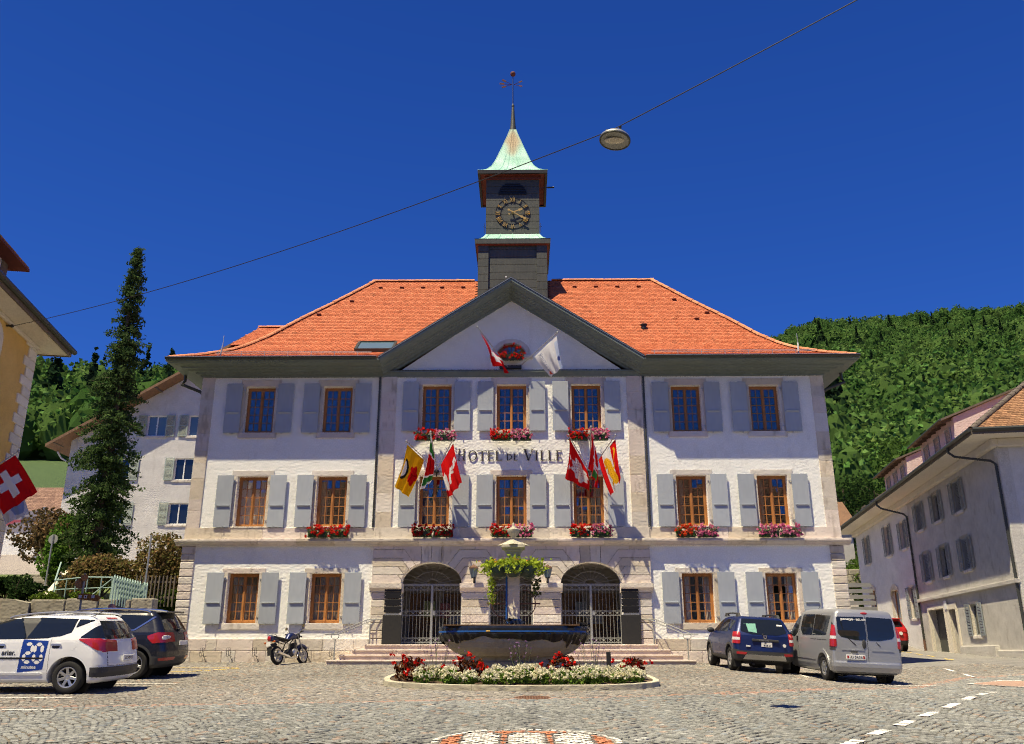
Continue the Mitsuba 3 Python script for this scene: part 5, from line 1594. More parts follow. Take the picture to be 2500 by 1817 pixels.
flag('white flag lettered MOUTIER at the right of the gable window', (1.58, -1.15, 10.73), (.81, -.5, 10.16), (1.36, -.55, 9.39), (1.76, -1.1, 9.56), (.34, -.1, 9.97), (1.60, -1.2, 10.8), d_moutier, nu=110, nv=110, amp=.035, ph=2)
put('bracket', MB().box(-.42, .36, -.13, -.02, 9.86, 9.98, .01), 'm_darkmetal', 'flag_007')
BK = MB()
for x in (-2.55, 2.67):
    put('bracket', MB().box(x - .09, x + .09, -.16, -.02, 6.15, 6.21, .01).bar((x, -.12, 6.18), (x, -.03, 6.02), .04, .03), 'm_darkmetal', 'flag' if x < 0 else 'flag_003')
flag('red flag with white cross on a pole at the yellow house', (-13.31, -6.4, 5.38), (-13.79, -6.9, 4.69), (-13.03, -6.9, 3.72), (-12.59, -6.3, 4.40), (-14.05, -7.2, 4.31), (-13.27, -6.35, 5.5), d_swiss, amp=.04, ph=1)
flag('white and blue flag hanging half hidden behind the red cross flag', (-13.57, -5.6, 4.69), (-13.85, -6.1, 4.3), (-13.41, -6.1, 3.57), (-13.16, -5.5, 3.95), (-14.3, -6.2, 4.0), (-13.5, -5.5, 4.8), d_blue, amp=.04, ph=2)
# ------------------------------------------------------------------ vehicles
scene['m_paint_white'] = {'type': 'principled', 'base_color': col(.72, .73, .74), 'roughness': .35, 'specular': .5, 'clearcoat': .8, 'clearcoat_gloss': .95}
scene['m_paint_black'] = {'type': 'principled', 'base_color': col(.006, .008, .018), 'roughness': .3, 'specular': .5, 'clearcoat': 1.0, 'clearcoat_gloss': .96}
scene['m_paint_blue'] = {'type': 'principled', 'base_color': col(.006, .018, .10), 'roughness': .3, 'metallic': .3, 'specular': .5, 'clearcoat': 1.0, 'clearcoat_gloss': .96}
scene['m_paint_silver'] = {'type': 'principled', 'base_color': col(.40, .41, .42), 'roughness': .38, 'metallic': .55, 'specular': .5, 'clearcoat': .8, 'clearcoat_gloss': .95}
scene['m_paint_red'] = {'type': 'principled', 'base_color': col(.42, .012, .014), 'roughness': .3, 'specular': .5, 'clearcoat': 1.0, 'clearcoat_gloss': .95}
scene['m_carglass'] = pri((.012, .015, .016), .04, spec=.9)
scene['m_redlens'] = pri((.38, .010, .012), .12, spec=.8, clearcoat=1.0)
scene['m_clearlens'] = pri((.62, .60, .60), .12, spec=.8)
scene['m_plasticgrey'] = pri((.045, .046, .048), .55)
scene['m_tyre'] = pri((.018, .018, .018), .8)
scene['m_alloy'] = pri((.52, .53, .54), .3, .8)
scene['m_chrome'] = pri((.75, .75, .76), .12, .95)
scene['m_mirror'] = pri((.85, .87, .9), .03, 1.0)
scene['m_plate'] = pri((.74, .74, .72), .5)
scene['m_signblue'] = pri((.012, .045, .27), .35)
scene['m_orangelens'] = pri((.62, .14, .02), .2)

class Body:
    """car body from level slices: local X forward, Y left, Z up, origin on the ground under the rear axle.
    prof: list of (z, rear x, front x, half width, rear bow, front bow, rear corner radius, front corner radius)"""
    def __init__(s, prof):
        s.p = np.array(prof, float)
    def at(s, z):
        return [np.interp(z, s.p[:, 0], s.p[:, k]) for k in range(1, 8)]
    def ring(s, z, off=0.0):
        xr, xf, w, br, bf, rr, rf = s.at(z)
        xr, xf, w = xr - off, xf + off, w + off
        rr, rf = min(rr, w * .8), min(rf, w * .8)
        L = []
        for t in np.linspace(0, 1, 9):
            y = (w - rr) * t; L.append((xr + br * (y / w) ** 2, y))
        x0 = xr + br * ((w - rr) / w) ** 2
        for a in np.linspace(0, PI / 2, 8)[1:]:
            L.append((x0 + rr * (1 - math.cos(a)), w - rr + rr * math.sin(a)))
        x1 = xf - bf * ((w - rf) / w) ** 2
        for t in np.linspace(0, 1, 25)[1:]:
            x = (x0 + rr) * (1 - t) + (x1 - rf) * t
            L.append((x, w - 0.02 * (2 * t - 1) ** 4))
        for a in np.linspace(0, PI / 2, 8)[1:]:
            L.append((x1 - rf + rf * math.sin(a), w - rf + rf * math.cos(a) - 0.02 * (1 - a / (PI / 2))))
        for t in np.linspace(1, 0, 9)[1:]:
            y = (w - rf) * t; L.append((xf - bf * (y / w) ** 2, y))
        h = np.array(L)
        full = np.vstack([h, (h * [1, -1])[-2:0:-1]])
        return np.column_stack([full, np.full(len(full), z)])
    def solid(s, off=0.0, zs=None):
        z0, z1 = s.p[0, 0], s.p[-1, 0]
        if zs is None:
            zs = np.unique(np.round(np.concatenate([s.p[:, 0], np.linspace(z0, z1, 46)]), 4))
        R = [s.ring(z, off) for z in zs]
        m = len(R[0])
        v = np.concatenate(R + [np.array([[R[0][:, 0].mean(), 0, zs[0] - off]]), np.array([[R[-1][:, 0].mean(), 0, zs[-1] + off]])])
        f = []
        for i in range(len(R) - 1):
            a = i * m + np.arange(m); b = i * m + (np.arange(m) + 1) % m
            f.append(np.stack([a, a + m, b + m], 1)); f.append(np.stack([a, b + m, b], 1))
        a = np.arange(m); b = (a + 1) % m; t = len(v) - 2
        f.append(np.stack([a, b, np.full(m, t)], 1)); f.append(np.stack([(len(R) - 1) * m + b, (len(R) - 1) * m + a, np.full(m, t + 1)], 1))
        f = np.concatenate(f)
        M = manifold3d.Manifold(manifold3d.Mesh(np.asarray(v, np.float32), np.asarray(f, np.uint32)))
        if M.volume() < 0:
            M = manifold3d.Manifold(manifold3d.Mesh(np.asarray(v, np.float32), np.asarray(f[:, ::-1].copy(), np.uint32)))
        return M
def cyl_y(x, z, r, y0, y1, n=48):
    return manifold3d.Manifold.cylinder(abs(y1 - y0), r, r, n).rotate([-90, 0, 0]).translate([x, min(y0, y1), z])
def prism_side(pts, y0, y1):
    """polygon in (x, z) carried across y0..y1"""
    cs = manifold3d.CrossSection([np.array(sg.polygon.orient(sg.Polygon(pts)).exterior.coords)[:-1]])
    return manifold3d.Manifold.extrude(cs, y1 - y0).transform(np.array([[1, 0, 0, 0], [0, 0, -1, y1], [0, 1, 0, 0]], float))
def prism_rear(pts, x0, x1):
    """polygon in (y, z) carried along x0..x1"""
    cs = manifold3d.CrossSection([np.array(sg.polygon.orient(sg.Polygon(pts)).exterior.coords)[:-1]])
    return manifold3d.Manifold.extrude(cs, x1 - x0).transform(np.array([[0, 0, 1, x0], [1, 0, 0, 0], [0, 1, 0, 0]], float))
def soft(pts, r):
    g = sg.Polygon(pts).buffer(0)
    return list(g.buffer(-r).buffer(2 * r).buffer(-r).exterior.coords)[:-1]
def sym(pts):
    return [(-y, z) for y, z in pts]

class Car:
    def __init__(s, name, label, cat, x, y, heading, body, arches, paint, dz=0.0, group=None, sc=1.0):
        s.key = thing(name, label, cat, group)
        s.body, s.paint = body, paint
        s.off = {}
        c, sn = math.cos(heading), math.sin(heading)
        fx = arr(c, sn, 0); ly = arr(-sn, c, 0)
        wb = 2.6
        z0 = float(gz(x, y))
        p = lambda a, b: float(gz(x + fx[0] * a + ly[0] * b, y + fx[1] * a + ly[1] * b))
        X = unit(arr(fx[0], fx[1], (p(wb, 0) - p(0, 0)) / wb)); Y = arr(ly[0], ly[1], (p(0, .75) - p(0, -.75)) / 1.5)
        Z = unit(np.cross(X, Y)); Y = np.cross(Z, X)
        s.M = np.eye(4); s.M[:3, 0], s.M[:3, 1], s.M[:3, 2], s.M[:3, 3] = X, Y, Z, (x, y, z0 + dz + 0.022)
        s.M[:3, :3] *= sc
        m = body.solid()
        for (ax, az, r, w) in arches:
            for q in (1, -1):
                m = m - cyl_y(ax, az, r, q * (w - .28), q * (w + .5))
        s.put('body', m, paint, 32)
    def put(s, name, m, mat, smooth=False, parent=None):
        if isinstance(m, manifold3d.Manifold):
            g = m.to_mesh(); m = trimesh.Trimesh(g.vert_properties[:, :3], g.tri_verts, process=False)
            if not len(m.faces):
                print('EMPTY', s.key, name); return None
        return put(name, m, mat, parent or s.key, smooth=smooth, M=s.M)
    def skin(s, name, prisms, mat, off=0.006, parent=None, smooth=32):
        if off not in s.off:
            s.off[off] = s.body.solid(off)
        r = None
        for p in (prisms if isinstance(prisms, list) else [prisms]):
            r = (s.off[off] ^ p) if r is None else r + (s.off[off] ^ p)
        return s.put(name, r, mat, smooth, parent)
    def sides(s, name, pts, mat, off=0.006, parent=None):
        for q in ((.35, 1.6), (-1.6, -.35)):
            s.skin(name, prism_side(pts, *q), mat, off, parent)
    def wheel(s, x, y, r, w, rim, spokes, style=0):
        W = uniq('wheel', s.key)
        sg_ = 1 if y > 0 else -1
        base = mat4(x, y, r) @ np.array([[1, 0, 0, 0], [0, 0, sg_, 0], [0, -sg_, 0, 0], [0, 0, 0, 1.0]])   # local z -> outward
        h = w / 2
        ty = [(rim - .01, -h * .9), (rim + .02, -h), (r - .035, -h), (r - .008, -h * .82), (r, -h * .55), (r, h * .55), (r - .008, h * .82), (r - .035, h), (rim + .02, h), (rim - .005, h * .9), (rim - .02, h * .75)]
        s.put('tyre', MB().lathe(ty, 44, base).get(), 'm_tyre', 35, W)
        q = MB().lathe([(rim - .004, h * .86), (rim - .012, h * .90), (rim - .03, h * .82), (rim - .035, h * .2), (rim - .05, -h * .5)], 40, base)
        q.lathe([(0, h * .66), (.05, h * .64), (.062, h * .5), (.06, h * .2), (0, h * .2)], 18, base)
        for k in range(spokes):
            a = 2 * PI * k / spokes + .3
            for da in ((-.10, .10) if style else (0,)):
                p0 = arr(.045 * math.cos(a + da * 1.5), .045 * math.sin(a + da * 1.5), h * .56); p1 = arr((rim - .02) * math.cos(a + da), (rim - .02) * math.sin(a + da), h * .72)
                pm = np.array([p0, p1]) @ base[:3, :3].T + base[:3, 3]
                q.bar(pm[0], pm[1], .055 if not style else .026, .022, .004, up=base[:3, 2])
        s.put('rim', q.get(), 'm_alloy', 35, W)
        s.put('hub_well', MB().lathe([(0, -h * .1), (rim - .02, -h * .1), (rim - .02, -h * .3)], 28, base).get(), 'm_black', False, W)
    def liner(s, arches, w):
        q = MB()
        for ax, az, r, _ in arches:
            for sd in (1, -1):
                q.lathe([(0, 0), (r * 1.02, 0)], 32, mat4(ax, sd * (w - .275), az, rx=90))
        s.put('wheel_well', q.get(), 'm_black'); tag(s.key + '__wheel_well', kind='stuff')

# ---- white estate car with the blue newspaper square, heading left
wb_ = [(.20, -.60, 3.20, .80, .08, .10, .10, .12), (.26, -.70, 3.28, .845, .10, .16, .20, .25), (.40, -.775, 3.33, .865, .13, .22, .26, .34), (.55, -.785, 3.34, .872, .13, .26, .27, .38), (.68, -.765, 3.31, .875, .13, .28, .26, .42),
       (.80, -.735, 3.18, .870, .12, .36, .24, .46), (.90, -.715, 2.95, .862, .12, .34, .22, .44), (.97, -.70, 2.62, .855, .12, .22, .22, .34), (1.02, -.68, 2.38, .845, .12, .20, .21, .30), (1.10, -.64, 2.23, .810, .12, .20, .20, .28),
       (1.22, -.565, 2.02, .755, .11, .18, .18, .26), (1.34, -.475, 1.76, .705, .10, .16, .16, .24), (1.43, -.38, 1.48, .650, .09, .14, .14, .22), (1.475, -.31, 1.22, .600, .08, .12, .14, .20), (1.495, -.22, 1.0, .54, .06, .1, .14, .2), (1.505, .1, .7, .42, .03, .05, .1, .1)]
ar = [(0, .31, .395, .875), (2.54, .31, .395, .875)]
WC = Car('white_estate_car', 'white estate car with a blue square reading 20 minutes on its door', 'car', -8.24, -11.05, PI, Body(wb_), ar, 'm_paint_white', sc=.955)
# (Y left is the side seen: heading -x, left = -y)
WC.sides('side_window', soft([(.92, 1.06), (1.14, 1.43), (1.95, 1.40), (2.18, 1.08), (2.15, 1.02), (.95, 1.04)], .02), 'm_carglass')
WC.sides('side_window', soft([(.06, 1.16), (.02, 1.42), (.82, 1.455), (.76, 1.40), (.92, 1.05), (.55, 1.06), (.25, 1.09)], .015), 'm_carglass')
WC.sides('pillar_trim', soft([(.0, 1.43), (1.2, 1.445), (1.2, 1.05), (.94, 1.035), (.5, 1.05), (.05, 1.16)], .015), 'm_plasticgrey', .0035)
WC.sides('quarter_window', soft([(-.36, 1.40), (-.03, 1.42), (.0, 1.25)], .012), 'm_carglass')
WC.sides('rear_quarter_glass', soft([(-.14, 1.06), (-.50, 1.35), (-.56, 1.30), (-.80, 1.04)], .012), 'm_carglass', .005)
WC.skin('rear_window', prism_rear(soft([(-.70, 1.03), (.70, 1.03), (.64, 1.22), (.55, 1.385), (-.55, 1.385), (-.64, 1.22)], .03), -1.2, 0.05), 'm_carglass', .007)
WC.sides('tail_light', soft([(-.10, 1.045), (-.52, 1.05), (-.80, .97), (-.80, .78), (-.55, .82)], .015), 'm_redlens', .012)
WC.skin('tail_light', prism_rear(soft([(.55, 1.03), (.86, 1.03), (.9, .78), (.66, .79)], .02), -1.2, -.62), 'm_redlens', .011)
WC.skin('tail_light', prism_rear(sym(soft([(.55, 1.03), (.86, 1.03), (.9, .78), (.66, .79)], .02)), -1.2, -.62), 'm_redlens', .011)
WC.skin('bumper_pad', prism_rear(soft([(-.84, .50), (.84, .50), (.95, .49), (.95, .36), (.84, .31), (-.84, .31), (-.95, .36), (-.95, .49)], .02), -1.2, -.45), 'm_plasticgrey', .022)
WC.skin('tailgate_seam', [prism_rear([(-.68, .515), (.68, .515), (.68, .523), (-.68, .523)], -1.2, -.3), prism_rear([(.675, .52), (.685, .52), (.685, .80), (.675, .80)], -1.2, -.3), prism_rear([(-.685, .52), (-.675, .52), (-.675, .80), (-.685, .80)], -1.2, -.3)], 'm_black', .0025)
WC.put('number_plate', MB().box(-.83, -.80, -.26, .26, .60, .71, .004).get(), 'm_plate')
WC.put('plate_text', trimesh.Trimesh(*(lambda m: (m.vertices @ np.array([[0, -1, 0], [0, 0, 1], [-1, 0, 0]], float) + arr(-.832, .20, .628), m.faces))(meshkit.text_mesh('JU 30012', .055, .002))), 'm_black')
WC.skin('third_brake_light', prism_rear([(-.22, 1.425), (.22, 1.425), (.22, 1.45), (-.22, 1.45)], -1.2, .1), 'm_redlens', .014)
for z0, z1, m, o in ((.655, .69, 'm_black', .008), (.36, .40, 'm_paint_white', .014)):
    WC.sides('side_strip', [(.50, (z0 + z1) / 2), (.54, z1), (2.10, z1), (2.10, z0), (.54, z0)], m, o)
for xs, zt in (((1.52, 1.526), 1.05), ((.40, .406), 1.05)):
    WC.sides('door_seam', [(xs[0], .28), (xs[1], .28), (xs[1], zt), (xs[0], zt)], 'm_black', .002)
for xc in (.30, 1.42):
    WC.sides('door_handle', soft([(xc - .13, .905), (xc + .10, .915), (xc + .07, .95), (xc - .10, .945)], .01), 'm_alloy', .022)
    WC.sides('handle_recess', soft([(xc - .11, .91), (xc - .06, .855), (xc + .04, .855), (xc + .10, .91)], .02), 'm_plasticgrey', .003)
WC.sides('fuel_flap', [(-.02 + .085 * math.cos(t), .90 + .085 * math.sin(t)) for t in np.linspace(0, 2 * PI, 25)[:-1]], 'm_paint_white', .0035)
for sd in (1, -1):
    a = np.linspace(0, 1, 22)
    pts = np.stack([-.30 + 1.75 * a, np.full(22, sd * .585), 1.49 + .075 * np.sin(PI * a) ** .5 - .05 * a ** 2], 1)
    WC.put('roof_rail', MB().tube(pts, .019, 8).get(), 'm_alloy', 35)
WC.put('rear_wiper', MB().bar((-.665, .05, 1.09), (-.64, -.30, 1.12), .02, .025).ball((-.66, .05, 1.08), .03, 1).get(), 'm_black')
WC.put('aerial', MB().tube([(-.02, 0, 1.5), (-.22, 0, 1.60)], .008, 5).get(), 'm_black')
WC.put('mirror', MB().ball((2.02, .98, 1.06), (.07, .11, .075), 2).get(), 'm_paint_white', True)
WC.put('mirror', MB().ball((2.02, -.98, 1.06), (.07, .11, .075), 2).get(), 'm_paint_white', True)
for x in (0, 2.54):
    for y in (.76, -.76):
        WC.wheel(x, y, .31, .19, .205, 7)
WC.liner(ar, .875)
# the door square with its seven-segment 20 and the word below, following the door's surface
SQP = [(.455, 1.00), (.965, 1.03), (1.0, .40), (.50, .46)]
s1 = WC.skin('door_sign', prism_side(SQP, .35, 1.6), 'm_signblue', .0045)
def seven(x0, z0, w, h, segs, t=.066):
    """hexagonal segments; x runs backwards (text reads from front to back)"""
    S = {'a': ((.0, 1), (1, 1)), 'd': ((0, 0), (1, 0)), 'g': ((0, .5), (1, .5)), 'f': ((0, 1), (0, .5)), 'b': ((1, 1), (1, .5)), 'e': ((0, .5), (0, 0)), 'c': ((1, .5), (1, 0))}
    out = []
    for c in segs:
        (a, b), (cc, d) = S[c]
        p, q = arr(x0 - a * w, z0 + b * h), arr(x0 - cc * w, z0 + d * h)
        k = unit(q - p); n = arr(-k[1], k[0]); p2, q2 = p + k * .012, q - k * .012
        out.append([tuple(p2), tuple(p2 + k * t / 2 + n * t / 2), tuple(q2 - k * t / 2 + n * t / 2), tuple(q2), tuple(q2 - k * t / 2 - n * t / 2), tuple(p2 + k * t / 2 - n * t / 2)])
    return out
SEGS = seven(.90, .60, .145, .34, 'abged') + seven(.70, .595, .145, .34, 'abcdef')
s2 = WC.skin('door_sign_digits', [prism_side(p, .35, 1.6) for p in SEGS], 'm_plate', .0065)
def door_text(txt, x0, z0, h, mat, name, bold=True):
    g = meshkit.text_mesh(txt, h, .003, bold)
    v = np.array(g.vertices); xs = x0 - v[:, 0]; zs = z0 + v[:, 1]
    w = np.interp(zs, WC.body.p[:, 0], WC.body.p[:, 3])
    k = np.stack([xs, w + .0045 + v[:, 2], zs], 1)
    WC.put(name, trimesh.Trimesh(k, g.faces, process=False), mat)
door_text('minutes', .93, .475, .058, 'm_plate', 'door_sign_word')
door_text('arler.', 1.36, .735, .085, 'm_black', 'door_lettering')

# ---- dark blue-black SUV behind it, heading left
sb_ = [(.26, -.62, 3.42, .84, .08, .10, .12, .12), (.34, -.76, 3.52, .90, .12, .18, .24, .28), (.50, -.85, 3.56, .915, .15, .26, .30, .36), (.66, -.86, 3.56, .92, .15, .28, .30, .4), (.82, -.835, 3.50, .92, .15, .32, .28, .44),
       (.96, -.80, 3.30, .912, .14, .38, .26, .46), (1.06, -.775, 2.92, .90, .14, .30, .25, .40), (1.13, -.75, 2.52, .885, .13, .22, .24, .30), (1.22, -.70, 2.30, .845, .13, .2, .22, .28), (1.36, -.61, 2.05, .785, .12, .18, .2, .26), (1.50, -.51, 1.74, .725, .11, .16, .18, .24), (1.59, -.44, 1.42, .67, .10, .14, .16, .22), (1.635, -.37, 1.15, .61, .08, .12, .14, .2), (1.655, -.1, .8, .5, .05, .06, .1, .1)]
ar = [(0, .36, .44, .92), (2.69, .36, .44, .92)]
DS = Car('dark_suv', 'glossy dark navy sport utility car parked behind the white estate car', 'car', -8.74, -7.05, PI, Body(sb_), ar, 'm_paint_black', sc=.925)
DS.sides('side_window', soft([(.10, 1.19), (-.36, 1.50), (-.28, 1.545), (.52, 1.56), (.55, 1.16)], .015), 'm_carglass')
DS.sides('side_window', soft([(.60, 1.16), (.58, 1.56), (1.35, 1.57), (1.50, 1.13)], .015), 'm_carglass')
DS.sides('side_window', soft([(1.56, 1.13), (1.42, 1.57), (1.75, 1.50), (2.26, 1.20), (2.25, 1.13)], .015), 'm_carglass')
DS.sides('chrome_trim', [(-.40, 1.50), (-.36, 1.525), (.09, 1.20), (.60, 1.165), (2.2, 1.13), (2.2, 1.105), (.60, 1.14), (.06, 1.175)], 'm_chrome', .010)
DS.skin('rear_window', prism_rear(soft([(-.72, 1.17), (.72, 1.17), (.58, 1.53), (-.58, 1.53)], .04), -1.2, 0.05), 'm_carglass', .007)
DS.sides('tail_light', soft([(-.28, 1.04), (-.32, .96), (-.45, .86), (-.95, .90), (-.95, 1.10), (-.55, 1.13)], .03), 'm_redlens', .012)
DS.skin('tail_light', prism_rear(soft([(.62, 1.10), (.92, 1.10), (.95, .86), (.66, .88)], .02), -1.2, -.72), 'm_redlens', .011)
DS.skin('tail_light', prism_rear(sym(soft([(.62, 1.10), (.92, 1.10), (.95, .86), (.66, .88)], .02)), -1.2, -.72), 'm_redlens', .011)
DS.sides('light_ring', [(-.70 + .055 * math.cos(t), 1.0 + .055 * math.sin(t)) for t in np.linspace(0, 2 * PI, 21)[:-1]], 'm_clearlens', .0135)
DS.skin('lower_bumper', prism_rear([(-1, .26), (1, .26), (1, .56), (.8, .52), (-.8, .52), (-1, .56)], -1.2, -.42), 'm_plasticgrey', .010)
DS.sides('bumper_reflector', [(-.62, .50), (-.84, .52), (-.84, .44), (-.62, .43)], 'm_redlens', .014)
DS.put('number_plate', MB().box(-.905, -.88, -.26, .26, .80, .91, .004).get(), 'm_plate')
DS.put('spoiler', MB().box(-.62, -.30, -.58, .58, 1.60, 1.645, .02).get(), 'm_paint_black')
DS.put('rear_wiper', MB().bar((-.74, .05, 1.20), (-.71, -.32, 1.22), .02, .03).ball((-.75, .05, 1.18), .04, 1).get(), 'm_black')
for sd in (1, -1):
    a = np.linspace(0, 1, 22)
    DS.put('roof_rail', MB().tube(np.stack([-.20 + 2.0 * a, np.full(22, sd * .62), 1.62 + .09 * np.sin(PI * a) ** .5], 1), .026, 8).get(), 'm_chrome', 35)
for ax, az, r, w in ar:
    th = np.linspace(-.25, PI + .25, 24)
    DS.sides('arch_trim', [(ax + (r + .055) * math.cos(t), az + (r + .055) * math.sin(t)) for t in th] + [(ax + r * math.cos(t), az + r * math.sin(t)) for t in th[::-1]], 'm_plasticgrey', .010)
for x in (0, 2.69):
    for y in (.79, -.79):
        DS.wheel(x, y, .355, .225, .24, 5, 1)
DS.liner(ar, .92)
DS.sides('door_seam', [(.56, .40), (.566, .40), (.566, 1.15), (.56, 1.15)], 'm_black', .002)

# ---- blue SUV seen from behind, parked nose to the hall
ub_ = [(.30, -.58, 3.30, .80, .06, .10, .10, .12), (.36, -.74, 3.42, .86, .10, .18, .18, .26), (.50, -.80, 3.47, .90, .12, .26, .22, .36), (.62, -.80, 3.47, .905, .12, .28, .22, .4), (.74, -.775, 3.46, .91, .10, .32, .20, .44), (.92, -.755, 3.30, .905, .10, .36, .19, .44),
       (1.05, -.735, 2.90, .895, .10, .26, .18, .38), (1.12, -.70, 2.45, .875, .10, .2, .18, .30), (1.24, -.62, 2.22, .83, .10, .18, .18, .26), (1.40, -.50, 1.88, .765, .09, .16, .17, .24), (1.52, -.40, 1.55, .71, .08, .14, .16, .22), (1.575, -.34, 1.25, .655, .07, .12, .14, .2), (1.60, -.25, 1.0, .57, .05, .08, .12, .2), (1.61, 0.0, .7, .45, .03, .05, .1, .1)]
ar = [(0, .34, .42, .905), (2.67, .34, .42, .905)]
BS = Car('blue_suv', 'metallic blue sport utility car parked with its back to the square beside the steps', 'car', 6.86, -3.85, PI / 2 + .02, Body(ub_), ar, 'm_paint_blue', sc=.90)
BS.skin('rear_window', prism_rear(soft([(-.70, 1.16), (-.38, 1.085), (.38, 1.085), (.70, 1.16), (.60, 1.53), (-.60, 1.53)], .05), -1.2, .1), 'm_carglass', .007)
BS.skin('window_sticker', prism_rear([(.62, 1.38), (.50, 1.38), (.47, 1.16), (.22, 1.13), (.22, 1.40)], -1.2, .1), 'm_greenglass', .0085)
BS.skin('window_sticker', prism_rear([(-.42, 1.36), (-.60, 1.36), (-.61, 1.40), (-.43, 1.40)], -1.2, .1), 'm_plate', .0085)
for q in (1, -1):
    k = [(.72, 1.14), (.93, 1.14), (.95, .80), (.74, .80)]
    BS.skin('tail_light', prism_rear(soft(k if q > 0 else sym(k), .03), -1.2, -.42), 'm_redlens', .016)
    k = [(.74, .98), (.95, .98), (.95, .90), (.745, .90)]
    BS.skin('reversing_light', prism_rear(k if q > 0 else sym(k), -1.2, -.42), 'm_clearlens', .019)
    k = [(.55, .56), (.84, .57), (.84, .50), (.58, .48)]
    BS.skin('bumper_reflector', prism_rear(k if q > 0 else sym(k), -1.2, -.4), 'm_redlens', .018)
BS.skin('bumper', prism_rear(soft([(-1, .30), (1, .30), (1, .66), (.7, .60), (-.7, .60), (-1, .66)], .02), -1.2, -.42), 'm_plasticgrey', .010)
BS.skin('skid_plate', prism_rear(soft([(-.58, .50), (.58, .50), (.66, .34), (-.66, .34)], .02), -1.2, -.4), 'm_alloy', .022)
BS.put('tailgate_bar', MB().box(-.80, -.755, -.40, .40, .885, .955, .012).get(), 'm_plasticgrey')
g = meshkit.text_mesh('DUSTER', .034, .003, True)
BS.put('tailgate_lettering', trimesh.Trimesh(np.array(g.vertices) @ np.array([[0, -1.5, 0], [0, 0, 1], [-1, 0, 0]], float) + arr(-.802, .19, .903), g.faces, process=False), 'm_alloy')
BS.put('badge', MB().poly(sg.Polygon([(-.06, .05), (.06, .05), (.05, -.03), (.02, -.055), (-.02, -.055), (-.05, -.03)]).difference(sg.Polygon([(-.035, .03), (.035, .03), (.02, -.02), (-.02, -.02)])), .012, np.array([[0, 0, -1, -.755], [-1, 0, 0, 0], [0, 1, 0, 1.02], [0, 0, 0, 1.0]])).get(), 'm_chrome')
BS.put('number_plate', MB().box(-.79, -.765, -.20, .12, .735, .875, .004).get(), 'm_plate')
for i, (t, z) in enumerate((('BE', .828), ('455 U', .755))):
    g = meshkit.text_mesh(t, .038 if not i else .05, .002, True)
    BS.put('plate_text', trimesh.Trimesh(np.array(g.vertices) @ np.array([[0, -1, 0], [0, 0, 1], [-1, 0, 0]], float) + arr(-.792, .035 if not i else .055, z), g.faces, process=False), 'm_black')
BS.put('country_sticker', MB().cyl((-.785, -.57, .80), (-.77, -.57, .80), .05, n=18).get(), 'm_plate')
BS.put('tailgate_label', MB().box(-.785, -.76, .45, .58, .72, .765).get(), 'm_plate')
BS.put('rear_wiper', MB().bar((-.70, .02, 1.09), (-.665, -.36, 1.12), .02, .028).ball((-.71, .05, 1.08), .04, 1).get(), 'm_black')
for sd in (1, -1):
    a = np.linspace(0, 1, 12)
    q = MB().tube(np.stack([-.05 + 1.5 * a, np.full(12, sd * .60), 1.66 + .03 * np.sin(PI * a)], 1), .024, 8)
    for x in (0.02, 1.40):
        q.add(*(lambda h: (h.vertices, h.faces))(trimesh.convex.convex_hull([(x + d, sd * .60 + e, z) for d, e, z in ((-.17, .04, 1.575), (.17, .04, 1.575), (-.17, -.05, 1.6), (.17, -.05, 1.6), (-.09, .025, 1.70), (.10, .025, 1.70), (-.09, -.025, 1.70), (.10, -.025, 1.70))])))
    BS.put('roof_rail', q.get(), 'm_plasticgrey', 30)
    BS.put('mirror', MB().ball((2.02, sd * 1.0, 1.14), (.07, .12, .085), 2).bar((2.02, sd * .86, 1.10), (2.02, sd * .98, 1.12), .05, .04).get(), 'm_plasticgrey', True)
BS.sides('side_window', soft([(.25, 1.13), (.42, 1.50), (1.12, 1.50), (1.12, 1.12)], .02), 'm_carglass')
BS.sides('side_window', soft([(1.20, 1.12), (1.20, 1.50), (1.55, 1.47), (2.12, 1.13)], .02), 'm_carglass')
BS.sides('quarter_window', soft([(-.02, 1.20), (-.20, 1.45), (.28, 1.49), (.14, 1.16)], .02), 'm_carglass')
BS.sides('door_seam', [(1.15, .40), (1.157, .40), (1.157, 1.12), (1.15, 1.12)], 'm_black', .002)
BS.sides('sill_trim', [(.45, .31), (2.2, .31), (2.2, .42), (.45, .42)], 'm_plasticgrey', .014)
for ax, az, r, w in ar:
    th = np.linspace(-.2, PI + .2, 24)
    BS.sides('arch_trim', [(ax + (r + .065) * math.cos(t), az + (r + .065) * math.sin(t)) for t in th] + [(ax + r * math.cos(t), az + r * math.sin(t)) for t in th[::-1]], 'm_plasticgrey', .016)
for x in (0, 2.67):
    for y in (.78, -.78):
        BS.wheel(x, y, .345, .215, .215, 5, 1)
BS.liner(ar, .905)
BS.put('mud_flap', MB().box(-.40, -.385, .62, .86, .12, .42).get(), 'm_tyre'); BS.put('mud_flap', MB().box(-.40, -.385, -.86, -.62, .12, .42).get(), 'm_tyre')
BS.put('underbody', MB().box(-.55, 3.1, -.60, .60, .22, .34, .03).box(-.2, .35, -.18, .22, .12, .24, .05).cyl((-.3, .3, .24), (-.66, .33, .23), .04, n=10).cyl((0, -.75, .33), (0, .75, .33), .05, n=10).get(), 'm_matteblack')

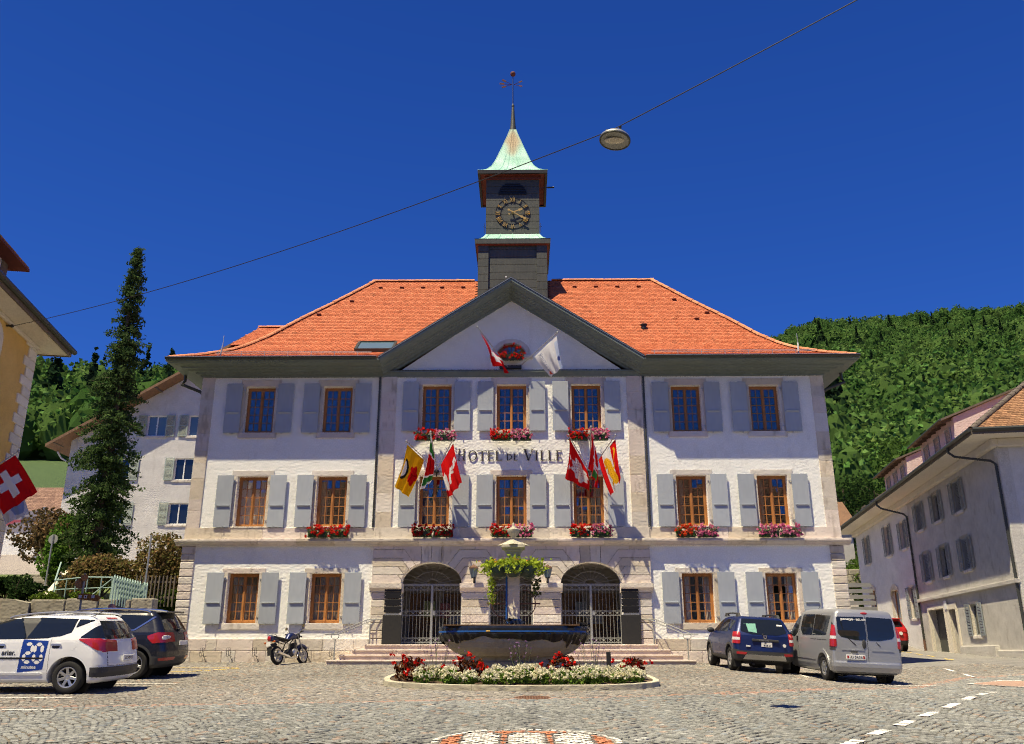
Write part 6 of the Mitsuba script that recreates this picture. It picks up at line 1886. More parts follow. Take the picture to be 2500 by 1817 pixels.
# ---- silver minibus next to it
vb_ = [(.24, -.68, 3.72, .82, .04, .10, .06, .12), (.30, -.84, 3.80, .90, .06, .2, .14, .3), (.42, -.89, 3.87, .94, .07, .3, .17, .4), (.52, -.89, 3.88, .948, .07, .32, .17, .44), (.56, -.86, 3.88, .95, .06, .33, .12, .45), (.80, -.855, 3.82, .952, .06, .36, .11, .46), (1.0, -.85, 3.66, .95, .06, .36, .11, .46), (1.12, -.845, 3.42, .945, .06, .32, .11, .44),
       (1.22, -.835, 3.16, .932, .06, .26, .11, .40), (1.36, -.815, 2.98, .905, .06, .22, .11, .36), (1.56, -.775, 2.72, .862, .06, .2, .11, .32), (1.72, -.74, 2.48, .825, .06, .18, .11, .3), (1.83, -.71, 2.25, .795, .06, .16, .12, .28), (1.885, -.68, 2.06, .755, .06, .14, .13, .26), (1.92, -.62, 1.85, .69, .05, .12, .13, .24), (1.935, -.4, 1.5, .55, .03, .06, .1, .1)]
ar = [(0, .33, .41, .95), (3.098, .33, .41, .95)]
VN = Car('silver_minibus', 'silver minibus with tinted double rear doors parked right of the blue car', 'minibus', 8.72, -6.1, PI / 2 + .03, Body(vb_), ar, 'm_paint_silver', sc=.895)
VN.skin('rear_window', prism_rear(soft([(.77, 1.72), (.02, 1.74), (.02, 1.115), (.35, 1.125), (.70, 1.19), (.78, 1.28)], .05), -1.2, -.2), 'm_carglass', .007)
VN.skin('rear_window', prism_rear(soft(sym([(.77, 1.72), (.02, 1.74), (.02, 1.115), (.35, 1.125), (.70, 1.19), (.78, 1.28)]), .05), -1.2, -.2), 'm_carglass', .007)
g = meshkit.text_mesh('garage-az.ch', .058, .003, True)
v = np.array(g.vertices); k = np.stack([np.interp(1.64 + v[:, 1], VN.body.p[:, 0], VN.body.p[:, 1]) - .011 - v[:, 2] + .06 * ((.66 - v[:, 0]) / .9) ** 2, .68 - v[:, 0] * 1.35, 1.64 + v[:, 1]], 1)
VN.put('window_lettering', trimesh.Trimesh(k, g.faces[:, ::-1], process=False), 'm_plate')
VN.skin('door_gap', [prism_rear([(-.006, .56), (.006, .56), (.006, 1.80), (-.006, 1.80)], -1.2, -.3)], 'm_black', .003)
for q in (1, -1):
    k = [(.86, 1.90), (1.0, 1.90), (1.0, .84), (.875, .84)]
    VN.skin('light_cluster', prism_rear(k if q > 0 else sym(k), -.88, -.58), 'm_plasticgrey', .008)
    k = [(.84, 1.50), (1.0, 1.50), (1.0, .93), (.84, .93)]
    VN.skin('tail_light', prism_rear(soft(k if q > 0 else sym(k), .03), -.90, -.62), 'm_redlens', .016)
    k = [(.84, 1.21), (1.0, 1.21), (1.0, 1.13), (.84, 1.13)]
    VN.skin('reversing_light', prism_rear(k if q > 0 else sym(k), -.90, -.64), 'm_clearlens', .019)
    k = [(.80, .45), (.66, .45), (.66, .475), (.80, .475)]
    VN.skin('bumper_reflector', prism_rear(k if q > 0 else sym(k), -1.2, -.6), 'm_redlens', .014)
    k = [(.10, .85), (.72, .85), (.72, .87), (.10, .87)]
    VN.skin('door_crease', prism_rear(k if q > 0 else sym(k), -1.2, -.6), 'm_paint_silver', .016)
    y0 = .60 if q > 0 else -.06
    VN.put('rear_wiper', MB().bar((-.845, y0 - .28, .98), (-.80, y0, 1.24), .03, .02).bar((-.80, y0, 1.24), (-.755, y0 + .07, 1.60), .02, .02).get(), 'm_black')
VN.skin('step_bumper', prism_rear(soft([(-1, .30), (1, .30), (1, .53), (-1, .53)], .02), -1.2, -.55), 'm_paint_silver', .020)
VN.put('door_handle', MB().ball((-.86, .10, 1.02), (.022, .055, .12), 2).get(), 'm_plasticgrey', True)
VN.put('brake_light', MB().ball((-.70, 0, 1.83), (.03, .10, .035), 2).get(), 'm_redlens', True)
VN.put('number_plate', MB().box(-.895, -.865, .10, .62, .615, .735, .004).get(), 'm_plate')
g = meshkit.text_mesh('JU 34347', .062, .002, True)
VN.put('plate_text', trimesh.Trimesh(np.array(g.vertices) @ np.array([[0, -1, 0], [0, 0, 1], [-1, 0, 0]], float) + arr(-.897, .535, .645), g.faces, process=False), 'm_black')
VN.put('plate_shield', MB().box(-.899, -.89, .55, .60, .64, .71).box(-.899, -.89, .12, .165, .64, .71).get(), 'm_redlens')
VN.put('plate_lamp', MB().box(-.895, -.865, .30, .48, .79, .84, .01).get(), 'm_plasticgrey')
VN.sides('side_window', soft([(-.30, 1.22), (-.42, 1.74), (.72, 1.78), (.72, 1.20)], .03), 'm_carglass')
VN.sides('side_window', soft([(.76, 1.20), (.76, 1.78), (1.78, 1.78), (1.80, 1.35), (1.55, 1.19)], .03), 'm_carglass')
VN.sides('front_window', soft([(2.02, 1.26), (1.96, 1.72), (2.25, 1.72), (2.88, 1.28), (2.86, 1.16), (2.25, 1.13)], .03), 'm_carglass')
VN.sides('door_seam', [(1.92, .40), (1.928, .40), (1.928, 1.82), (1.92, 1.82)], 'm_black', .002)
VN.sides('slide_rail', [(-.35, 1.08), (.9, 1.08), (.9, 1.095), (-.35, 1.095)], 'm_plasticgrey', .004)
VN.sides('rub_strip', [(.42, .52), (2.68, .52), (2.68, .535), (.42, .535)], 'm_chrome', .010)
VN.sides('door_handle', soft([(1.98, 1.00), (2.04, 1.00), (2.04, 1.14), (1.98, 1.14)], .01), 'm_black', .03)
for ax, az, r, w in ar:
    th = np.linspace(-.1, PI + .1, 24)
    VN.sides('arch_flare', [(ax + (r + .10) * math.cos(t), az + (r + .10) * math.sin(t)) for t in th] + [(ax + r * math.cos(t), az + r * math.sin(t)) for t in th[::-1]], 'm_paint_silver', .018)
for sd in (1, -1):
    VN.put('mirror', MB().ball((2.78, sd * 1.10, 1.28), (.08, .10, .16), 2).bar((2.78, sd * .92, 1.2), (2.78, sd * 1.06, 1.22), .06, .05).get(), 'm_plasticgrey', True)
for x in (0, 3.098):
    for y in (.82, -.82):
        VN.wheel(x, y, .335, .205, .21, 5, 1)
VN.liner(ar, .95)
VN.put('underbody', MB().box(-.6, 3.4, -.65, .65, .20, .32, .03).cyl((0, -.78, .32), (0, .78, .32), .05, n=10).get(), 'm_matteblack')
VN.put('aerial', MB().tube([(1.95, .3, 1.9), (1.70, .3, 2.12)], .007, 5).get(), 'm_black')

# ---- red car down the street, mostly hidden by the minibus
rb_ = [(.28, -.60, 3.20, .82, .06, .10, .10, .12), (.36, -.76, 3.35, .88, .10, .2, .2, .3), (.52, -.80, 3.40, .93, .12, .3, .24, .4), (.72, -.79, 3.38, .945, .12, .34, .24, .44), (.92, -.755, 3.20, .94, .12, .38, .22, .44), (1.06, -.71, 2.75, .92, .12, .3, .2, .38), (1.16, -.64, 2.35, .88, .11, .2, .2, .3), (1.30, -.52, 2.05, .815, .1, .18, .18, .26), (1.42, -.42, 1.7, .755, .09, .16, .16, .24), (1.53, -.38, 1.3, .69, .08, .12, .14, .2), (1.58, -.42, 1.0, .62, .06, .1, .12, .2), (1.60, -.2, .7, .5, .03, .05, .1, .1)]
ar = [(0, .36, .43, .94), (2.66, .36, .43, .94)]
RC = Car('red_car', 'bright red car parked down the street half hidden behind the minibus', 'car', 17.85, 14.6, PI / 2 - .16, Body(rb_), ar, 'm_paint_red', sc=.95)
RC.skin('rear_window', prism_rear(soft([(-.72, 1.17), (.72, 1.17), (.62, 1.44), (-.62, 1.44)], .04), -1.2, .1), 'm_carglass', .007)
RC.put('spoiler', MB().box(-.66, -.25, -.66, .66, 1.545, 1.585, .015).get(), 'm_paint_red')
RC.skin('bumper', prism_rear([(-1, .28), (1, .28), (1, .52), (-1, .52)], -1.2, -.42), 'm_plasticgrey', .01)
RC.put('number_plate', MB().box(-.84, -.80, -.30, .30, .76, .87, .004).get(), 'm_plate')
RC.put('country_sticker', MB().cyl((-.80, -.55, .86), (-.765, -.55, .86), .085, n=18).get(), 'm_plate')
for q in (1, -1):
    k = [(.62, 1.02), (.92, 1.02), (.92, .90), (.66, .90)]
    RC.skin('tail_light', prism_rear(soft(k if q > 0 else sym(k), .02), -1.2, -.42), 'm_redlens', .014)
RC.sides('side_window', soft([(-.1, 1.22), (-.15, 1.48), (1.3, 1.48), (2.15, 1.14), (.3, 1.12)], .03), 'm_carglass')
for x in (0, 2.66):
    for y in (.81, -.81):
        RC.wheel(x, y, .36, .235, .24, 5, 1)
RC.liner(ar, .94)

# ---- motorcycle leaning on its stand by the plinth
MO = thing('motorcycle', 'dark blue motorcycle leaning on its stand before the plinth', 'motorcycle')
mdir = unit(arr(.40, .92, 0)); mx, my = -7.05, -1.66
lean = math.radians(9)
X = mdir; Z = unit(arr(mdir[1], -mdir[0], 0) * -math.sin(lean) + arr(0, 0, math.cos(lean))); Y = np.cross(Z, X)
MM = np.eye(4); MM[:3, 0], MM[:3, 1], MM[:3, 2], MM[:3, 3] = X, Y, Z, (mx, my, float(gz(mx, my)) + .02)
MM[:3, :3] *= .88
def mp(name, mb, mat, smooth=30, parent=None):
    return put(name, mb, mat, parent or MO, smooth=smooth, M=MM)
WBM, R = 1.40, .31
for x, w, nm in ((0, .15, 'rear'), (WBM, .11, 'front')):
    W = uniq('wheel', MO)
    base_ = mat4(x, 0, R, rx=90)
    h = w / 2
    mp('tyre', MB().lathe([(.225, -h * .8), (.25, -h), (R - .03, -h * .75), (R, -h * .25), (R, h * .25), (R - .03, h * .75), (.25, h), (.225, h * .8)], 40, base_), 'm_tyre', 35, W)
    q = MB().lathe([(.225, -h * .7), (.20, -h * .6), (.20, h * .6), (.225, h * .7)], 36, base_).lathe([(0, .06), (.05, .06), (.05, -.06), (0, -.06)], 14, base_)
    for k in range(3):
        a = k * 2 * PI / 3 + .4
        for da in (-.16, .16):
            q.bar((x + .04 * math.cos(a), 0, R + .04 * math.sin(a)), (x + .20 * math.cos(a + da), 0, R + .20 * math.sin(a + da)), .022, .03)
    mp('rim', q, 'm_alloy', 35, W)
    mp('brake_disc', MB().lathe([(.07, .055), (.13, .055), (.13, .06), (.07, .06)], 28, mat4(x, 0, R, rx=90) @ mat4(0, 0, 0 if x else 0)), 'm_galv', 35, W)
def hull(*balls):
    return manifold3d.Manifold.batch_hull([manifold3d.Manifold.sphere(r, 20).translate(list(c)) if np.isscalar(r) else manifold3d.Manifold.sphere(1, 20).scale(list(r)).translate(list(c)) for c, r in balls])
mp('tank', hull(((.98, 0, .95), (.10, .13, .09)), ((.78, 0, .97), (.16, .15, .11)), ((.60, 0, .86), (.08, .09, .06))), 'm_paint_blue', 40)
mp('seat', hull(((.55, 0, .82), (.10, .11, .05)), ((.10, 0, .85), (.10, .12, .05)), ((-.18, 0, .92), (.08, .09, .05))), 'm_matteblack', 40)
mp('tail', hull(((.0, 0, .80), (.10, .11, .07)), ((-.28, 0, .92), (.08, .10, .06)), ((-.30, 0, .82), (.05, .08, .04))), 'm_paint_blue', 40)
mp('tail_light', MB().ball((-.37, 0, .86), (.03, .075, .085), 2), 'm_redlens', True)
mp('number_plate', MB().box(-.43, -.415, -.09, .09, .60, .74, .006), 'm_plate', False)
mp('mudguard', MB().box(-.40, -.385, -.085, .085, .30, .58, .01).tube([(-.05, 0, .66), (-.25, 0, .64), (-.36, 0, .5)], [.07, .06, .05], 8), 'm_matteblack', False)
q = MB()
for sd in (1, -1):
    q.tube([(-.28, sd * .10, .90), (-.33, sd * .09, 1.0), (-.15, sd * .10, 1.0), (-.05, sd * .10, .92)], .012, 6)
mp('grab_rail', q, 'm_galv')
for sd in (1, -1):
    mp('indicator', MB().cyl((-.33, sd * .10, .74), (-.33, sd * .17, .74), .010, n=6).ball((-.34, sd * .20, .74), (.045, .035, .03), 2), 'm_orangelens', True)
mp('frame', MB().tube([(.0, .10, .31), (.45, .12, .42), (.62, .12, .72), (1.02, .03, .93)], .022, 8).tube([(.0, -.10, .31), (.45, -.12, .42), (.62, -.12, .72), (1.02, -.03, .93)], .022, 8).tube([(1.06, 0, .90), (.98, 0, .5), (.7, 0, .26), (.45, 0, .3)], .022, 8).tube([(.5, .09, .7), (.1, .1, .78), (-.2, .09, .84)], .018, 8).tube([(.5, -.09, .7), (.1, -.1, .78), (-.2, -.09, .84)], .018, 8), 'm_matteblack')
mp('engine', hull(((.85, 0, .42), (.14, .15, .13)), ((.60, 0, .40), (.12, .15, .12)), ((.62, 0, .28), (.14, .12, .06))), 'm_plasticgrey', 40)
mp('engine_cover', MB().lathe([(0, .205), (.07, .20), (.11, .175), (.12, .13)], 24, mat4(.78, 0, .40, rx=90)).lathe([(0, .205), (.07, .20), (.11, .175), (.12, .13)], 24, mat4(.78, 0, .40, rx=-90)), 'm_alloy')
q = MB()
for i in range(6):
    q.box(.80, 1.0, -.12, .12, .52 + i * .035, .54 + i * .035)
mp('cylinder_fins', q, 'm_plasticgrey', False); tag(MO + '__cylinder_fins', kind='stuff')
mp('exhaust', MB().tube([(.98, -.08, .55), (1.06, -.10, .40), (.95, -.13, .22), (.5, -.16, .20)], .022, 8).tube([(.5, -.17, .22), (.35, -.19, .26), (-.20, -.21, .38), (-.22, -.21, .385)], [.03, .05, .055, .04], 12), 'm_chrome')
for sd in (1, -1):
    mp('fork', MB().cyl((WBM, sd * .085, R), (1.10, sd * .085, 1.0), .022, n=10), 'm_galv')
mp('front_mudguard', MB().tube([(WBM + (R + .03) * math.cos(t), 0, R + (R + .03) * math.sin(t)) for t in np.linspace(.7, 2.6, 12)], .055, 8), 'm_paint_blue')
mp('headlamp', hull(((1.22, 0, .96), (.05, .10, .10)), ((1.13, 0, .96), (.06, .08, .08))), 'm_matteblack', 40)
mp('handlebar', MB().tube([(1.02, .38, 1.08), (1.08, .25, 1.07), (1.10, .08, 1.02), (1.10, -.08, 1.02), (1.08, -.25, 1.07), (1.02, -.38, 1.08)], .013, 8).cyl((1.03, .26, 1.075), (1.01, .40, 1.08), .02, n=8).cyl((1.03, -.26, 1.075), (1.01, -.40, 1.08), .02, n=8), 'm_matteblack')
for sd in (1, -1):
    mp('mirror_stem', MB().tube([(1.08, sd * .24, 1.07), (1.10, sd * .30, 1.20), (1.08, sd * .36, 1.27)], .007, 6), 'm_matteblack')
    mp('mirror', MB().lathe([(0, .0), (.055, .0), (.06, -.01), (.03, -.035), (0, -.04)], 20, mat4(1.075, sd * .38, 1.28, ry=-80)), 'm_mirror')
    mp('front_indicator', MB().cyl((1.14, sd * .08, .92), (1.14, sd * .17, .92), .009, n=6).ball((1.14, sd * .20, .92), (.03, .035, .03), 1), 'm_matteblack', True)
mp('stand', MB().cyl((.52, .12, .28), (.48, .26, .01), .013, n=6).box(.44, .52, .23, .30, 0, .014), 'm_matteblack')
# ------------------------------------------------------------------ terrain around the square
def terr(x, y):
    x, y = np.asarray(x, float), np.asarray(y, float)
    # left: terrace behind the retaining wall, street climbing, hillside
    zl = np.interp(y, [-1.3, 3, 12, 38, 70, 120, 900, 1300], [1.6, 2.15, 4.0, 7.5, 15, 30, 282, 310])
    zr = np.interp(y, [0, 16, 45, 80, 110, 630, 800, 1300], [0.0, 0.36, 3.0, 10, 22, 243, 250, 254])
    zr = zr * np.where(y > 110, 1 - .45 * (1 - sst(80, 235, x)) * sst(200, 500, y), 1.0)
    zr = np.where(y < 16, gz(x, np.minimum(y, 16)), zr)
    w = sst(-60, 60, x) * (y > 60) + (y <= 60) * (x > 0)
    w = np.where(y > 60, sst(-40, 40, x), np.where(x > -2, 1.0, 0.0))
    z = zl * (1 - w) + zr * w
    n = meshkit.noise(np.stack([(x * .011).ravel(), (y * .011).ravel(), (x * 0).ravel()], 1)).reshape(z.shape) - .5
    return z + n * np.clip((y - 90) / 300, 0, 1) * 30 + (0.02 * (x - 200)) * np.clip((y - 200) / 400, 0, 1) * (x > 0)
xs = np.unique(np.concatenate([np.linspace(-700, -60, 60), np.linspace(-60, -10.9, 34), np.linspace(-10.9, 11.5, 6), np.linspace(11.5, 60, 26), np.linspace(60, 800, 60)]))
ys = np.unique(np.concatenate([[-1.3, 0.05], np.linspace(0.1, 60, 60), np.linspace(60, 140, 20), np.linspace(140, 1300, 70)]))
X, Y = np.meshgrid(xs, ys)
Z = terr(X, Y)
Z[(X > -10.95) & (Y < 0.2)] = -0.6
v = np.stack([X, Y, Z - 0.01], -1).reshape(-1, 3)
nx = len(xs); i, j = np.meshgrid(np.arange(nx - 1), np.arange(len(ys) - 1)); a = (j * nx + i).ravel()
f = np.concatenate([np.stack([a, a + 1, a + nx + 1], 1), np.stack([a, a + nx + 1, a + nx], 1)])
c = v[f].mean(1)
gcol = np.where((c[:, 1] > 60)[:, None], [.05, .085, .028], np.where((c[:, 0] < -10.9)[:, None], [.10, .135, .045], [.20, .185, .165]))
street = (c[:, 0] < -10.9) & (c[:, 1] > 10) & (c[:, 1] < 40)
gcol = np.where(street[:, None], [.25, .225, .205], gcol)
far = c[:, 1] > 60
hill_f, near_f = f[far], f[~far]
def faces_mesh(v, f, col):
    vv = v[f].reshape(-1, 3); return MB().add(vv, np.arange(len(vv)).reshape(-1, 3), np.repeat(col, 3, 0))
tag(put('hills', faces_mesh(v, hill_f, gcol[far]), 'm_paintvc'), kind='structure')
tag(put('hillside', faces_mesh(v, near_f, gcol[~far]), 'm_paintvc'), kind='structure')
sheet(np.linspace(-700, -15.5, 8), np.linspace(-300, -1.3, 6), lambda x, y: 0.0375 * np.maximum(y, -60), 'asphalt', 'ground', -0.02)
sheet(np.linspace(26, 700, 8), np.linspace(-300, 0.1, 6), lambda x, y: 0.0375 * np.maximum(y, -60), 'asphalt', 'ground', -0.02)
sheet(np.linspace(-15.5, 26, 8), np.linspace(-300, -60, 6), lambda x, y: 0.0375 * np.maximum(y, -60), 'asphalt', 'ground', -0.02)
sheet(np.linspace(10.2, 26, 40), np.linspace(-8, 16, 60), lambda x, y: np.where(y < 0, gz(x, y), gz(x, y)), 'asphalt', 'road', 0.012)

# ------------------------------------------------------------------ forest on the hills (one stuff mesh per hill), every crown a clump of leaf masses round a dark core
ICO = trimesh.creation.icosphere(1, 1.0)
def forest(name, label, pts, size, pal, leafs=110, conifer=0.12):
    V, F, C = [], [], []; n0 = 0
    for (x, y, z) in pts:
        s = size * rng.uniform(.72, 1.3)
        con = rng.random() < conifer
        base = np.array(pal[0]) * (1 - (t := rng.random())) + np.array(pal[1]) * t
        if con:
            base = np.array([.018, .036, .018])
        rad = arr(.5, .5, .62) * s if not con else arr(.28, .28, .95) * s
        ctr = arr(x, y, z + rad[2] * .75)
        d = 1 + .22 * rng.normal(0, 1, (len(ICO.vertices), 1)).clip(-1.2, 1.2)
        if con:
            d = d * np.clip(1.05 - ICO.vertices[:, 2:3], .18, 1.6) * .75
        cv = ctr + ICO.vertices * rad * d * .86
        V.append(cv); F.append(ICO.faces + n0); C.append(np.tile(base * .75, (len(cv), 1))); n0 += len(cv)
        u = rng.normal(0, 1, (leafs, 3)); u /= np.linalg.norm(u, axis=1, keepdims=True); u[:, 2] = np.where(u[:, 2] < -.5, -u[:, 2], u[:, 2]); u[:, 1] -= .25
        u /= np.linalg.norm(u, axis=1, keepdims=True)
        tap = np.clip(1.05 - u[:, 2:3], .15, 1.6) * .75 if con else 1.0
        lump = 1 + .16 * np.sin(u[:, :1] * 5 + x) * np.cos(u[:, 2:3] * 6 + y)
        p = ctr + u * rad * lump * np.array([1, 1, 1]) * np.where(np.array([True, True, False]), tap, 1.0) * rng.uniform(.82, 1.08, (leafs, 1))
        m = leaf_cloud(p, s * .115, base * rng.uniform(.55, 1.5, (leafs, 1)) * rng.uniform(.9, 1.1, (leafs, 3)), aspect=.9)
        V.append(m.v[0]); F.append(m.f[0] + n0); C.append(m.c[0]); n0 += len(m.v[0])
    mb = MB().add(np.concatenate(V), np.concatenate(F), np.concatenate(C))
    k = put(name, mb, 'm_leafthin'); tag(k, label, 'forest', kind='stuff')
def scatter(x0, x1, y0, y1, step, keep):
    P = []
    y = y0
    while y < y1:
        for x in np.arange(x0, x1, step):
            q = (x + rng.uniform(-.45, .45) * step, y + rng.uniform(-.45, .45) * step)
            if keep(*q):
                P.append(q)
        y += step
    P = np.array(P)
    return np.column_stack([P, terr(P[:, 0], P[:, 1])])
def bearing(x, y):
    return (x - .4) / (y + 29)
PR_ = scatter(55, 520, 95, 330, 7.5, lambda x, y: .22 < bearing(x, y) < .72)
PR2 = scatter(90, 640, 330, 660, 10.0, lambda x, y: .22 < bearing(x, y) < .72)
forest('right_forest', 'sunlit broad-leaved forest covering the hill right of the town hall', np.vstack([PR_, PR2]), 11.0, ((.055, .125, .032), (.115, .205, .055)), 150, .05)
PL_ = scatter(-420, -40, 150, 520, 10.0, lambda x, y: -.68 < bearing(x, y) < -.28 and not (215 < y < 250 and x < -140))
PL2 = scatter(-640, -120, 520, 930, 14.0, lambda x, y: -.66 < bearing(x, y) < -.28)
forest('left_forest', 'green forest covering the distant hill left of the town hall', np.vstack([PL_, PL2]), 14.0, ((.055, .125, .032), (.115, .205, .055)), 110, .08)

# ------------------------------------------------------------------ single trees and shrubs
def crown(center, rad, n, size, pal, lumps=9, mb=None, aspect=.8):
    """leaf clumps round several lobes inside an ellipsoid"""
    L = rng.normal(0, 1, (lumps, 3)); L /= np.linalg.norm(L, axis=1, keepdims=True); L *= rng.uniform(.35, .72, (lumps, 1))
    k = rng.integers(lumps, size=n)
    o = rng.normal(0, 1, (n, 3)); o /= np.linalg.norm(o, axis=1, keepdims=True)
    p = arr(*center) + (L[k] + o * rng.uniform(.55, 1.0, (n, 1)) ** .6 * .46) * np.asarray(rad)
    tone = rng.uniform(.75, 1.2, lumps)[k][:, None]
    return leaf_cloud(p, size, tones(n, *pal) * tone, mb, aspect)
def shrub(name, label, cat, x, y, z, rad, n, size, pal, lumps=10, group=None):
    S = thing(name, label, cat, group)
    q = MB()
    for k in range(6):
        e = arr(x + rng.normal(0, rad[0] * .4), y + rng.normal(0, rad[1] * .3), z + rad[2] * rng.uniform(.6, 1.5))
        q.tube([arr(x + rng.normal(0, .08), y, z - .05), (arr(x, y, z) + e) / 2 + arr(rng.normal(0, .1), 0, 0), e], [.035, .025, .01], 5)
    put('stems', q, 'm_bark', S)
    mb = crown((x, y, z + rad[2]), rad, n, size, pal, lumps)
    put('foliage', mb, 'm_leafthin', S)
    return S
def tree(name, label, x, y, h, rad, n, size, pal, group=None, z=None):
    z = float(terr(np.array([x]), np.array([y]))[0]) if z is None else z
    S = thing(name, label, 'tree', group)
    q = MB().tube([(x, y, z - .2), (x + .1, y, z + h * .35), (x, y, z + h * .8)], [.03 * h, .022 * h, .006 * h], 8)
    for k in range(7):
        a = rng.uniform(0, 2 * PI); zz = z + h * rng.uniform(.3, .6)
        q.tube([(x, y, zz), (x + rad[0] * .4 * math.cos(a), y + rad[1] * .4 * math.sin(a), zz + h * .12), (x + rad[0] * .75 * math.cos(a), y + rad[1] * .75 * math.sin(a), zz + h * .22)], [.012 * h, .008 * h, .003 * h], 5)
    put('trunk', q, 'm_bark', S)
    put('crown', crown((x, y, z + h - rad[2]), rad, n, size, pal, 14), 'm_leafthin', S)
    return S
# the tall narrow spruce
SP = thing('spruce_tree', 'tall narrow dark spruce with a crooked slender top left of the hall', 'tree')
sx_, sy_, sz0, sz1 = -15.42, 3.0, 2.1, 16.2
q = MB().tube([(sx_, sy_, sz0 - .2), (sx_ + .05, sy_, 8), (sx_ - .05, sy_, 13), (sx_ - .02, sy_, sz1)], [.20, .14, .06, .012], 8)
mbq = MB()
PC = []
for zz in np.arange(2.9, sz1 - .1, 0.155):
    t = (zz - sz0) / (sz1 - sz0)
    r = np.interp(zz, [2.4, 4, 6, 8, 9.5, 11, 12, 13, 14, 15, 16.2], [1.05, 1.25, 1.18, 1.12, .98, .78, .62, .55, .44, .36, .06]) * (0.78 + .3 * math.sin(zz * 2.3) ** 2)
    for k in range(7 if t < .7 else 5):
        a = rng.uniform(0, 2 * PI); L = r * rng.uniform(.55, 1.15)
        if rng.random() < .02:
            L *= 1.5
        e = arr(sx_ + L * math.cos(a), sy_ + L * math.sin(a), zz - .30 * L + rng.normal(0, .05))
        s0 = arr(sx_, sy_, zz)
        q.tube([s0, (s0 + e) / 2 + arr(0, 0, .06), e], [.018, .012, .004], 3)
        m = int(18 + 40 * L)
        u = rng.uniform(.15, 1.05, (m, 1))
        p = s0 + (e - s0) * u + arr(0, 0, .06) * np.sin(PI * u) + rng.normal(0, 1, (m, 3)) * arr(.085, .085, .05) * (1.2 - .4 * u) - arr(0, 0, .07) * rng.random((m, 1)) * (1 - .3 * u)
        PC.append(p)
for (zz, dx, L) in ((12.1, 1, 1.05), (12.6, -1, .75), (9.2, -1, 1.15), (6.6, 1, 1.55)):
    m = 60; u = rng.uniform(.1, 1.05, (m, 1)); s0 = arr(sx_, sy_, zz); e = s0 + arr(dx * L, -.2, -.32 * L)
    PC.append(s0 + (e - s0) * u + rng.normal(0, .07, (m, 3))); q.tube([s0, e], [.02, .006], 4)
P3 = np.concatenate(PC)
put('trunk', q, 'm_bark', SP)
out = np.hypot(P3[:, 0] - sx_, P3[:, 1] - sy_)[:, None]
put('needles', leaf_cloud(P3, .16, tones(len(P3), (.040, .078, .030), (.115, .185, .060)), aspect=.42, droop=-.4), 'm_leafthin', SP)
RP = ((.12, .14, .045), (.30, .19, .09))
shrub('red_tipped_shrub', 'broad shrub with red-tipped leaves beside the left corner of the hall', 'shrub', -12.3, 1.2, 1.9, (1.45, .9, 1.15), 5200, .12, RP, 16)
shrub('red_tipped_shrub', 'red-tipped shrub in front of the tall spruce', 'shrub', -14.3, 1.3, 1.95, (1.35, .8, .95), 4000, .115, RP, 14)
shrub('purple_leaved_tree', 'purple-brown leaved small tree beside the yellow house', 'small tree', -19.6, 7.5, 3.9, (1.75, 1.2, 1.25), 3300, .16, ((.09, .085, .04), (.24, .15, .08)), 14)
shrub('green_shrub', 'light green maple-like shrub left of the spruce trunk', 'shrub', -16.75, 2.7, 2.6, (.62, .6, 1.05), 1500, .13, ((.06, .14, .02), (.15, .27, .05)), 9)
shrub('green_shrub', 'bright green young shrub behind the red-tipped ones', 'shrub', -17.6, 5.5, 3.3, (.8, .6, 1.25), 1500, .14, ((.06, .14, .02), (.15, .27, .05)), 9)
shrub('dark_bush', 'dark green round bush on the wall below the street', 'bush', -16.6, -.2, 1.95, (1.35, .8, .42), 2600, .11, ((.012, .030, .010), (.035, .07, .02)), 12)
shrub('dark_bush', 'dark green loose bush hanging over the retaining wall', 'bush', -15.9, -.6, 1.85, (.62, .5, .55), 1100, .10, ((.014, .034, .012), (.05, .09, .03)), 8)
shrub('yellow_green_bush', 'yellow-green bush against the left corner of the hall', 'bush', -11.75, -.35, .55, (.62, .5, .55), 1700, .085, ((.07, .13, .015), (.19, .25, .03)), 10)
shrub('yellow_green_bush', 'dark and yellow-green bush between barriers and hall corner', 'bush', -11.5, .6, 1.35, (.75, .5, .55), 1500, .09, ((.03, .07, .015), (.12, .18, .03)), 9)
for bx_, lab in ((-14.9, 'low green ground-cover bush under the railing, left part'), (-13.8, 'low green ground-cover bush under the railing, right part')):
    shrub('low_bush', lab, 'bush', bx_, -.55, 1.72, (.62, .45, .24), 1300, .075, ((.07, .13, .02), (.17, .24, .04)), 9)
hz = [(-33, 62, 13, 'mid green tree on the slope behind the brown roof'), (-40, 70, 12, 'round tree on the slope beside the white wall'), (-27, 58, 11, 'dark tree behind the white apartment house')]
for x, y, h, lab in hz:
    tree('slope_tree', lab, x, y, h, (h * .34, h * .34, h * .36), 2600, .42, ((.03, .055, .02), (.075, .11, .035)), 'trees on the left slope')
rt = [(33.5, 60, 13, 'big dark tree between the hall corner and the street houses', ((.012, .030, .010), (.04, .075, .02))), (27.2, 40, 5.5, 'light leafy tree right behind the hall corner', ((.05, .11, .02), (.13, .20, .04))), (29, 47, 6, 'bushy tree above the low eave', ((.05, .10, .02), (.12, .19, .04))),
      (47, 78, 16, 'tall green tree behind the dormers', ((.035, .08, .015), (.09, .16, .03))), (58, 82, 15, 'yellow-green tree above the dormer roof', ((.06, .10, .015), (.14, .19, .025))), (40, 68, 12, 'dark round tree above the far dormer', ((.02, .05, .014), (.06, .11, .025))), (24.6, 34, 4.2, 'low green tree at the foot of the street gap', ((.05, .11, .02), (.14, .22, .04)))]
for x, y, h, lab, pal in rt:
    tree('street_tree', lab, x, y, h, (h * .36, h * .36, h * .40), 3000, .36 if h > 8 else .22, pal, 'trees beyond the street houses')

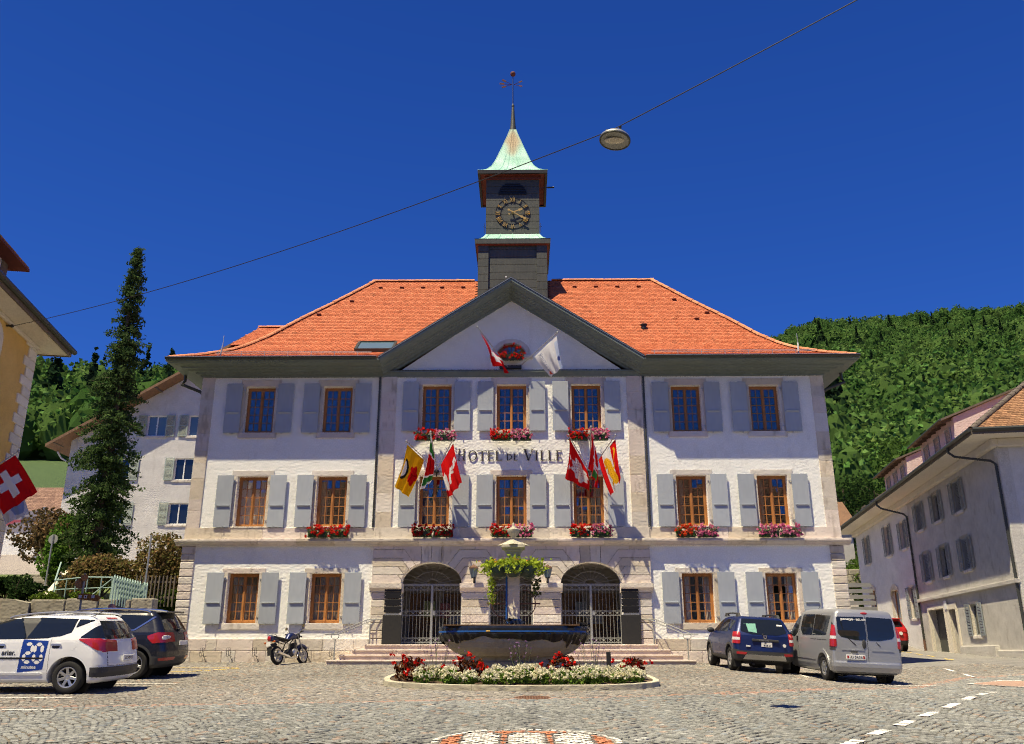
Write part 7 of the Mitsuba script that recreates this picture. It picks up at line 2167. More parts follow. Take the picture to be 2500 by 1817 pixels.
# ------------------------------------------------------------------ generic facade pieces for the neighbouring houses (facade looks to -y in its own frame)
def hw(parent, M, xc, z0, z1, w, frame='m_white', sh=None, shw=.42, shm='greenshutter', sill=True, depth=.14, glass='m_carglass', ang=0, lintel=None, name='window'):
    W = uniq(name, parent)
    P_ = lambda nm, q, m, sm=False: put(nm, q, m, W, smooth=sm, M=M)
    q = MB(); rect_frame(q, xc - w / 2, xc + w / 2, z0, z1, .055, depth - .05, depth)
    q.box(xc - .03, xc + .03, depth - .06, depth, z0 + .05, z1 - .05)
    P_('frame', q, frame)
    P_('pane', MB().box(xc - w / 2 + .05, xc + w / 2 - .05, depth - .012, depth - .004, z0 + .05, z1 - .05), glass)
    if sill:
        P_('sill', MB().box(xc - w / 2 - .08, xc + w / 2 + .08, -.06, depth - .05, z0 - .12, z0 - .003, .01), 'stone_1')
    if lintel:
        q = MB().box(xc - w / 2 - .1, xc - w / 2, -.012, .1, z0, z1).box(xc + w / 2, xc + w / 2 + .1, -.012, .1, z0, z1).box(xc - w / 2 - .1, xc + w / 2 + .1, -.012, .1, z1 + .002, z1 + .11)
        P_('surround', q, lintel)
    for s in (-1, 1):
        if sh and (sh == 'both' or (sh == 'left') == (s < 0)):
            x0 = xc + s * (w / 2 + .01); x1 = x0 + s * shw
            a, b = min(x0, x1), max(x0, x1)
            q = MB(); rect_frame(q, a, b, z0 - .02, z1 + .02, .05, -.075, -.04)
            q.box(a + .05, b - .05, -.07, -.045, (z0 + z1) / 2 - .03, (z0 + z1) / 2 + .03)
            n = int((z1 - z0) / .065)
            for i in range(n):
                zz = z0 + .05 + (z1 - z0 - .1) * (i + .5) / n
                q.bar((a + .05, -.058, zz), (b - .05, -.058, zz), .036, .012, up=(0, -.7, .7))
            P_('shutter', q, shm)
    return W
def wall_mesh(poly, holes, th, M, mat, parent, name='wall'):
    for h in holes:
        poly = poly.difference(sg.box(*h))
    put(name, MB().poly(poly, th, XZ(0)), mat, parent, M=M)
def frame_m(origin, ex, ey):
    M = np.eye(4); M[:2, 0] = ex; M[:2, 1] = ey; M[:2, 3] = origin[:2]; M[2, 3] = origin[2]
    return M

# ---- long street house on the right (two houses in one row)
RO, E1, E2 = arr(17.98, 2.5, 0), unit(arr(.169, 1)), unit(arr(1, -.169))
MW = frame_m(RO, -E1, E2)                       # west face: x = -s
MS = frame_m(RO, E2, E1)                        # south face
SH = thing('street_house', 'long grey plastered street house with wide eave and louvred shutters, nearest on the right', 'house')
FH = thing('far_street_house', 'pale bluish street house with arched ground-floor windows beyond the downpipe', 'house')
w1 = [(-s, z0, z1, w) for s, z0, z1, w in ((5.2, 5.98, 7.25, .95), (8.3, 6.02, 7.25, .95), (11.3, 6.0, 7.25, .9), (5.25, 3.58, 4.86, .92), (8.3, 3.55, 4.86, .95), (11.2, 3.55, 4.86, .92))]
gw = (-5.35, .96, 2.2, .98)
doors = [(-12.0, -9.5, .1, 2.22), (-8.8, -7.78, .1, 2.12)]
holes = [(x - w / 2, z0, x + w / 2, z1) for x, z0, z1, w in w1 + [gw]] + [(a, z0, b, z1) for a, b, z0, z1 in doors]
wall_mesh(sg.box(-13.35, -.3, 0, 7.75), holes, .4, MW, 'oldplaster', SH)
for k, (x, z0, z1, w) in enumerate(w1):
    W = hw(SH, MW, x, z0, z1, w, 'm_greyframe', 'both', .48, 'oldshutter', lintel='greystone')
    if k in (0, 2, 3, 5):
        q = MB(); rect_frame(q, x - w / 2, x + w / 2, z0, z1, .05, .0, .04)
        for i in range(18):
            zz = z0 + .06 + (z1 - z0 - .12) * (i + .5) / 18
            q.bar((x - w / 2 + .05, .02, zz), (x + w / 2 - .05, .02, zz), .05, .012, up=(0, -.7, .7))
        put('closed_shutter', q, 'oldshutter', W, M=MW)
hw(SH, MW, *gw, 'm_greyframe', 'both', .52, 'oldshutter', lintel='offwhite')
put('garage_door', MB().box(-12.0, -9.5, .30, .36, 0, 2.22), 'slate', SH, M=MW)
put('front_door', MB().box(-8.8, -7.78, .28, .34, 0, 2.12).box(-8.75, -8.5, .26, .29, .2, 1.9, .01).box(-8.4, -7.85, .26, .29, .2, 1.9, .01), 'brownwood', SH, M=MW)
put('door_surround', MB().box(-12.15, -12.0, -.05, .1, -.2, 2.38).box(-9.5, -9.3, -.05, .1, -.2, 2.38).box(-12.0, -9.5, -.05, .1, 2.22, 2.38).box(-9.29, -8.8, -.04, .1, -.2, 2.36).box(-7.78, -7.6, -.05, .1, -.2, 2.38).box(-8.8, -7.78, -.05, .1, 2.12, 2.36), 'offwhite', SH, M=MW)
put('ledge', MB().box(-13.35, .02, -.14, .02, 2.66, 2.80, .01), 'oldplaster', SH, M=MW)
put('base_wall', MB().box(-7.55, -3.15, -.16, .02, -.3, .56, .02).box(-3.14, .05, -.10, .02, -.3, .39, .02), 'oldplaster', SH, M=MW)
put('house_number', MB().box(-9.25, -8.85, -.07, -.04, 2.15, 2.52), 'm_white', SH, M=MW)
wall_mesh(sg.box(0, -.4, 9, 7.75), [], .35, MS, 'greyplaster', SH)
hw(SH, MS, 2.9, 5.4, 6.8, .95, 'm_greyframe', 'both', .48, 'oldshutter', depth=-.02)
w2 = [(-s, z0, z1, w) for s, z0, z1, w in ((23.8, 5.55, 7.15, .95), (18.2, 5.5, 7.1, 1.0), (14.8, 5.5, 6.85, .85))]
g2 = [(-23.8, 2.3, 3.95, 1.6), (-18.3, 1.0, 3.6, 1.7), (-14.7, 1.95, 3.5, 1.0)]
wall_mesh(sg.box(-26.9, -.2, -13.36, 7.75), [(x - w / 2, z0, x + w / 2, z1) for x, z0, z1, w in w2 + g2], .4, MW, 'greyplaster', FH)
for x, z0, z1, w in w2:
    hw(FH, MW, x, z0, z1, w, 'm_greyframe', 'both', .5, 'oldshutter', lintel='offwhite')
for x, z0, z1, w in g2[:2]:
    W = hw(FH, MW, x, z0, z1, w, 'windowwood', None, lintel='stone_2', name='arched_window', depth=.25, glass='m_roofglass')
    ar_ = sg.Polygon([(x + (w / 2 + .16) * math.cos(t), z1 - .3 + .62 * math.sin(t)) for t in np.linspace(0, PI, 17)]).difference(sg.Polygon([(x + w / 2 * math.cos(t), z1 - .3 + .44 * math.sin(t)) for t in np.linspace(0, PI, 17)]))
    put('arch_stone', MB().poly(ar_, .06, XZ(-.03)), 'stone_2', W, M=MW)
hw(FH, MW, g2[2][0], g2[2][1], g2[2][2], g2[2][3], 'm_greyframe', 'both', .5, 'oldshutter', lintel='offwhite')
wall_mesh(sg.box(-9, -.2, 0, 7.75), [], .3, frame_m(RO + np.append(E1 * 26.9, 0), -E2, -E1), 'greyplaster', FH, 'end_wall')
# shared roof: eave 1.15 m out, boarded soffit, gutter, old tiles
OV, EZR = 1.12, 7.98
SR = uniq('roof', SH)
q = MB().add([(-OV, -OV, 7.86), (9 + OV, -OV, 7.86), (9 + OV, 28, 7.86), (-OV, 28, 7.86)], [[0, 2, 1], [0, 3, 2]])
MR = np.eye(4); MR[:2, 0] = E2; MR[:2, 1] = E1; MR[:3, 3] = RO
put('soffit', q, 'offwhite', SR, M=MR)
q = MB().box(-.22, 0.0, -.22, 27, 7.55, 7.86, .03).box(0, 9, -.22, 0, 7.55, 7.86, .03)
put('cove', q, 'offwhite', SR, M=MR)
q = MB().box(-OV - .02, -OV + .02, -OV - .02, 28, 7.84, 8.02).box(-OV + .02, 9 + OV, -OV - .02, -OV + .02, 7.84, 8.02)
put('fascia', q, 'oldwood', SR, M=MR)
RS = math.tan(math.radians(37))
hh = (9 + 2 * OV) / 2
OLD = ((0.21, 0.115, 0.062), (0.36, 0.20, 0.11))
eo = RO + np.append(-OV * E2 - OV * E1, 0)
def roofpt(k):
    return 8.0 + k * RS
tb = tile_field(tuple(RO + np.append(E2 * (4.5) - E1 * OV, 0)), tuple(np.append(E2, 0)), ([0, hh], [8.0, 8.0 + hh * RS]), lambda k: (-hh + k, hh - k), w=.19, row=.17, base=OLD, dark=.12, thick=.03)
tile_field(tuple(RO + np.append(E1 * (13.5 - OV) - E2 * OV, 0)), tuple(np.append(-E1, 0)), ([0, hh], [8.0, 8.0 + hh * RS]), lambda k: (-14.5, 13.5 - k), w=.24, row=.22, base=OLD, mb=tb, dark=.12, thick=.03)
tag(put('tiles', tb, 'm_tiles', SR), kind='stuff')
bd = MB().add([(-OV, -OV, 7.97), (9 + OV, -OV, 7.97), (4.5, -OV + hh, 7.97 + hh * RS), (4.5, 28, 7.97 + hh * RS), (-OV, 28, 7.97), (9 + OV, 28, 7.97)], [[0, 1, 2], [0, 2, 3], [0, 3, 4], [1, 5, 3], [1, 3, 2]])
put('roof_boards', bd, 'oldwood', SR, M=MR)
hipl = [tuple(RO + np.append(E2 * (-OV + k) + E1 * (-OV + k), 8.03 + k * RS)) for k in (0, hh)]
ridge_line(SR, hipl, .38, 'hip_tile', 'oldwood', .13)
for s0, s1 in ((-OV, 28),):
    p, e = RO + np.append(-E2 * (OV + .08) + E1 * s0, 8.0), RO + np.append(-E2 * (OV + .08) + E1 * s1, 8.0)
    put('gutter', MB().cyl(p, e, .075, n=8), 'm_gutter', SR)
    p, e = RO + np.append(-E2 * OV - E1 * (OV + .08), 8.0), RO + np.append(E2 * 9 - E1 * (OV + .08), 8.0)
    put('gutter', MB().cyl(p, e, .075, n=8), 'm_gutter', SR)
def loc(t, s, z):
    return RO + np.append(E2 * t + E1 * s, z)
for s in (.12, 13.35):
    so = s + (1.5 if s < 5 else 1.2)
    q = MB().tube([loc(-OV - .08, so, 7.95), loc(-OV - .06, so, 7.75), loc(-OV + .1, so - .15, 7.55), loc(-.2, s + .1, 7.1), loc(-.07, s, 6.95), loc(-.07, s, .9)], .05, 8)
    put('downpipe', q, 'm_gutter', SH, smooth=True)
    put('downpipe_foot', MB().cyl(loc(-.07, s, -.2), loc(-.07, s, .9), .06, n=8), 'm_rust', SH)
# dormers with pink cheeks
for s0, s1, key, lab in ((5.9, 11.4, SH, 'a'), (14.3, 19.5, FH, 'b')):
    D_ = uniq('dormer', key)
    x0, zf0, zf1 = .55, 8.6, 10.25
    poly = sg.box(-s1, zf0 - .5, -s0, zf1)
    put('front', MB().poly(poly, .2, XZ(x0)), 'pinkplaster', D_, M=MW)
    for q_, s in (('cheek', s0), ('cheek', s1 - .12)):
        pr = sg.Polygon([(x0, 7.9), (x0, zf1), (4.6, 11.9), (4.6, 11.3), (1.0, 8.6)])
        Mq = np.array([[1, 0, 0, 0], [0, 0, 1, s], [0, 1, 0, 0], [0, 0, 0, 1.0]])
        put(q_, MB().poly(pr, .12, MR @ Mq), 'pinkplaster', D_)
    v = [(x0 - .55, s0 - .12, zf1 - .17), (x0 - .55, s1 + .12, zf1 - .17), (5.0, s1 + .12, 12.02), (5.0, s0 - .12, 12.02)]
    v = v + [(a, b, c + .09) for a, b, c in v]
    put('roof_slab', MB().add(v, [[0, 1, 2, 3], [4, 7, 6, 5], [0, 4, 5, 1], [1, 5, 6, 2], [2, 6, 7, 3], [3, 7, 4, 0]]), 'oldwood', D_, M=MR)
    q = MB()
    for s in np.linspace(s0 + .3, s1 - .3, 7):
        q.bar((x0 - .42, s, zf1 - .16), (x0 + .1, s, zf1 - .0), .09, .11)
    put('rafters', q, 'oldwood', D_, M=MR); tag(D_ + '__rafters', kind='stuff')
    put('gutter', MB().cyl((x0 - .58, s0 - .12, zf1 - .13), (x0 - .58, s1 + .12, zf1 - .13), .05, n=8), 'm_gutter', D_, M=MR)
    Mw = MW.copy(); Mw[:2, 3] += E2 * x0
    for k, s in enumerate(np.linspace(s0 + .95, s1 - .95, 3)):
        q = MB(); rect_frame(q, -s - .42, -s + .42, 9.0, 9.95, .05, -.05, -.01)
        for i in range(13):
            zz = 9.06 + .84 * (i + .5) / 13
            q.bar((-s - .38, -.03, zz), (-s + .38, -.03, zz), .045, .012, up=(0, -.7, .7))
        put('closed_shutter', q, 'shutter', D_, M=Mw)
        put('sill', MB().box(-s - .5, -s + .5, -.09, .0, 8.9, 8.99), 'pinkstone', D_, M=Mw)
CHM = thing('roof_dormer', 'small dark dormer with old tiled roof at the right edge of the picture', 'dormer')
put('body', MB().box(3.6, 6.4, .3, 1.9, 10.6, 12.3), 'oldwood', CHM, M=MR)
tb = tile_field(tuple(loc(5.0, -.05, 0)), tuple(np.append(E2, 0)), ([0, 1.6], [12.25, 12.85]), lambda k: (-1.7, 1.7), w=.2, row=.17, base=OLD, dark=.12, thick=.035)
tag(put('tiles', tb, 'm_tiles', CHM), kind='stuff')

# small far houses and things in the gap at the hall's right corner
def small_house(label, x, y, z, w, d, h, rh, wallm, roofc, rz=0):
    Hh = thing('distant_house', label, 'house')
    M = mat4(x, y, z, rz=rz)
    put('wall', MB().poly(sg.Polygon([(-w / 2, 0), (w / 2, 0), (w / 2, h), (0, h + rh), (-w / 2, h)]), d, XZ(0)), wallm, Hh, M=M)
    q = MB()
    for s in (-1, 1):
        v = [(s * (w / 2 + .4), -.4, h - .4 * rh / (w / 2)), (0, -.4, h + rh), (0, d + .4, h + rh), (s * (w / 2 + .4), d + .4, h - .4 * rh / (w / 2))]
        v += [(a, b, c + .18) for a, b, c in v]
        q.add(v, [[0, 1, 2, 3], [4, 7, 6, 5], [0, 4, 5, 1], [1, 5, 6, 2], [2, 6, 7, 3], [3, 7, 4, 0]])
    put('roof', q, roofc, Hh, M=M)
    for s in (-1, 1):
        hw(Hh, M, s * w * .22, h * .55, h * .55 + 1.1, .8, 'm_white', depth=-.02, sill=False)
    return Hh
small_house('distant house with a weathered brown roof seen past the hall corner', 27.0, 44.0, 6.9, 5.0, 7.0, 3.2, 2.1, 'oldplaster', 'brownwood', 90)
DH = small_house('distant white and pink house with a balcony beside the street eave', 38.0, 58.0, 10.4, 7.0, 8.0, 3.6, 2.2, 'pinkplaster', 'oldwood', -8)
put('balcony', MB().box(-3.6, 3.0, -1.0, -.9, .9, 1.75).box(-3.6, 3.0, -1.0, 0, .75, .9), 'm_white', DH, M=mat4(38, 58, 10.4, rz=-8))
SLM = thing('street_lamp', 'thin grey street lamp with a flat arm above the far eave', 'street lamp')
put('pole', MB().cyl((30.9, 46, 2.0), (30.9, 46, 9.7), .09, .06, 8), 'm_galv', SLM)
put('arm', MB().tube([(30.9, 46, 9.2), (31.2, 46, 10.4), (32.0, 46, 11.0), (32.6, 46, 11.05)], .05, 6), 'm_galv', SLM, smooth=True)
put('head', MB().ball((33.0, 46, 11.0), (.65, .16, .09), 2), 'm_galv', SLM, smooth=True)
GFN = thing('slat_fence', 'grey wooden slat fence with snow-white edges in the gap right of the hall', 'fence')
for i in range(6):
    put('slat', MB().box(17.0, 20.6, 22.0 + .12 * i, 22.05 + .12 * i, 2.2 + i * .34, 2.42 + i * .34), 'm_galv', GFN)
put('base', MB().box(17.0, 20.6, 22.1, 22.6, .3, 2.3), 'offwhite', GFN)
GW = thing('garden_wall', 'low grey stone garden wall on the slope in the gap right of the hall', 'wall')
for i in range(3):
    for j in range(7):
        put('stone', MB().box(21.0 + j * .75 + (i % 2) * .3, 21.72 + j * .75 + (i % 2) * .3, 33.0, 33.4, 4.6 + i * .42, 5.0 + i * .42, .04), 'greystone', GW)

# ---- yellow house at the left edge
YO = arr(-14.1, -5.0, 0); YE = unit(arr(-.18, .98)); YI = unit(arr(-.98, -.18))
MY = frame_m(YO, YE, YI)
YH = thing('yellow_house', 'ochre yellow house with white corner stones and a deep boarded eave at the left edge', 'house')
ywin = [(-3.05, 7.0, 8.55, 1.05), (-3.05, 3.6, 5.2, 1.05), (-5.4, 7.0, 8.55, 1.05), (-5.4, 3.6, 5.2, 1.05)]
wall_mesh(sg.box(-6.4, -.6, -.03, 9.0), [(x - w / 2, z0, x + w / 2, z1) for x, z0, z1, w in ywin], .4, MY, 'yellow', YH)
for x, z0, z1, w in ywin:
    W = hw(YH, MY, x, z0, z1, w, 'm_white', depth=.2, glass='m_roofglass')
    zz = z1 - .28
    ol = sg.Polygon([(x - w / 2 - .16, z0)] + [(x + (w / 2 + .16) * math.cos(t), zz + .52 * math.sin(t)) for t in np.linspace(PI, 0, 17)] + [(x + w / 2 + .16, z0)])
    il = sg.Polygon([(x - w / 2 + .02, z0 - .1)] + [(x + (w / 2 - .02) * math.cos(t), zz + .34 * math.sin(t)) for t in np.linspace(PI, 0, 17)] + [(x + w / 2 - .02, z0 - .1)])
    put('surround', MB().poly(ol.difference(il), .2, XZ(-.03)), 'offwhite', W, M=MY)
put('north_wall', MB().box(-.03, -.0, 0.0, 9, -.6, 9.0), 'yellow', YH, M=MY)
zq = [9.0, 8.80, 8.48, 8.20, 7.9, 7.62, 7.34, 7.05, 6.77, 6.48, 6.2, 5.9, 5.6, 5.3, 5.0, 4.7, 4.4, 4.1, 3.8, 3.5, 3.2, 2.9, 2.6, 2.3, 2.0, 1.7, 1.4, 1.1, .8, .5, .2, -.4]
for i, (a, b) in enumerate(zip(zq[:-1], zq[1:])):
    L = .80 if i % 2 == 0 else .56
    put('corner_stone', MB().box(-L, .03, -.04, .5, b + .006, a - .006, .012), 'offwhite', YH, M=MY)
OVY = .72
q = MB().add([(-6.6, -OVY, 8.98), (OVY, -OVY, 8.98), (OVY, 8, 8.98), (-6.6, 8, 8.98)], [[0, 2, 1], [0, 3, 2]])
put('soffit', q, 'offwhite', YH, M=MY)
put('moulding', MB().box(-6.4, .02, -.10, 0, 8.86, 8.975, .02), 'offwhite', YH, M=MY)
put('eave_board', MB().box(-6.6, OVY + .02, -OVY - .03, -OVY + .02, 8.95, 9.14).box(OVY - .02, OVY + .03, -OVY, 8, 8.95, 9.14), 'oldwood', YH, M=MY)
put('gutter', MB().cyl((-6.6, -OVY - .09, 9.12), (OVY + .08, -OVY - .09, 9.12), .08, n=8), 'm_gutter', YH, M=MY)
RY = uniq('roof', YH)
sl = 1.0
q = MB().add([(-6.6, -OVY, 9.12), (OVY, -OVY, 9.12), (OVY - 4.4, 3.68, 9.12 + 4.4 * sl), (-6.6, 3.68, 9.12 + 4.4 * sl), (OVY, 8, 9.12)], [[0, 1, 2], [0, 2, 3], [1, 4, 2]])
put('roof_boards', q, 'oldwood', RY, M=MY)
tb = tile_field(tuple(YO + np.append(YE * OVY - YI * OVY, 0)), tuple(np.append(YE, 0)), ([0, 4.4], [9.12, 9.12 + 4.4 * sl]), lambda k: (-7.3, -k), w=.19, row=.17, base=((.26, .12, .07), (.42, .20, .11)), dark=.1, thick=.03)
tag(put('tiles', tb, 'm_tiles', RY), kind='stuff')
DY = uniq('dormer', YH)
dx0, dx1 = -4.6, -2.75
put('front', MB().poly(sg.box(dx0, 9.4, dx1, 10.55).difference(sg.box(dx0 + .4, 9.55, dx1 - .4, 10.4)), .1, XZ(.05)), 'oldwood', DY, M=MY)
hw(YH, MY, (dx0 + dx1) / 2, 9.55, 10.4, dx1 - dx0 - .8, 'm_white', depth=.12, sill=False, name='dormer_window')
put('cheek', MB().box(dx1 - .06, dx1, .06, 1.6, 9.3, 10.55).box(dx0, dx0 + .06, .06, 1.6, 9.3, 10.55), 'oldwood', DY, M=MY)
tb = tile_field(tuple(YO + np.append(YE * ((dx0 + dx1) / 2) - YI * .35, 0)), tuple(np.append(YE, 0)), ([0, 2.4], [10.45, 12.2]), lambda k: (-1.35 + k * .15, 1.35 - k * .15), w=.19, row=.17, base=((.26, .12, .07), (.42, .20, .11)), thick=.03)
tag(put('tiles', tb, 'm_tiles', DY), kind='stuff')
put('dormer_eave', MB().box(dx0 - .38, dx1 + .38, -.36, 1.9, 10.38, 10.46), 'm_redbrown', DY, M=MY)
put('cable_hook', MB().cyl((-2.28, -.14, 8.80), (-2.28, 0, 8.80), .03, n=8).ball((-2.28, -.14, 8.80), .05, 1), 'm_darkmetal', YH, M=MY)

# ---- white gabled apartment house behind, left of the hall
AO = arr(-24.5, 17.0, 0)
MA = mat4(-24.5, 17.0, 0)
AH = thing('apartment_house', 'white gabled apartment house with pale green shutters behind the spruce', 'house')
gp = sg.Polygon([(0, 4.0), (20.4, 4.0), (20.4, 11.4), (10.2, 17.55), (0, 11.4)])
aw = [(4.6, 11.65, 12.82, 1.06), (6.9, 11.65, 12.82, 1.06), (2.9, 9.22, 10.4, 1.02), (6.38, 9.2, 10.4, 1.02), (2.9, 6.8, 7.95, 1.05), (6.36, 6.8, 7.95, 1.05)]
wall_mesh(gp, [(x - w / 2, z0, x + w / 2, z1) for x, z0, z1, w in aw], .35, MA, 'greyplaster', AH)
put('side_wall', MB().box(-.02, .3, .36, 11, 4.0, 11.3), 'greyplaster', AH, M=MA)
for k, (x, z0, z1, w) in enumerate(aw):
    hw(AH, MA, x, z0, z1, w, 'm_white', 'both', .5, 'greenshutter', glass='m_roofglass' if k < 2 else 'm_carglass')
q = MB()
for s in (0, 1):
    X0, X1 = (-.9, 10.2) if s == 0 else (21.3, 10.2)
    z0 = 11.4 - .9 * .603
    v = [(X0, -.95, z0), (X1, -.95, 17.55), (X1, 11.5, 17.55), (X0, 11.5, z0)]
    v += [(a, b, c + .16) for a, b, c in v]
    q.add(v, [[0, 1, 2, 3], [4, 7, 6, 5], [0, 4, 5, 1], [1, 5, 6, 2], [2, 6, 7, 3], [3, 7, 4, 0]])
put('roof', q, 'brownwood', AH, M=MA)
q = MB()
for t in np.linspace(.03, .97, 5):
    q.bar((-.85 + 11 * t, -.9, 10.95 + 6.55 * t), (-.85 + 11 * t, .1, 10.95 + 6.55 * t), .10, .14)
put('purlins', q, 'oldwood', AH, M=MA); tag(AH + '__purlins', kind='stuff')
put('downpipe', MB().tube([(-.85, .3, 10.85), (-.6, .3, 10.5), (-.08, .3, 10.2), (-.08, .1, 4)], .05, 8), 'm_white', AH, M=MA, smooth=True)
BRH = thing('brown_roof_house', 'house with a broad brown tiled roof between the flags and the apartment house', 'house')
MB2 = mat4(-36.5, 40, 7.6)
put('wall', MB().box(-6, 8.5, 0, 8, -1, 3.6), 'offwhite', BRH, M=MB2)
tb = tile_field((-36.5 + 1.2, 39.5, 7.6), (1, 0, 0), ([0, 4.2], [3.4, 6.1]), lambda k: (-8, 8), w=.3, row=.3, base=((.17, .10, .075), (.27, .165, .12)))
tag(put('tiles', tb, 'm_tiles', BRH), kind='stuff')
put('roof_boards', MB().box(-6.9, 9.2, -.5, -.4, 3.3, 3.45).add([(-6.8, -.5, 3.35), (9.2, -.5, 3.35), (9.2, 3.7, 6.05), (-6.8, 3.7, 6.05), (9.2, 8.2, 3.4), (-6.8, 8.2, 3.4)], [[0, 1, 2], [0, 2, 3], [3, 2, 4], [3, 4, 5]]), 'brownwood', BRH, M=MB2)
# white street wall with a faded mural strip
SW = thing('street_wall', 'white rendered wall along the upper street with a dull mural strip on top', 'wall')
put('wall', MB().box(-46, -29, 36.5, 36.9, 5.5, 9.0), 'plaster', SW)
def mural(u, v):
    c = base(u, arr(.34, .33, .40))
    for cu, cv, r, k in ((.42, .5, .05, (.45, .12, .16)), (.5, .55, .04, (.08, .09, .16)), (.62, .45, .045, (.07, .08, .13)), (.35, .6, .05, (.45, .45, .55)), (.72, .5, .04, (.1, .1, .16))):
        paint(c, blob(u, v * .2, cu, cv * .2, r * .8, 3, .3), arr(*k))
    return c
u, v_ = np.meshgrid(np.linspace(0, 1, 80), np.linspace(0, 1, 16))
q = np.stack([-46 + 17 * u, np.full(u.shape, 36.45), 9.0 + 1.6 * v_], -1).reshape(-1, 3)
i, j = np.meshgrid(np.arange(79), np.arange(15)); a = (j * 80 + i).ravel()
put('mural', MB().add(q, np.concatenate([np.stack([a, a + 1, a + 81], 1), np.stack([a, a + 81, a + 80], 1)]), mural(u, v_).reshape(-1, 3)), 'm_cloth', SW)
put('mural_board', MB().box(-46, -29, 36.5, 36.9, 9.0, 10.6), 'greyplaster', SW)

# ---- terrace edge, stairs, railings
RW = thing('retaining_wall', 'rough stone retaining wall of large blocks behind the parked cars', 'wall')
for i, (z0, z1) in enumerate(((-.2, .45), (.45, .95), (.95, 1.48), (1.48, 1.91))):
    e = np.concatenate([[-15.0], np.sort(rng.uniform(-14.6, -11.6, 3)), [-11.15]])
    for a, b in zip(e[:-1], e[1:]):
        if b - a > .1:
            put('block', MB().box(a + .01, b - .01, -1.42 + rng.uniform(-.03, .03), -1.0, z0 + .008, z1 - .008 + (rng.uniform(-.02, .03) if i == 3 else 0), .03), 'concrete', RW)
DW = thing('dark_wall', 'dark weathered concrete wall under the bushes at the left edge', 'wall')
put('wall', MB().poly(sg.Polygon([(-18.5, -.4), (-15.0, -.4), (-15.0, 1.78), (-15.6, 1.9), (-18.5, 2.15)]), .4, XZ(-1.5)), 'concrete', DW)
SS = thing('garden_stairs', 'stone garden stairs with a white string wall climbing to the upper street', 'stairs')
for i in range(8):
    t = i / 7
    x, y, z = -16.35 - 1.25 * t, .9 + 3.3 * t, 2.02 + 1.02 * t
    put('step', MB().box(x - .75, x + .62, y, y + .6, z - .3, z + .075, .012), 'concrete', SS)
put('string_wall', MB().bar((-15.62, .55, 2.0), (-16.95, 4.2, 3.12), .16, .30), 'offwhite', SS)
RL = thing('railing', 'pale green tubular railing along the terrace above the stone wall', 'railing')
a_, b_ = arr(-15.36, .5, 2.61), arr(-12.75, -.75, 2.61)
put('top_rail', MB().tube([a_, (a_ + b_) / 2 + arr(0, 0, .06), b_], .022, 8), 'm_palegreen', RL, smooth=True)
put('mid_rail', MB().cyl(a_ - arr(0, 0, .30), b_ - arr(-.5, .1, .30), .018, n=8), 'm_palegreen', RL)
for t in (0, .2, .36, .55, .78):
    p = a_ + (b_ - a_) * t
    put('post', MB().cyl(p - arr(0, 0, .75), p + arr(0, 0, .01), .02, n=8), 'm_palegreen', RL)
put('stay', MB().cyl(b_ + arr(0, 0, .05), b_ + arr(-.85, -.1, -.75), .02, n=8), 'm_palegreen', RL)
q = MB().cyl(a_, a_ + arr(-.75, 1.6, .75), .03, n=8).cyl(a_ - arr(0, 0, .5), a_ + arr(-.75, 1.6, .2), .025, n=8)
put('stair_rail', q, 'm_palegreen', RL)
# stacked crowd barriers
for i in range(13):
    CB = thing('crowd_barrier', f'{ORD[i]} pale blue-green crowd barrier from the left in the stacked row', 'barrier', 'crowd barriers stacked on the terrace')
    x, y, dz = -12.68 + i * .07 + (.06 if i > 10 else 0), -1.02 + .03 * i, -.018 * i
    q = MB()
    M = mat4(x, y, 1.62 + dz, rz=-62)
    P_ = lambda a, b: (M @ np.array([a, 0, b, 1]))[:3]
    q.tube([P_(-.62, .12), P_(-.62, .92), P_(-.5, 1.0), P_(.5, 1.0), P_(.62, .92), P_(.62, .12), P_(.0, .12)], .019, 6)
    for k in range(10):
        a = -.54 + k * .12
        q.cyl(P_(a, .12), P_(a, 1.0), .008, n=5)
    put('frame', q, 'm_palegreen', CB)
    put('feet', MB().bar(P_(-.4, .02) - arr(.16, .08, 0), P_(-.4, .02) + arr(.16, .08, 0), .04, .03).cyl(P_(-.4, .0), P_(-.4, .14), .015, n=6).bar(P_(.4, .02) - arr(.16, .08, 0), P_(.4, .02) + arr(.16, .08, 0), .04, .03).cyl(P_(.4, .0), P_(.4, .14), .015, n=6), 'm_palegreen', CB)
# picket fences
for pts, lab in (((-14.9, 2.3, -17.3, 4.6), 'dark wooden picket fence beside the stairs'), ((-12.6, .35, -11.1, .1), 'dark wooden picket fence behind the barriers')):
    PF = thing('picket_fence', lab, 'fence')
    p, e = arr(pts[0], pts[1], 0), arr(pts[2], pts[3], 0)
    n = int(np.linalg.norm(e - p) / .13)
    for i in range(n):
        c = p + (e - p) * (i + .5) / n
        z = float(terr(c[:1], c[1:2])[0])
        put('picket', MB().box(-.04, .04, -.012, .012, z - .05, z + .95, .004, mat4(c[0], c[1], 0, rz=-40)), 'oldwood', PF)
    for hgt in (.25, .75):
        zz = [float(terr(k[:1], k[1:2])[0]) for k in (p, e)]
        put('rail', MB().bar(p + arr(0, .03, zz[0] + hgt), e + arr(0, .03, zz[1] + hgt), .03, .07), 'oldwood', PF)
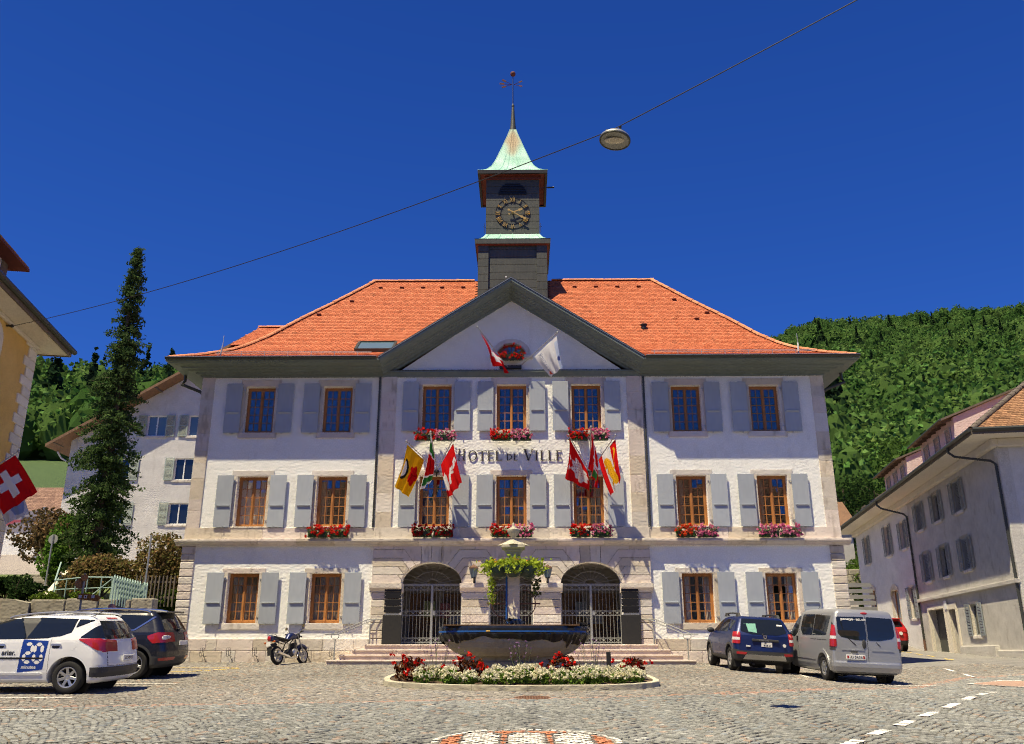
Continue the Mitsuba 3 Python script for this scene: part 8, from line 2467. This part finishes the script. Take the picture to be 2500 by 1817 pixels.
# signs and poles
YS = thing('footpath_sign', 'brown pointer sign with white symbols on a grey post behind the white car', 'sign')
put('post', MB().cyl((-12.62, -3.0, -.12), (-12.63, -3.0, 2.55), .032, n=10), 'm_greyframe', YS)
put('arrow', MB().poly(sg.Polygon([(-12.72, 1.80), (-12.12, 1.74), (-12.02, 1.84), (-12.12, 1.93), (-12.72, 1.97)]), .02, XZ(-3.07)), 'm_signbrown', YS)
for x in (-12.64, -12.48, -12.26):
    put('symbol', MB().box(x - .045, x + .045, -3.078, -3.071, 1.83, 1.92), 'm_white', YS)
put('symbol_figure', MB().ball((-12.48, -3.08, 1.875), (.02, .004, .025), 1), 'm_black', YS)
put('round_sign', MB().cyl((-12.74, -3.0, 2.25), (-12.70, -3.04, 2.25), .15, n=16).cyl((-12.62, -3.03, 2.42), (-12.60, -3.05, 2.42), .1, n=14), 'm_signbrown', YS)
BSN = thing('stop_sign_panel', 'yellow and white striped timetable panel in a dark round-topped frame at the left edge', 'sign')
bx0, by0 = -13.62, -7.0
put('frame', MB().tube([(bx0 - .75, by0, 0), (bx0 - .75, by0, 3.72), (bx0 - .70, by0, 3.78), (bx0 - .06, by0, 3.78), (bx0, by0, 3.72), (bx0, by0, -.3)], .025, 8), 'm_galv', BSN, smooth=True)
for i, (z0, z1, m) in enumerate(((3.50, 3.62, 'm_lineyellow'), (3.36, 3.49, 'm_white'), (3.20, 3.35, 'm_lineyellow'), (3.06, 3.19, 'm_lineyellow'), (2.93, 3.05, 'm_lineyellow'), (2.35, 2.92, 'm_greyframe'))):
    put('panel', MB().box(bx0 - .72, bx0 - .05, by0 - .01, by0 + .01, z0, z1, .003), m, BSN)
for x, y, h, r, lab in ((-28.2, 22.0, 3.2, .10, 'grey metal pole on the upper street beside the two walkers'), (-12.0, -.2, 2.3, .03, 'thin grey-green pole before the dark fence left of the hall corner')):
    PLx = thing('pole', lab, 'pole')
    z = float(terr(np.array([x]), np.array([y]))[0])
    put('pole', MB().cyl((x, y, z - .2), (x, y, z + h), r, r * .85, 10), 'm_galv', PLx)
RSN = thing('round_road_sign', 'back of a round road sign on a thin pole among the shrubs', 'sign')
put('pole', MB().cyl((-16.6, 2.2, 2.0), (-16.6, 2.2, 4.35), .03, n=8), 'm_galv', RSN)
put('disc', MB().cyl((-16.6, 2.22, 4.2), (-16.6, 2.25, 4.2), .17, n=20), 'm_greyframe', RSN)

# ------------------------------------------------------------------ people
def person(label, x, y, z, h, face, shirt, trousers, skin, hair, stride=.12, arm=.1, bald=False, skirt=False):
    Pn = thing('person', label, 'person')
    k = h / 1.75
    M = mat4(x, y, z, rz=face) @ np.diag([k, k, k, 1])
    S = lambda c, r: manifold3d.Manifold.sphere(r, 16).translate(list(c))
    def chain(js):
        m = manifold3d.Manifold()
        for (a, ra), (b, rb) in zip(js[:-1], js[1:]):
            m = m + manifold3d.Manifold.batch_hull([S(a, ra), S(b, rb)])
        return m
    def mesh(m, L=.035):
        g = m.refine_to_length(L).to_mesh()
        t = trimesh.Trimesh(g.vert_properties[:, :3], g.tri_verts, process=True)
        trimesh.smoothing.filter_taubin(t, iterations=6)
        return t
    # faces +y; x to its right
    torso = manifold3d.Manifold.batch_hull([S((-.13, 0, 1.38), .07), S((.13, 0, 1.38), .07), S((0, .02, 1.2), .12), S((-.08, 0, 1.0), .10), S((.08, 0, 1.0), .10), S((-.09, -.01, .93), .09), S((.09, -.01, .93), .09)])
    neck = chain([((0, .0, 1.42), .055), ((0, .02, 1.52), .05)])
    head = manifold3d.Manifold.batch_hull([S((0, .02, 1.66), .085), S((0, .01, 1.64), .09), S((0, .045, 1.585), .055), S((0, -.02, 1.66), .08)]) + S((0, .115, 1.62), .018) + S((-.088, .0, 1.62), .022) + S((.088, 0, 1.62), .022) + S((0, .095, 1.575), .022)
    legs, arms, hands, shoes = manifold3d.Manifold(), manifold3d.Manifold(), manifold3d.Manifold(), manifold3d.Manifold()
    for s in (-1, 1):
        d = stride * s
        legs = legs + chain([((s * .09, 0, .92), .095), ((s * .09, d * .6 + .02, .50), .062), ((s * .09, d, .09), .042)])
        shoes = shoes + manifold3d.Manifold.batch_hull([S((s * .09, d - .04, .045), .042), S((s * .095, d + .14, .03), .028)])
        e = ((s * .235, -.02 - d * .4, 1.12), .042); w = ((s * .25, .06 - d * .7 + arm * .2, .87), .03)
        arms = arms + chain([((s * .18, 0, 1.39), .055), e, w])
        hands = hands + manifold3d.Manifold.batch_hull([S(w[0], .028), S((w[0][0], w[0][1] + .02, w[0][2] - .08), .03)])
        for fgr in range(4):
            fx = -.03 + fgr * .02
            hands = hands + chain([((w[0][0] + s * .005, w[0][1] + fx + .02, w[0][2] - .09), .0095), ((w[0][0] - s * .012, w[0][1] + fx + .025, w[0][2] - .135), .009), ((w[0][0] - s * .028, w[0][1] + fx + .025, w[0][2] - .16 - .006 * (fgr in (1, 2))), .008)])
        hands = hands + chain([((w[0][0], w[0][1] + .04, w[0][2] - .03), .012), ((w[0][0] - s * .01, w[0][1] + .075, w[0][2] - .08), .010)])
    put('body', mesh(torso + neck + head + legs + arms) if False else mesh(neck + head + arms + torso + legs), skin, Pn, smooth=True, M=M)
    grow = lambda m, o: m
    sleeve = manifold3d.Manifold()
    for s in (-1, 1):
        sleeve = sleeve + chain([((s * .18, 0, 1.39), .075), ((s * .222, -.015, 1.20), .062)])
    tor2 = manifold3d.Manifold.batch_hull([S((-.14, 0, 1.39), .085), S((.14, 0, 1.39), .085), S((0, .02, 1.2), .14), S((-.10, 0, .98), .115), S((.10, 0, .98), .115), S((-.10, -.01, .90), .11), S((.10, -.01, .90), .11)])
    put('shirt', mesh(tor2 + sleeve), shirt, Pn, smooth=True, M=M)
    leg2 = manifold3d.Manifold.batch_hull([S((-.09, -.01, .92), .105), S((.09, -.01, .92), .105)])
    for s in (-1, 1):
        d = stride * s
        leg2 = leg2 + chain([((s * .09, 0, .90), .108), ((s * .09, d * .6 + .02, .50), .078), ((s * .09, d, .12), .062)])
    put('trousers', mesh(leg2), trousers, Pn, smooth=True, M=M)
    put('shoes', mesh(shoes), 'm_matteblack', Pn, smooth=True, M=M)
    put('hands', mesh(hands, .012), skin, Pn, smooth=True, M=M)
    q = MB()
    for s in (-1, 1):
        q.ball((s * .033, .088, 1.635), .011, 1)
    put('eyes', q, 'm_black', Pn, M=M); tag(Pn + '__eyes', kind='stuff')
    put('mouth', MB().ball((0, .100, 1.555), (.026, .008, .006), 1), 'm_redbrown', Pn, M=M)
    if not bald:
        hr = manifold3d.Manifold.batch_hull([S((0, .0, 1.69), .092), S((0, -.035, 1.64), .088), S((0, -.05, 1.57), .06)])
        cut = manifold3d.Manifold.cube([.4, .2, .3], True).translate([0, .155, 1.60])
        put('hair', mesh(hr - cut), hair, Pn, smooth=True, M=M)
    return Pn
zs_ = float(terr(np.array([-40.2]), np.array([38.0]))[0])
scene['m_skin'] = pri((.52, .31, .22), .55); scene['m_tee'] = pri((.20, .24, .32), .85); scene['m_jeans'] = pri((.03, .035, .05), .9); scene['m_hair'] = pri((.06, .04, .03), .7); scene['m_dress'] = pri((.05, .04, .04), .85)
PXY = [(-36.6, 32.0, 'man in grey-blue t-shirt and dark trousers walking down the upper street', 'm_tee', 'm_jeans', 'm_hair'), (-37.15, 32.3, 'person in dark clothes walking beside the man, half hidden by the sign', 'm_dress', 'm_dress', 'm_hair')]
for x, y, lab, sh_, tr_, hr_ in PXY:
    person(lab, x, y, float(terr(np.array([x]), np.array([y]))[0]), 1.55, 200, sh_, tr_, 'm_skin', hr_)
person('sunburnt bald man standing behind the dark car, only his head showing', -10.6, -5.35, float(gz(-10.6, -5.35)) + .02, 1.74, 150, 'm_tee', 'm_jeans', 'm_sunburn', 'm_hair', .03, bald=True)

# ------------------------------------------------------------------ lamp hanging on its cable across the square
HL = thing('hanging_lamp', 'round grey street lamp hanging on a cable over the square', 'street lamp')
lp = arr(1.90, -16.92, 8.16)
q = MB().lathe([(0, .17), (.08, .165), (.20, .12), (.245, .07), (.25, .04), (.235, .035), (.225, .05), (.0, .06)], 40, mat4(*lp, rx=-4, ry=8))
put('housing', q, 'm_galv', HL, smooth=True)
put('rim', MB().lathe([(.228, .048), (.252, .042), (.252, .022), (.228, .018)], 40, mat4(*lp, rx=-4, ry=8)), 'm_gutter', HL)
put('reflector', MB().lathe([(.225, .03), (.15, .05), (0, .055)], 40, mat4(*lp, rx=-4, ry=8)), 'm_greyframe', HL)
put('lens', MB().ball(lp + arr(0, 0, .03), (.165, .085, .03), 2), 'offwhite', HL, smooth=True, M=mat4(0, 0, 0))
cl = arr(-13.4, -7.2, 8.80)
mid = lp + arr(-.02, 0, .235)
for dx in (-.12, .10):
    put('hanger', MB().cyl(lp + arr(dx, 0, .12), lp + arr(dx * 1.0, 0, .24 + dx * .3), .016, n=6).ball(lp + arr(dx, 0, .25 + dx * .3), .024, 1), 'm_darkmetal', HL)
CBL = thing('lamp_cable', 'thin dark cable spanning the square from the yellow house past the lamp', 'cable')
hook = (MY @ np.array([-2.28, -.16, 8.80, 1]))[:3]
def span(a, b, sag, n=40):
    t = np.linspace(0, 1, n)[:, None]
    p = a + (b - a) * t; p[:, 2] -= sag * 4 * (t * (1 - t))[:, 0]
    return p
put('cable', MB().tube(span(hook, mid, .32), .009, 6), 'm_darkmetal', CBL)
put('cable', MB().tube(span(mid, mid + arr(13.5, -8.2, 3.9), .25), .009, 6), 'm_darkmetal', CBL)

# ------------------------------------------------------------------ road paint
def line(label, pts, w, mat):
    k = thing('road_marking', label, 'road marking')
    put('paint', strip(pts, w), mat, k); tag(k + '__paint', kind='stuff')
line('worn white parking line before the white car', [(-12.5, -12.62), (-7.7, -12.62)], .10, 'm_linewhite')
line('short worn white parking line nearest the left bottom corner', [(-9.8, -14.75), (-6.95, -14.70)], .11, 'm_linewhite')
line('worn white parking line between the two left cars', [(-9.5, -9.35), (-7.0, -9.30)], .10, 'm_linewhite')
line('yellow line behind the dark car, bent towards the hall', [(-11, -5.2), (-8.5, -5.0), (-8.05, -4.4), (-7.6, -3.4)], .10, 'm_lineyellow')
line('thin yellow line nearer the hall plinth left of the motorcycle', [(-10.5, -3.5), (-7.7, -3.3)], .08, 'm_lineyellow')
arc = [(3.9, -18.6), (4.6, -17.6), (5.3, -16.7), (6.1, -15.6), (7.0, -14.4), (8.0, -13.0), (8.9, -11.7), (9.7, -10.55), (10.4, -9.6)]
words = ['first', 'second', 'third', 'fourth', 'fifth', 'sixth', 'seventh', 'eighth']
from_b = 0
for i, (a, b) in enumerate(zip(arc[:-1], arc[1:])):
    a, b = arr(*a), arr(*b)
    line(f'{words[i]} white dash, counted from the bottom, of the dashed lane line on the right', [a + (b - a) * .12, a + (b - a) * .62], .17, 'm_linewhite')
line('white line beside the parked minibus', [(7.75, -5.4), (8.0, -2.6)], .10, 'm_linewhite')
line('white line behind the minibus', [(8.6, -7.0), (10.4, -6.9)], .10, 'm_linewhite')
for i, s in enumerate((0, 2.1, 4.2, 6.6, 9.4)):
    p = RO + np.append(E1 * (12.3 - s * 1.25) - E2 * (1.6 + .12 * s), 0)
    line(f'yellow kerb dash number {i + 1} counted from the far end along the right house', [p[:2], (p + np.append(-E1 * 1.3 - E2 * .05, 0))[:2]], .10, 'm_lineyellow')
line('small white dash in the road at the right, farther one', [(13.2, -1.1), (12.95, -2.3)], .10, 'm_linewhite')
line('small white dash in the road at the right, nearer one', [(12.75, -3.2), (12.5, -4.3)], .10, 'm_linewhite')
SPD = thing('road_patch', 'brick red diamond paved into the road at the right edge, edged in white', 'road marking')
dm = [(11.3, -6.4), (12.5, -5.7), (13.5, -6.9), (12.1, -7.7)]
q = MB().add([(x, y, float(gz(x, y)) + .027) for x, y in dm], [[0, 2, 1], [0, 3, 2]])
put('fill', q, 'm_brickpatch', SPD)
put('edge', strip(dm + dm[:1], .10, .031), 'm_linewhite', SPD); tag(SPD + '__edge', kind='stuff')

# ------------------------------------------------------------------ what the windows mirror: the row across the square, behind the camera
for i, (x0, x1, ez, rz_, wm, lab) in enumerate(((-26, -9.5, 9.6, 15.5, 'offwhite', 'cream house row across the square, left part'), (-9.0, 6.0, 8.8, 14.2, 'greyplaster', 'grey house across the square, middle part'), (6.5, 24, 9.9, 15.8, 'oldplaster', 'old house across the square, right part'))):
    OH = thing('opposite_house', lab, 'house')
    put('wall', MB().box(x0, x1, -58, -47, -3, ez), wm, OH)
    put('roof_boards', MB().add([(x0 - .5, -46.3, ez - .3), (x1 + .5, -46.3, ez - .3), (x1 + .5, -52.5, rz_), (x0 - .5, -52.5, rz_), (x1 + .5, -58.7, ez - .3), (x0 - .5, -58.7, ez - .3)], [[0, 2, 1], [0, 3, 2], [3, 4, 2], [3, 5, 4]]), 'brownwood', OH)
    tb = tile_field(((x0 + x1) / 2, -46.3, 0), (-1, 0, 0), ([0, 6.2], [ez - .25, rz_ + .05]), lambda k, h=(x1 - x0) / 2: (-h, h), w=.30, row=.30, base=((.20, .11, .07), (.34, .19, .12)), thick=.05)
    tag(put('tiles', tb, 'm_tiles', OH), kind='stuff')
    Mo = mat4((x0 + x1) / 2, -47, 0, rz=180)
    for z in (2.0, 5.4):
        for x in np.arange(-(x1 - x0) / 2 + 1.6, (x1 - x0) / 2 - 1, 2.9):
            put('window', MB().box(x - .5, x + .5, -.02, .02, z, z + 1.6), 'm_carglass', OH, M=Mo)
            put('shutter', MB().box(x - 1.0, x - .52, -.05, -.01, z, z + 1.6).box(x + .52, x + 1.0, -.05, -.01, z, z + 1.6), 'greenshutter', OH, M=Mo)
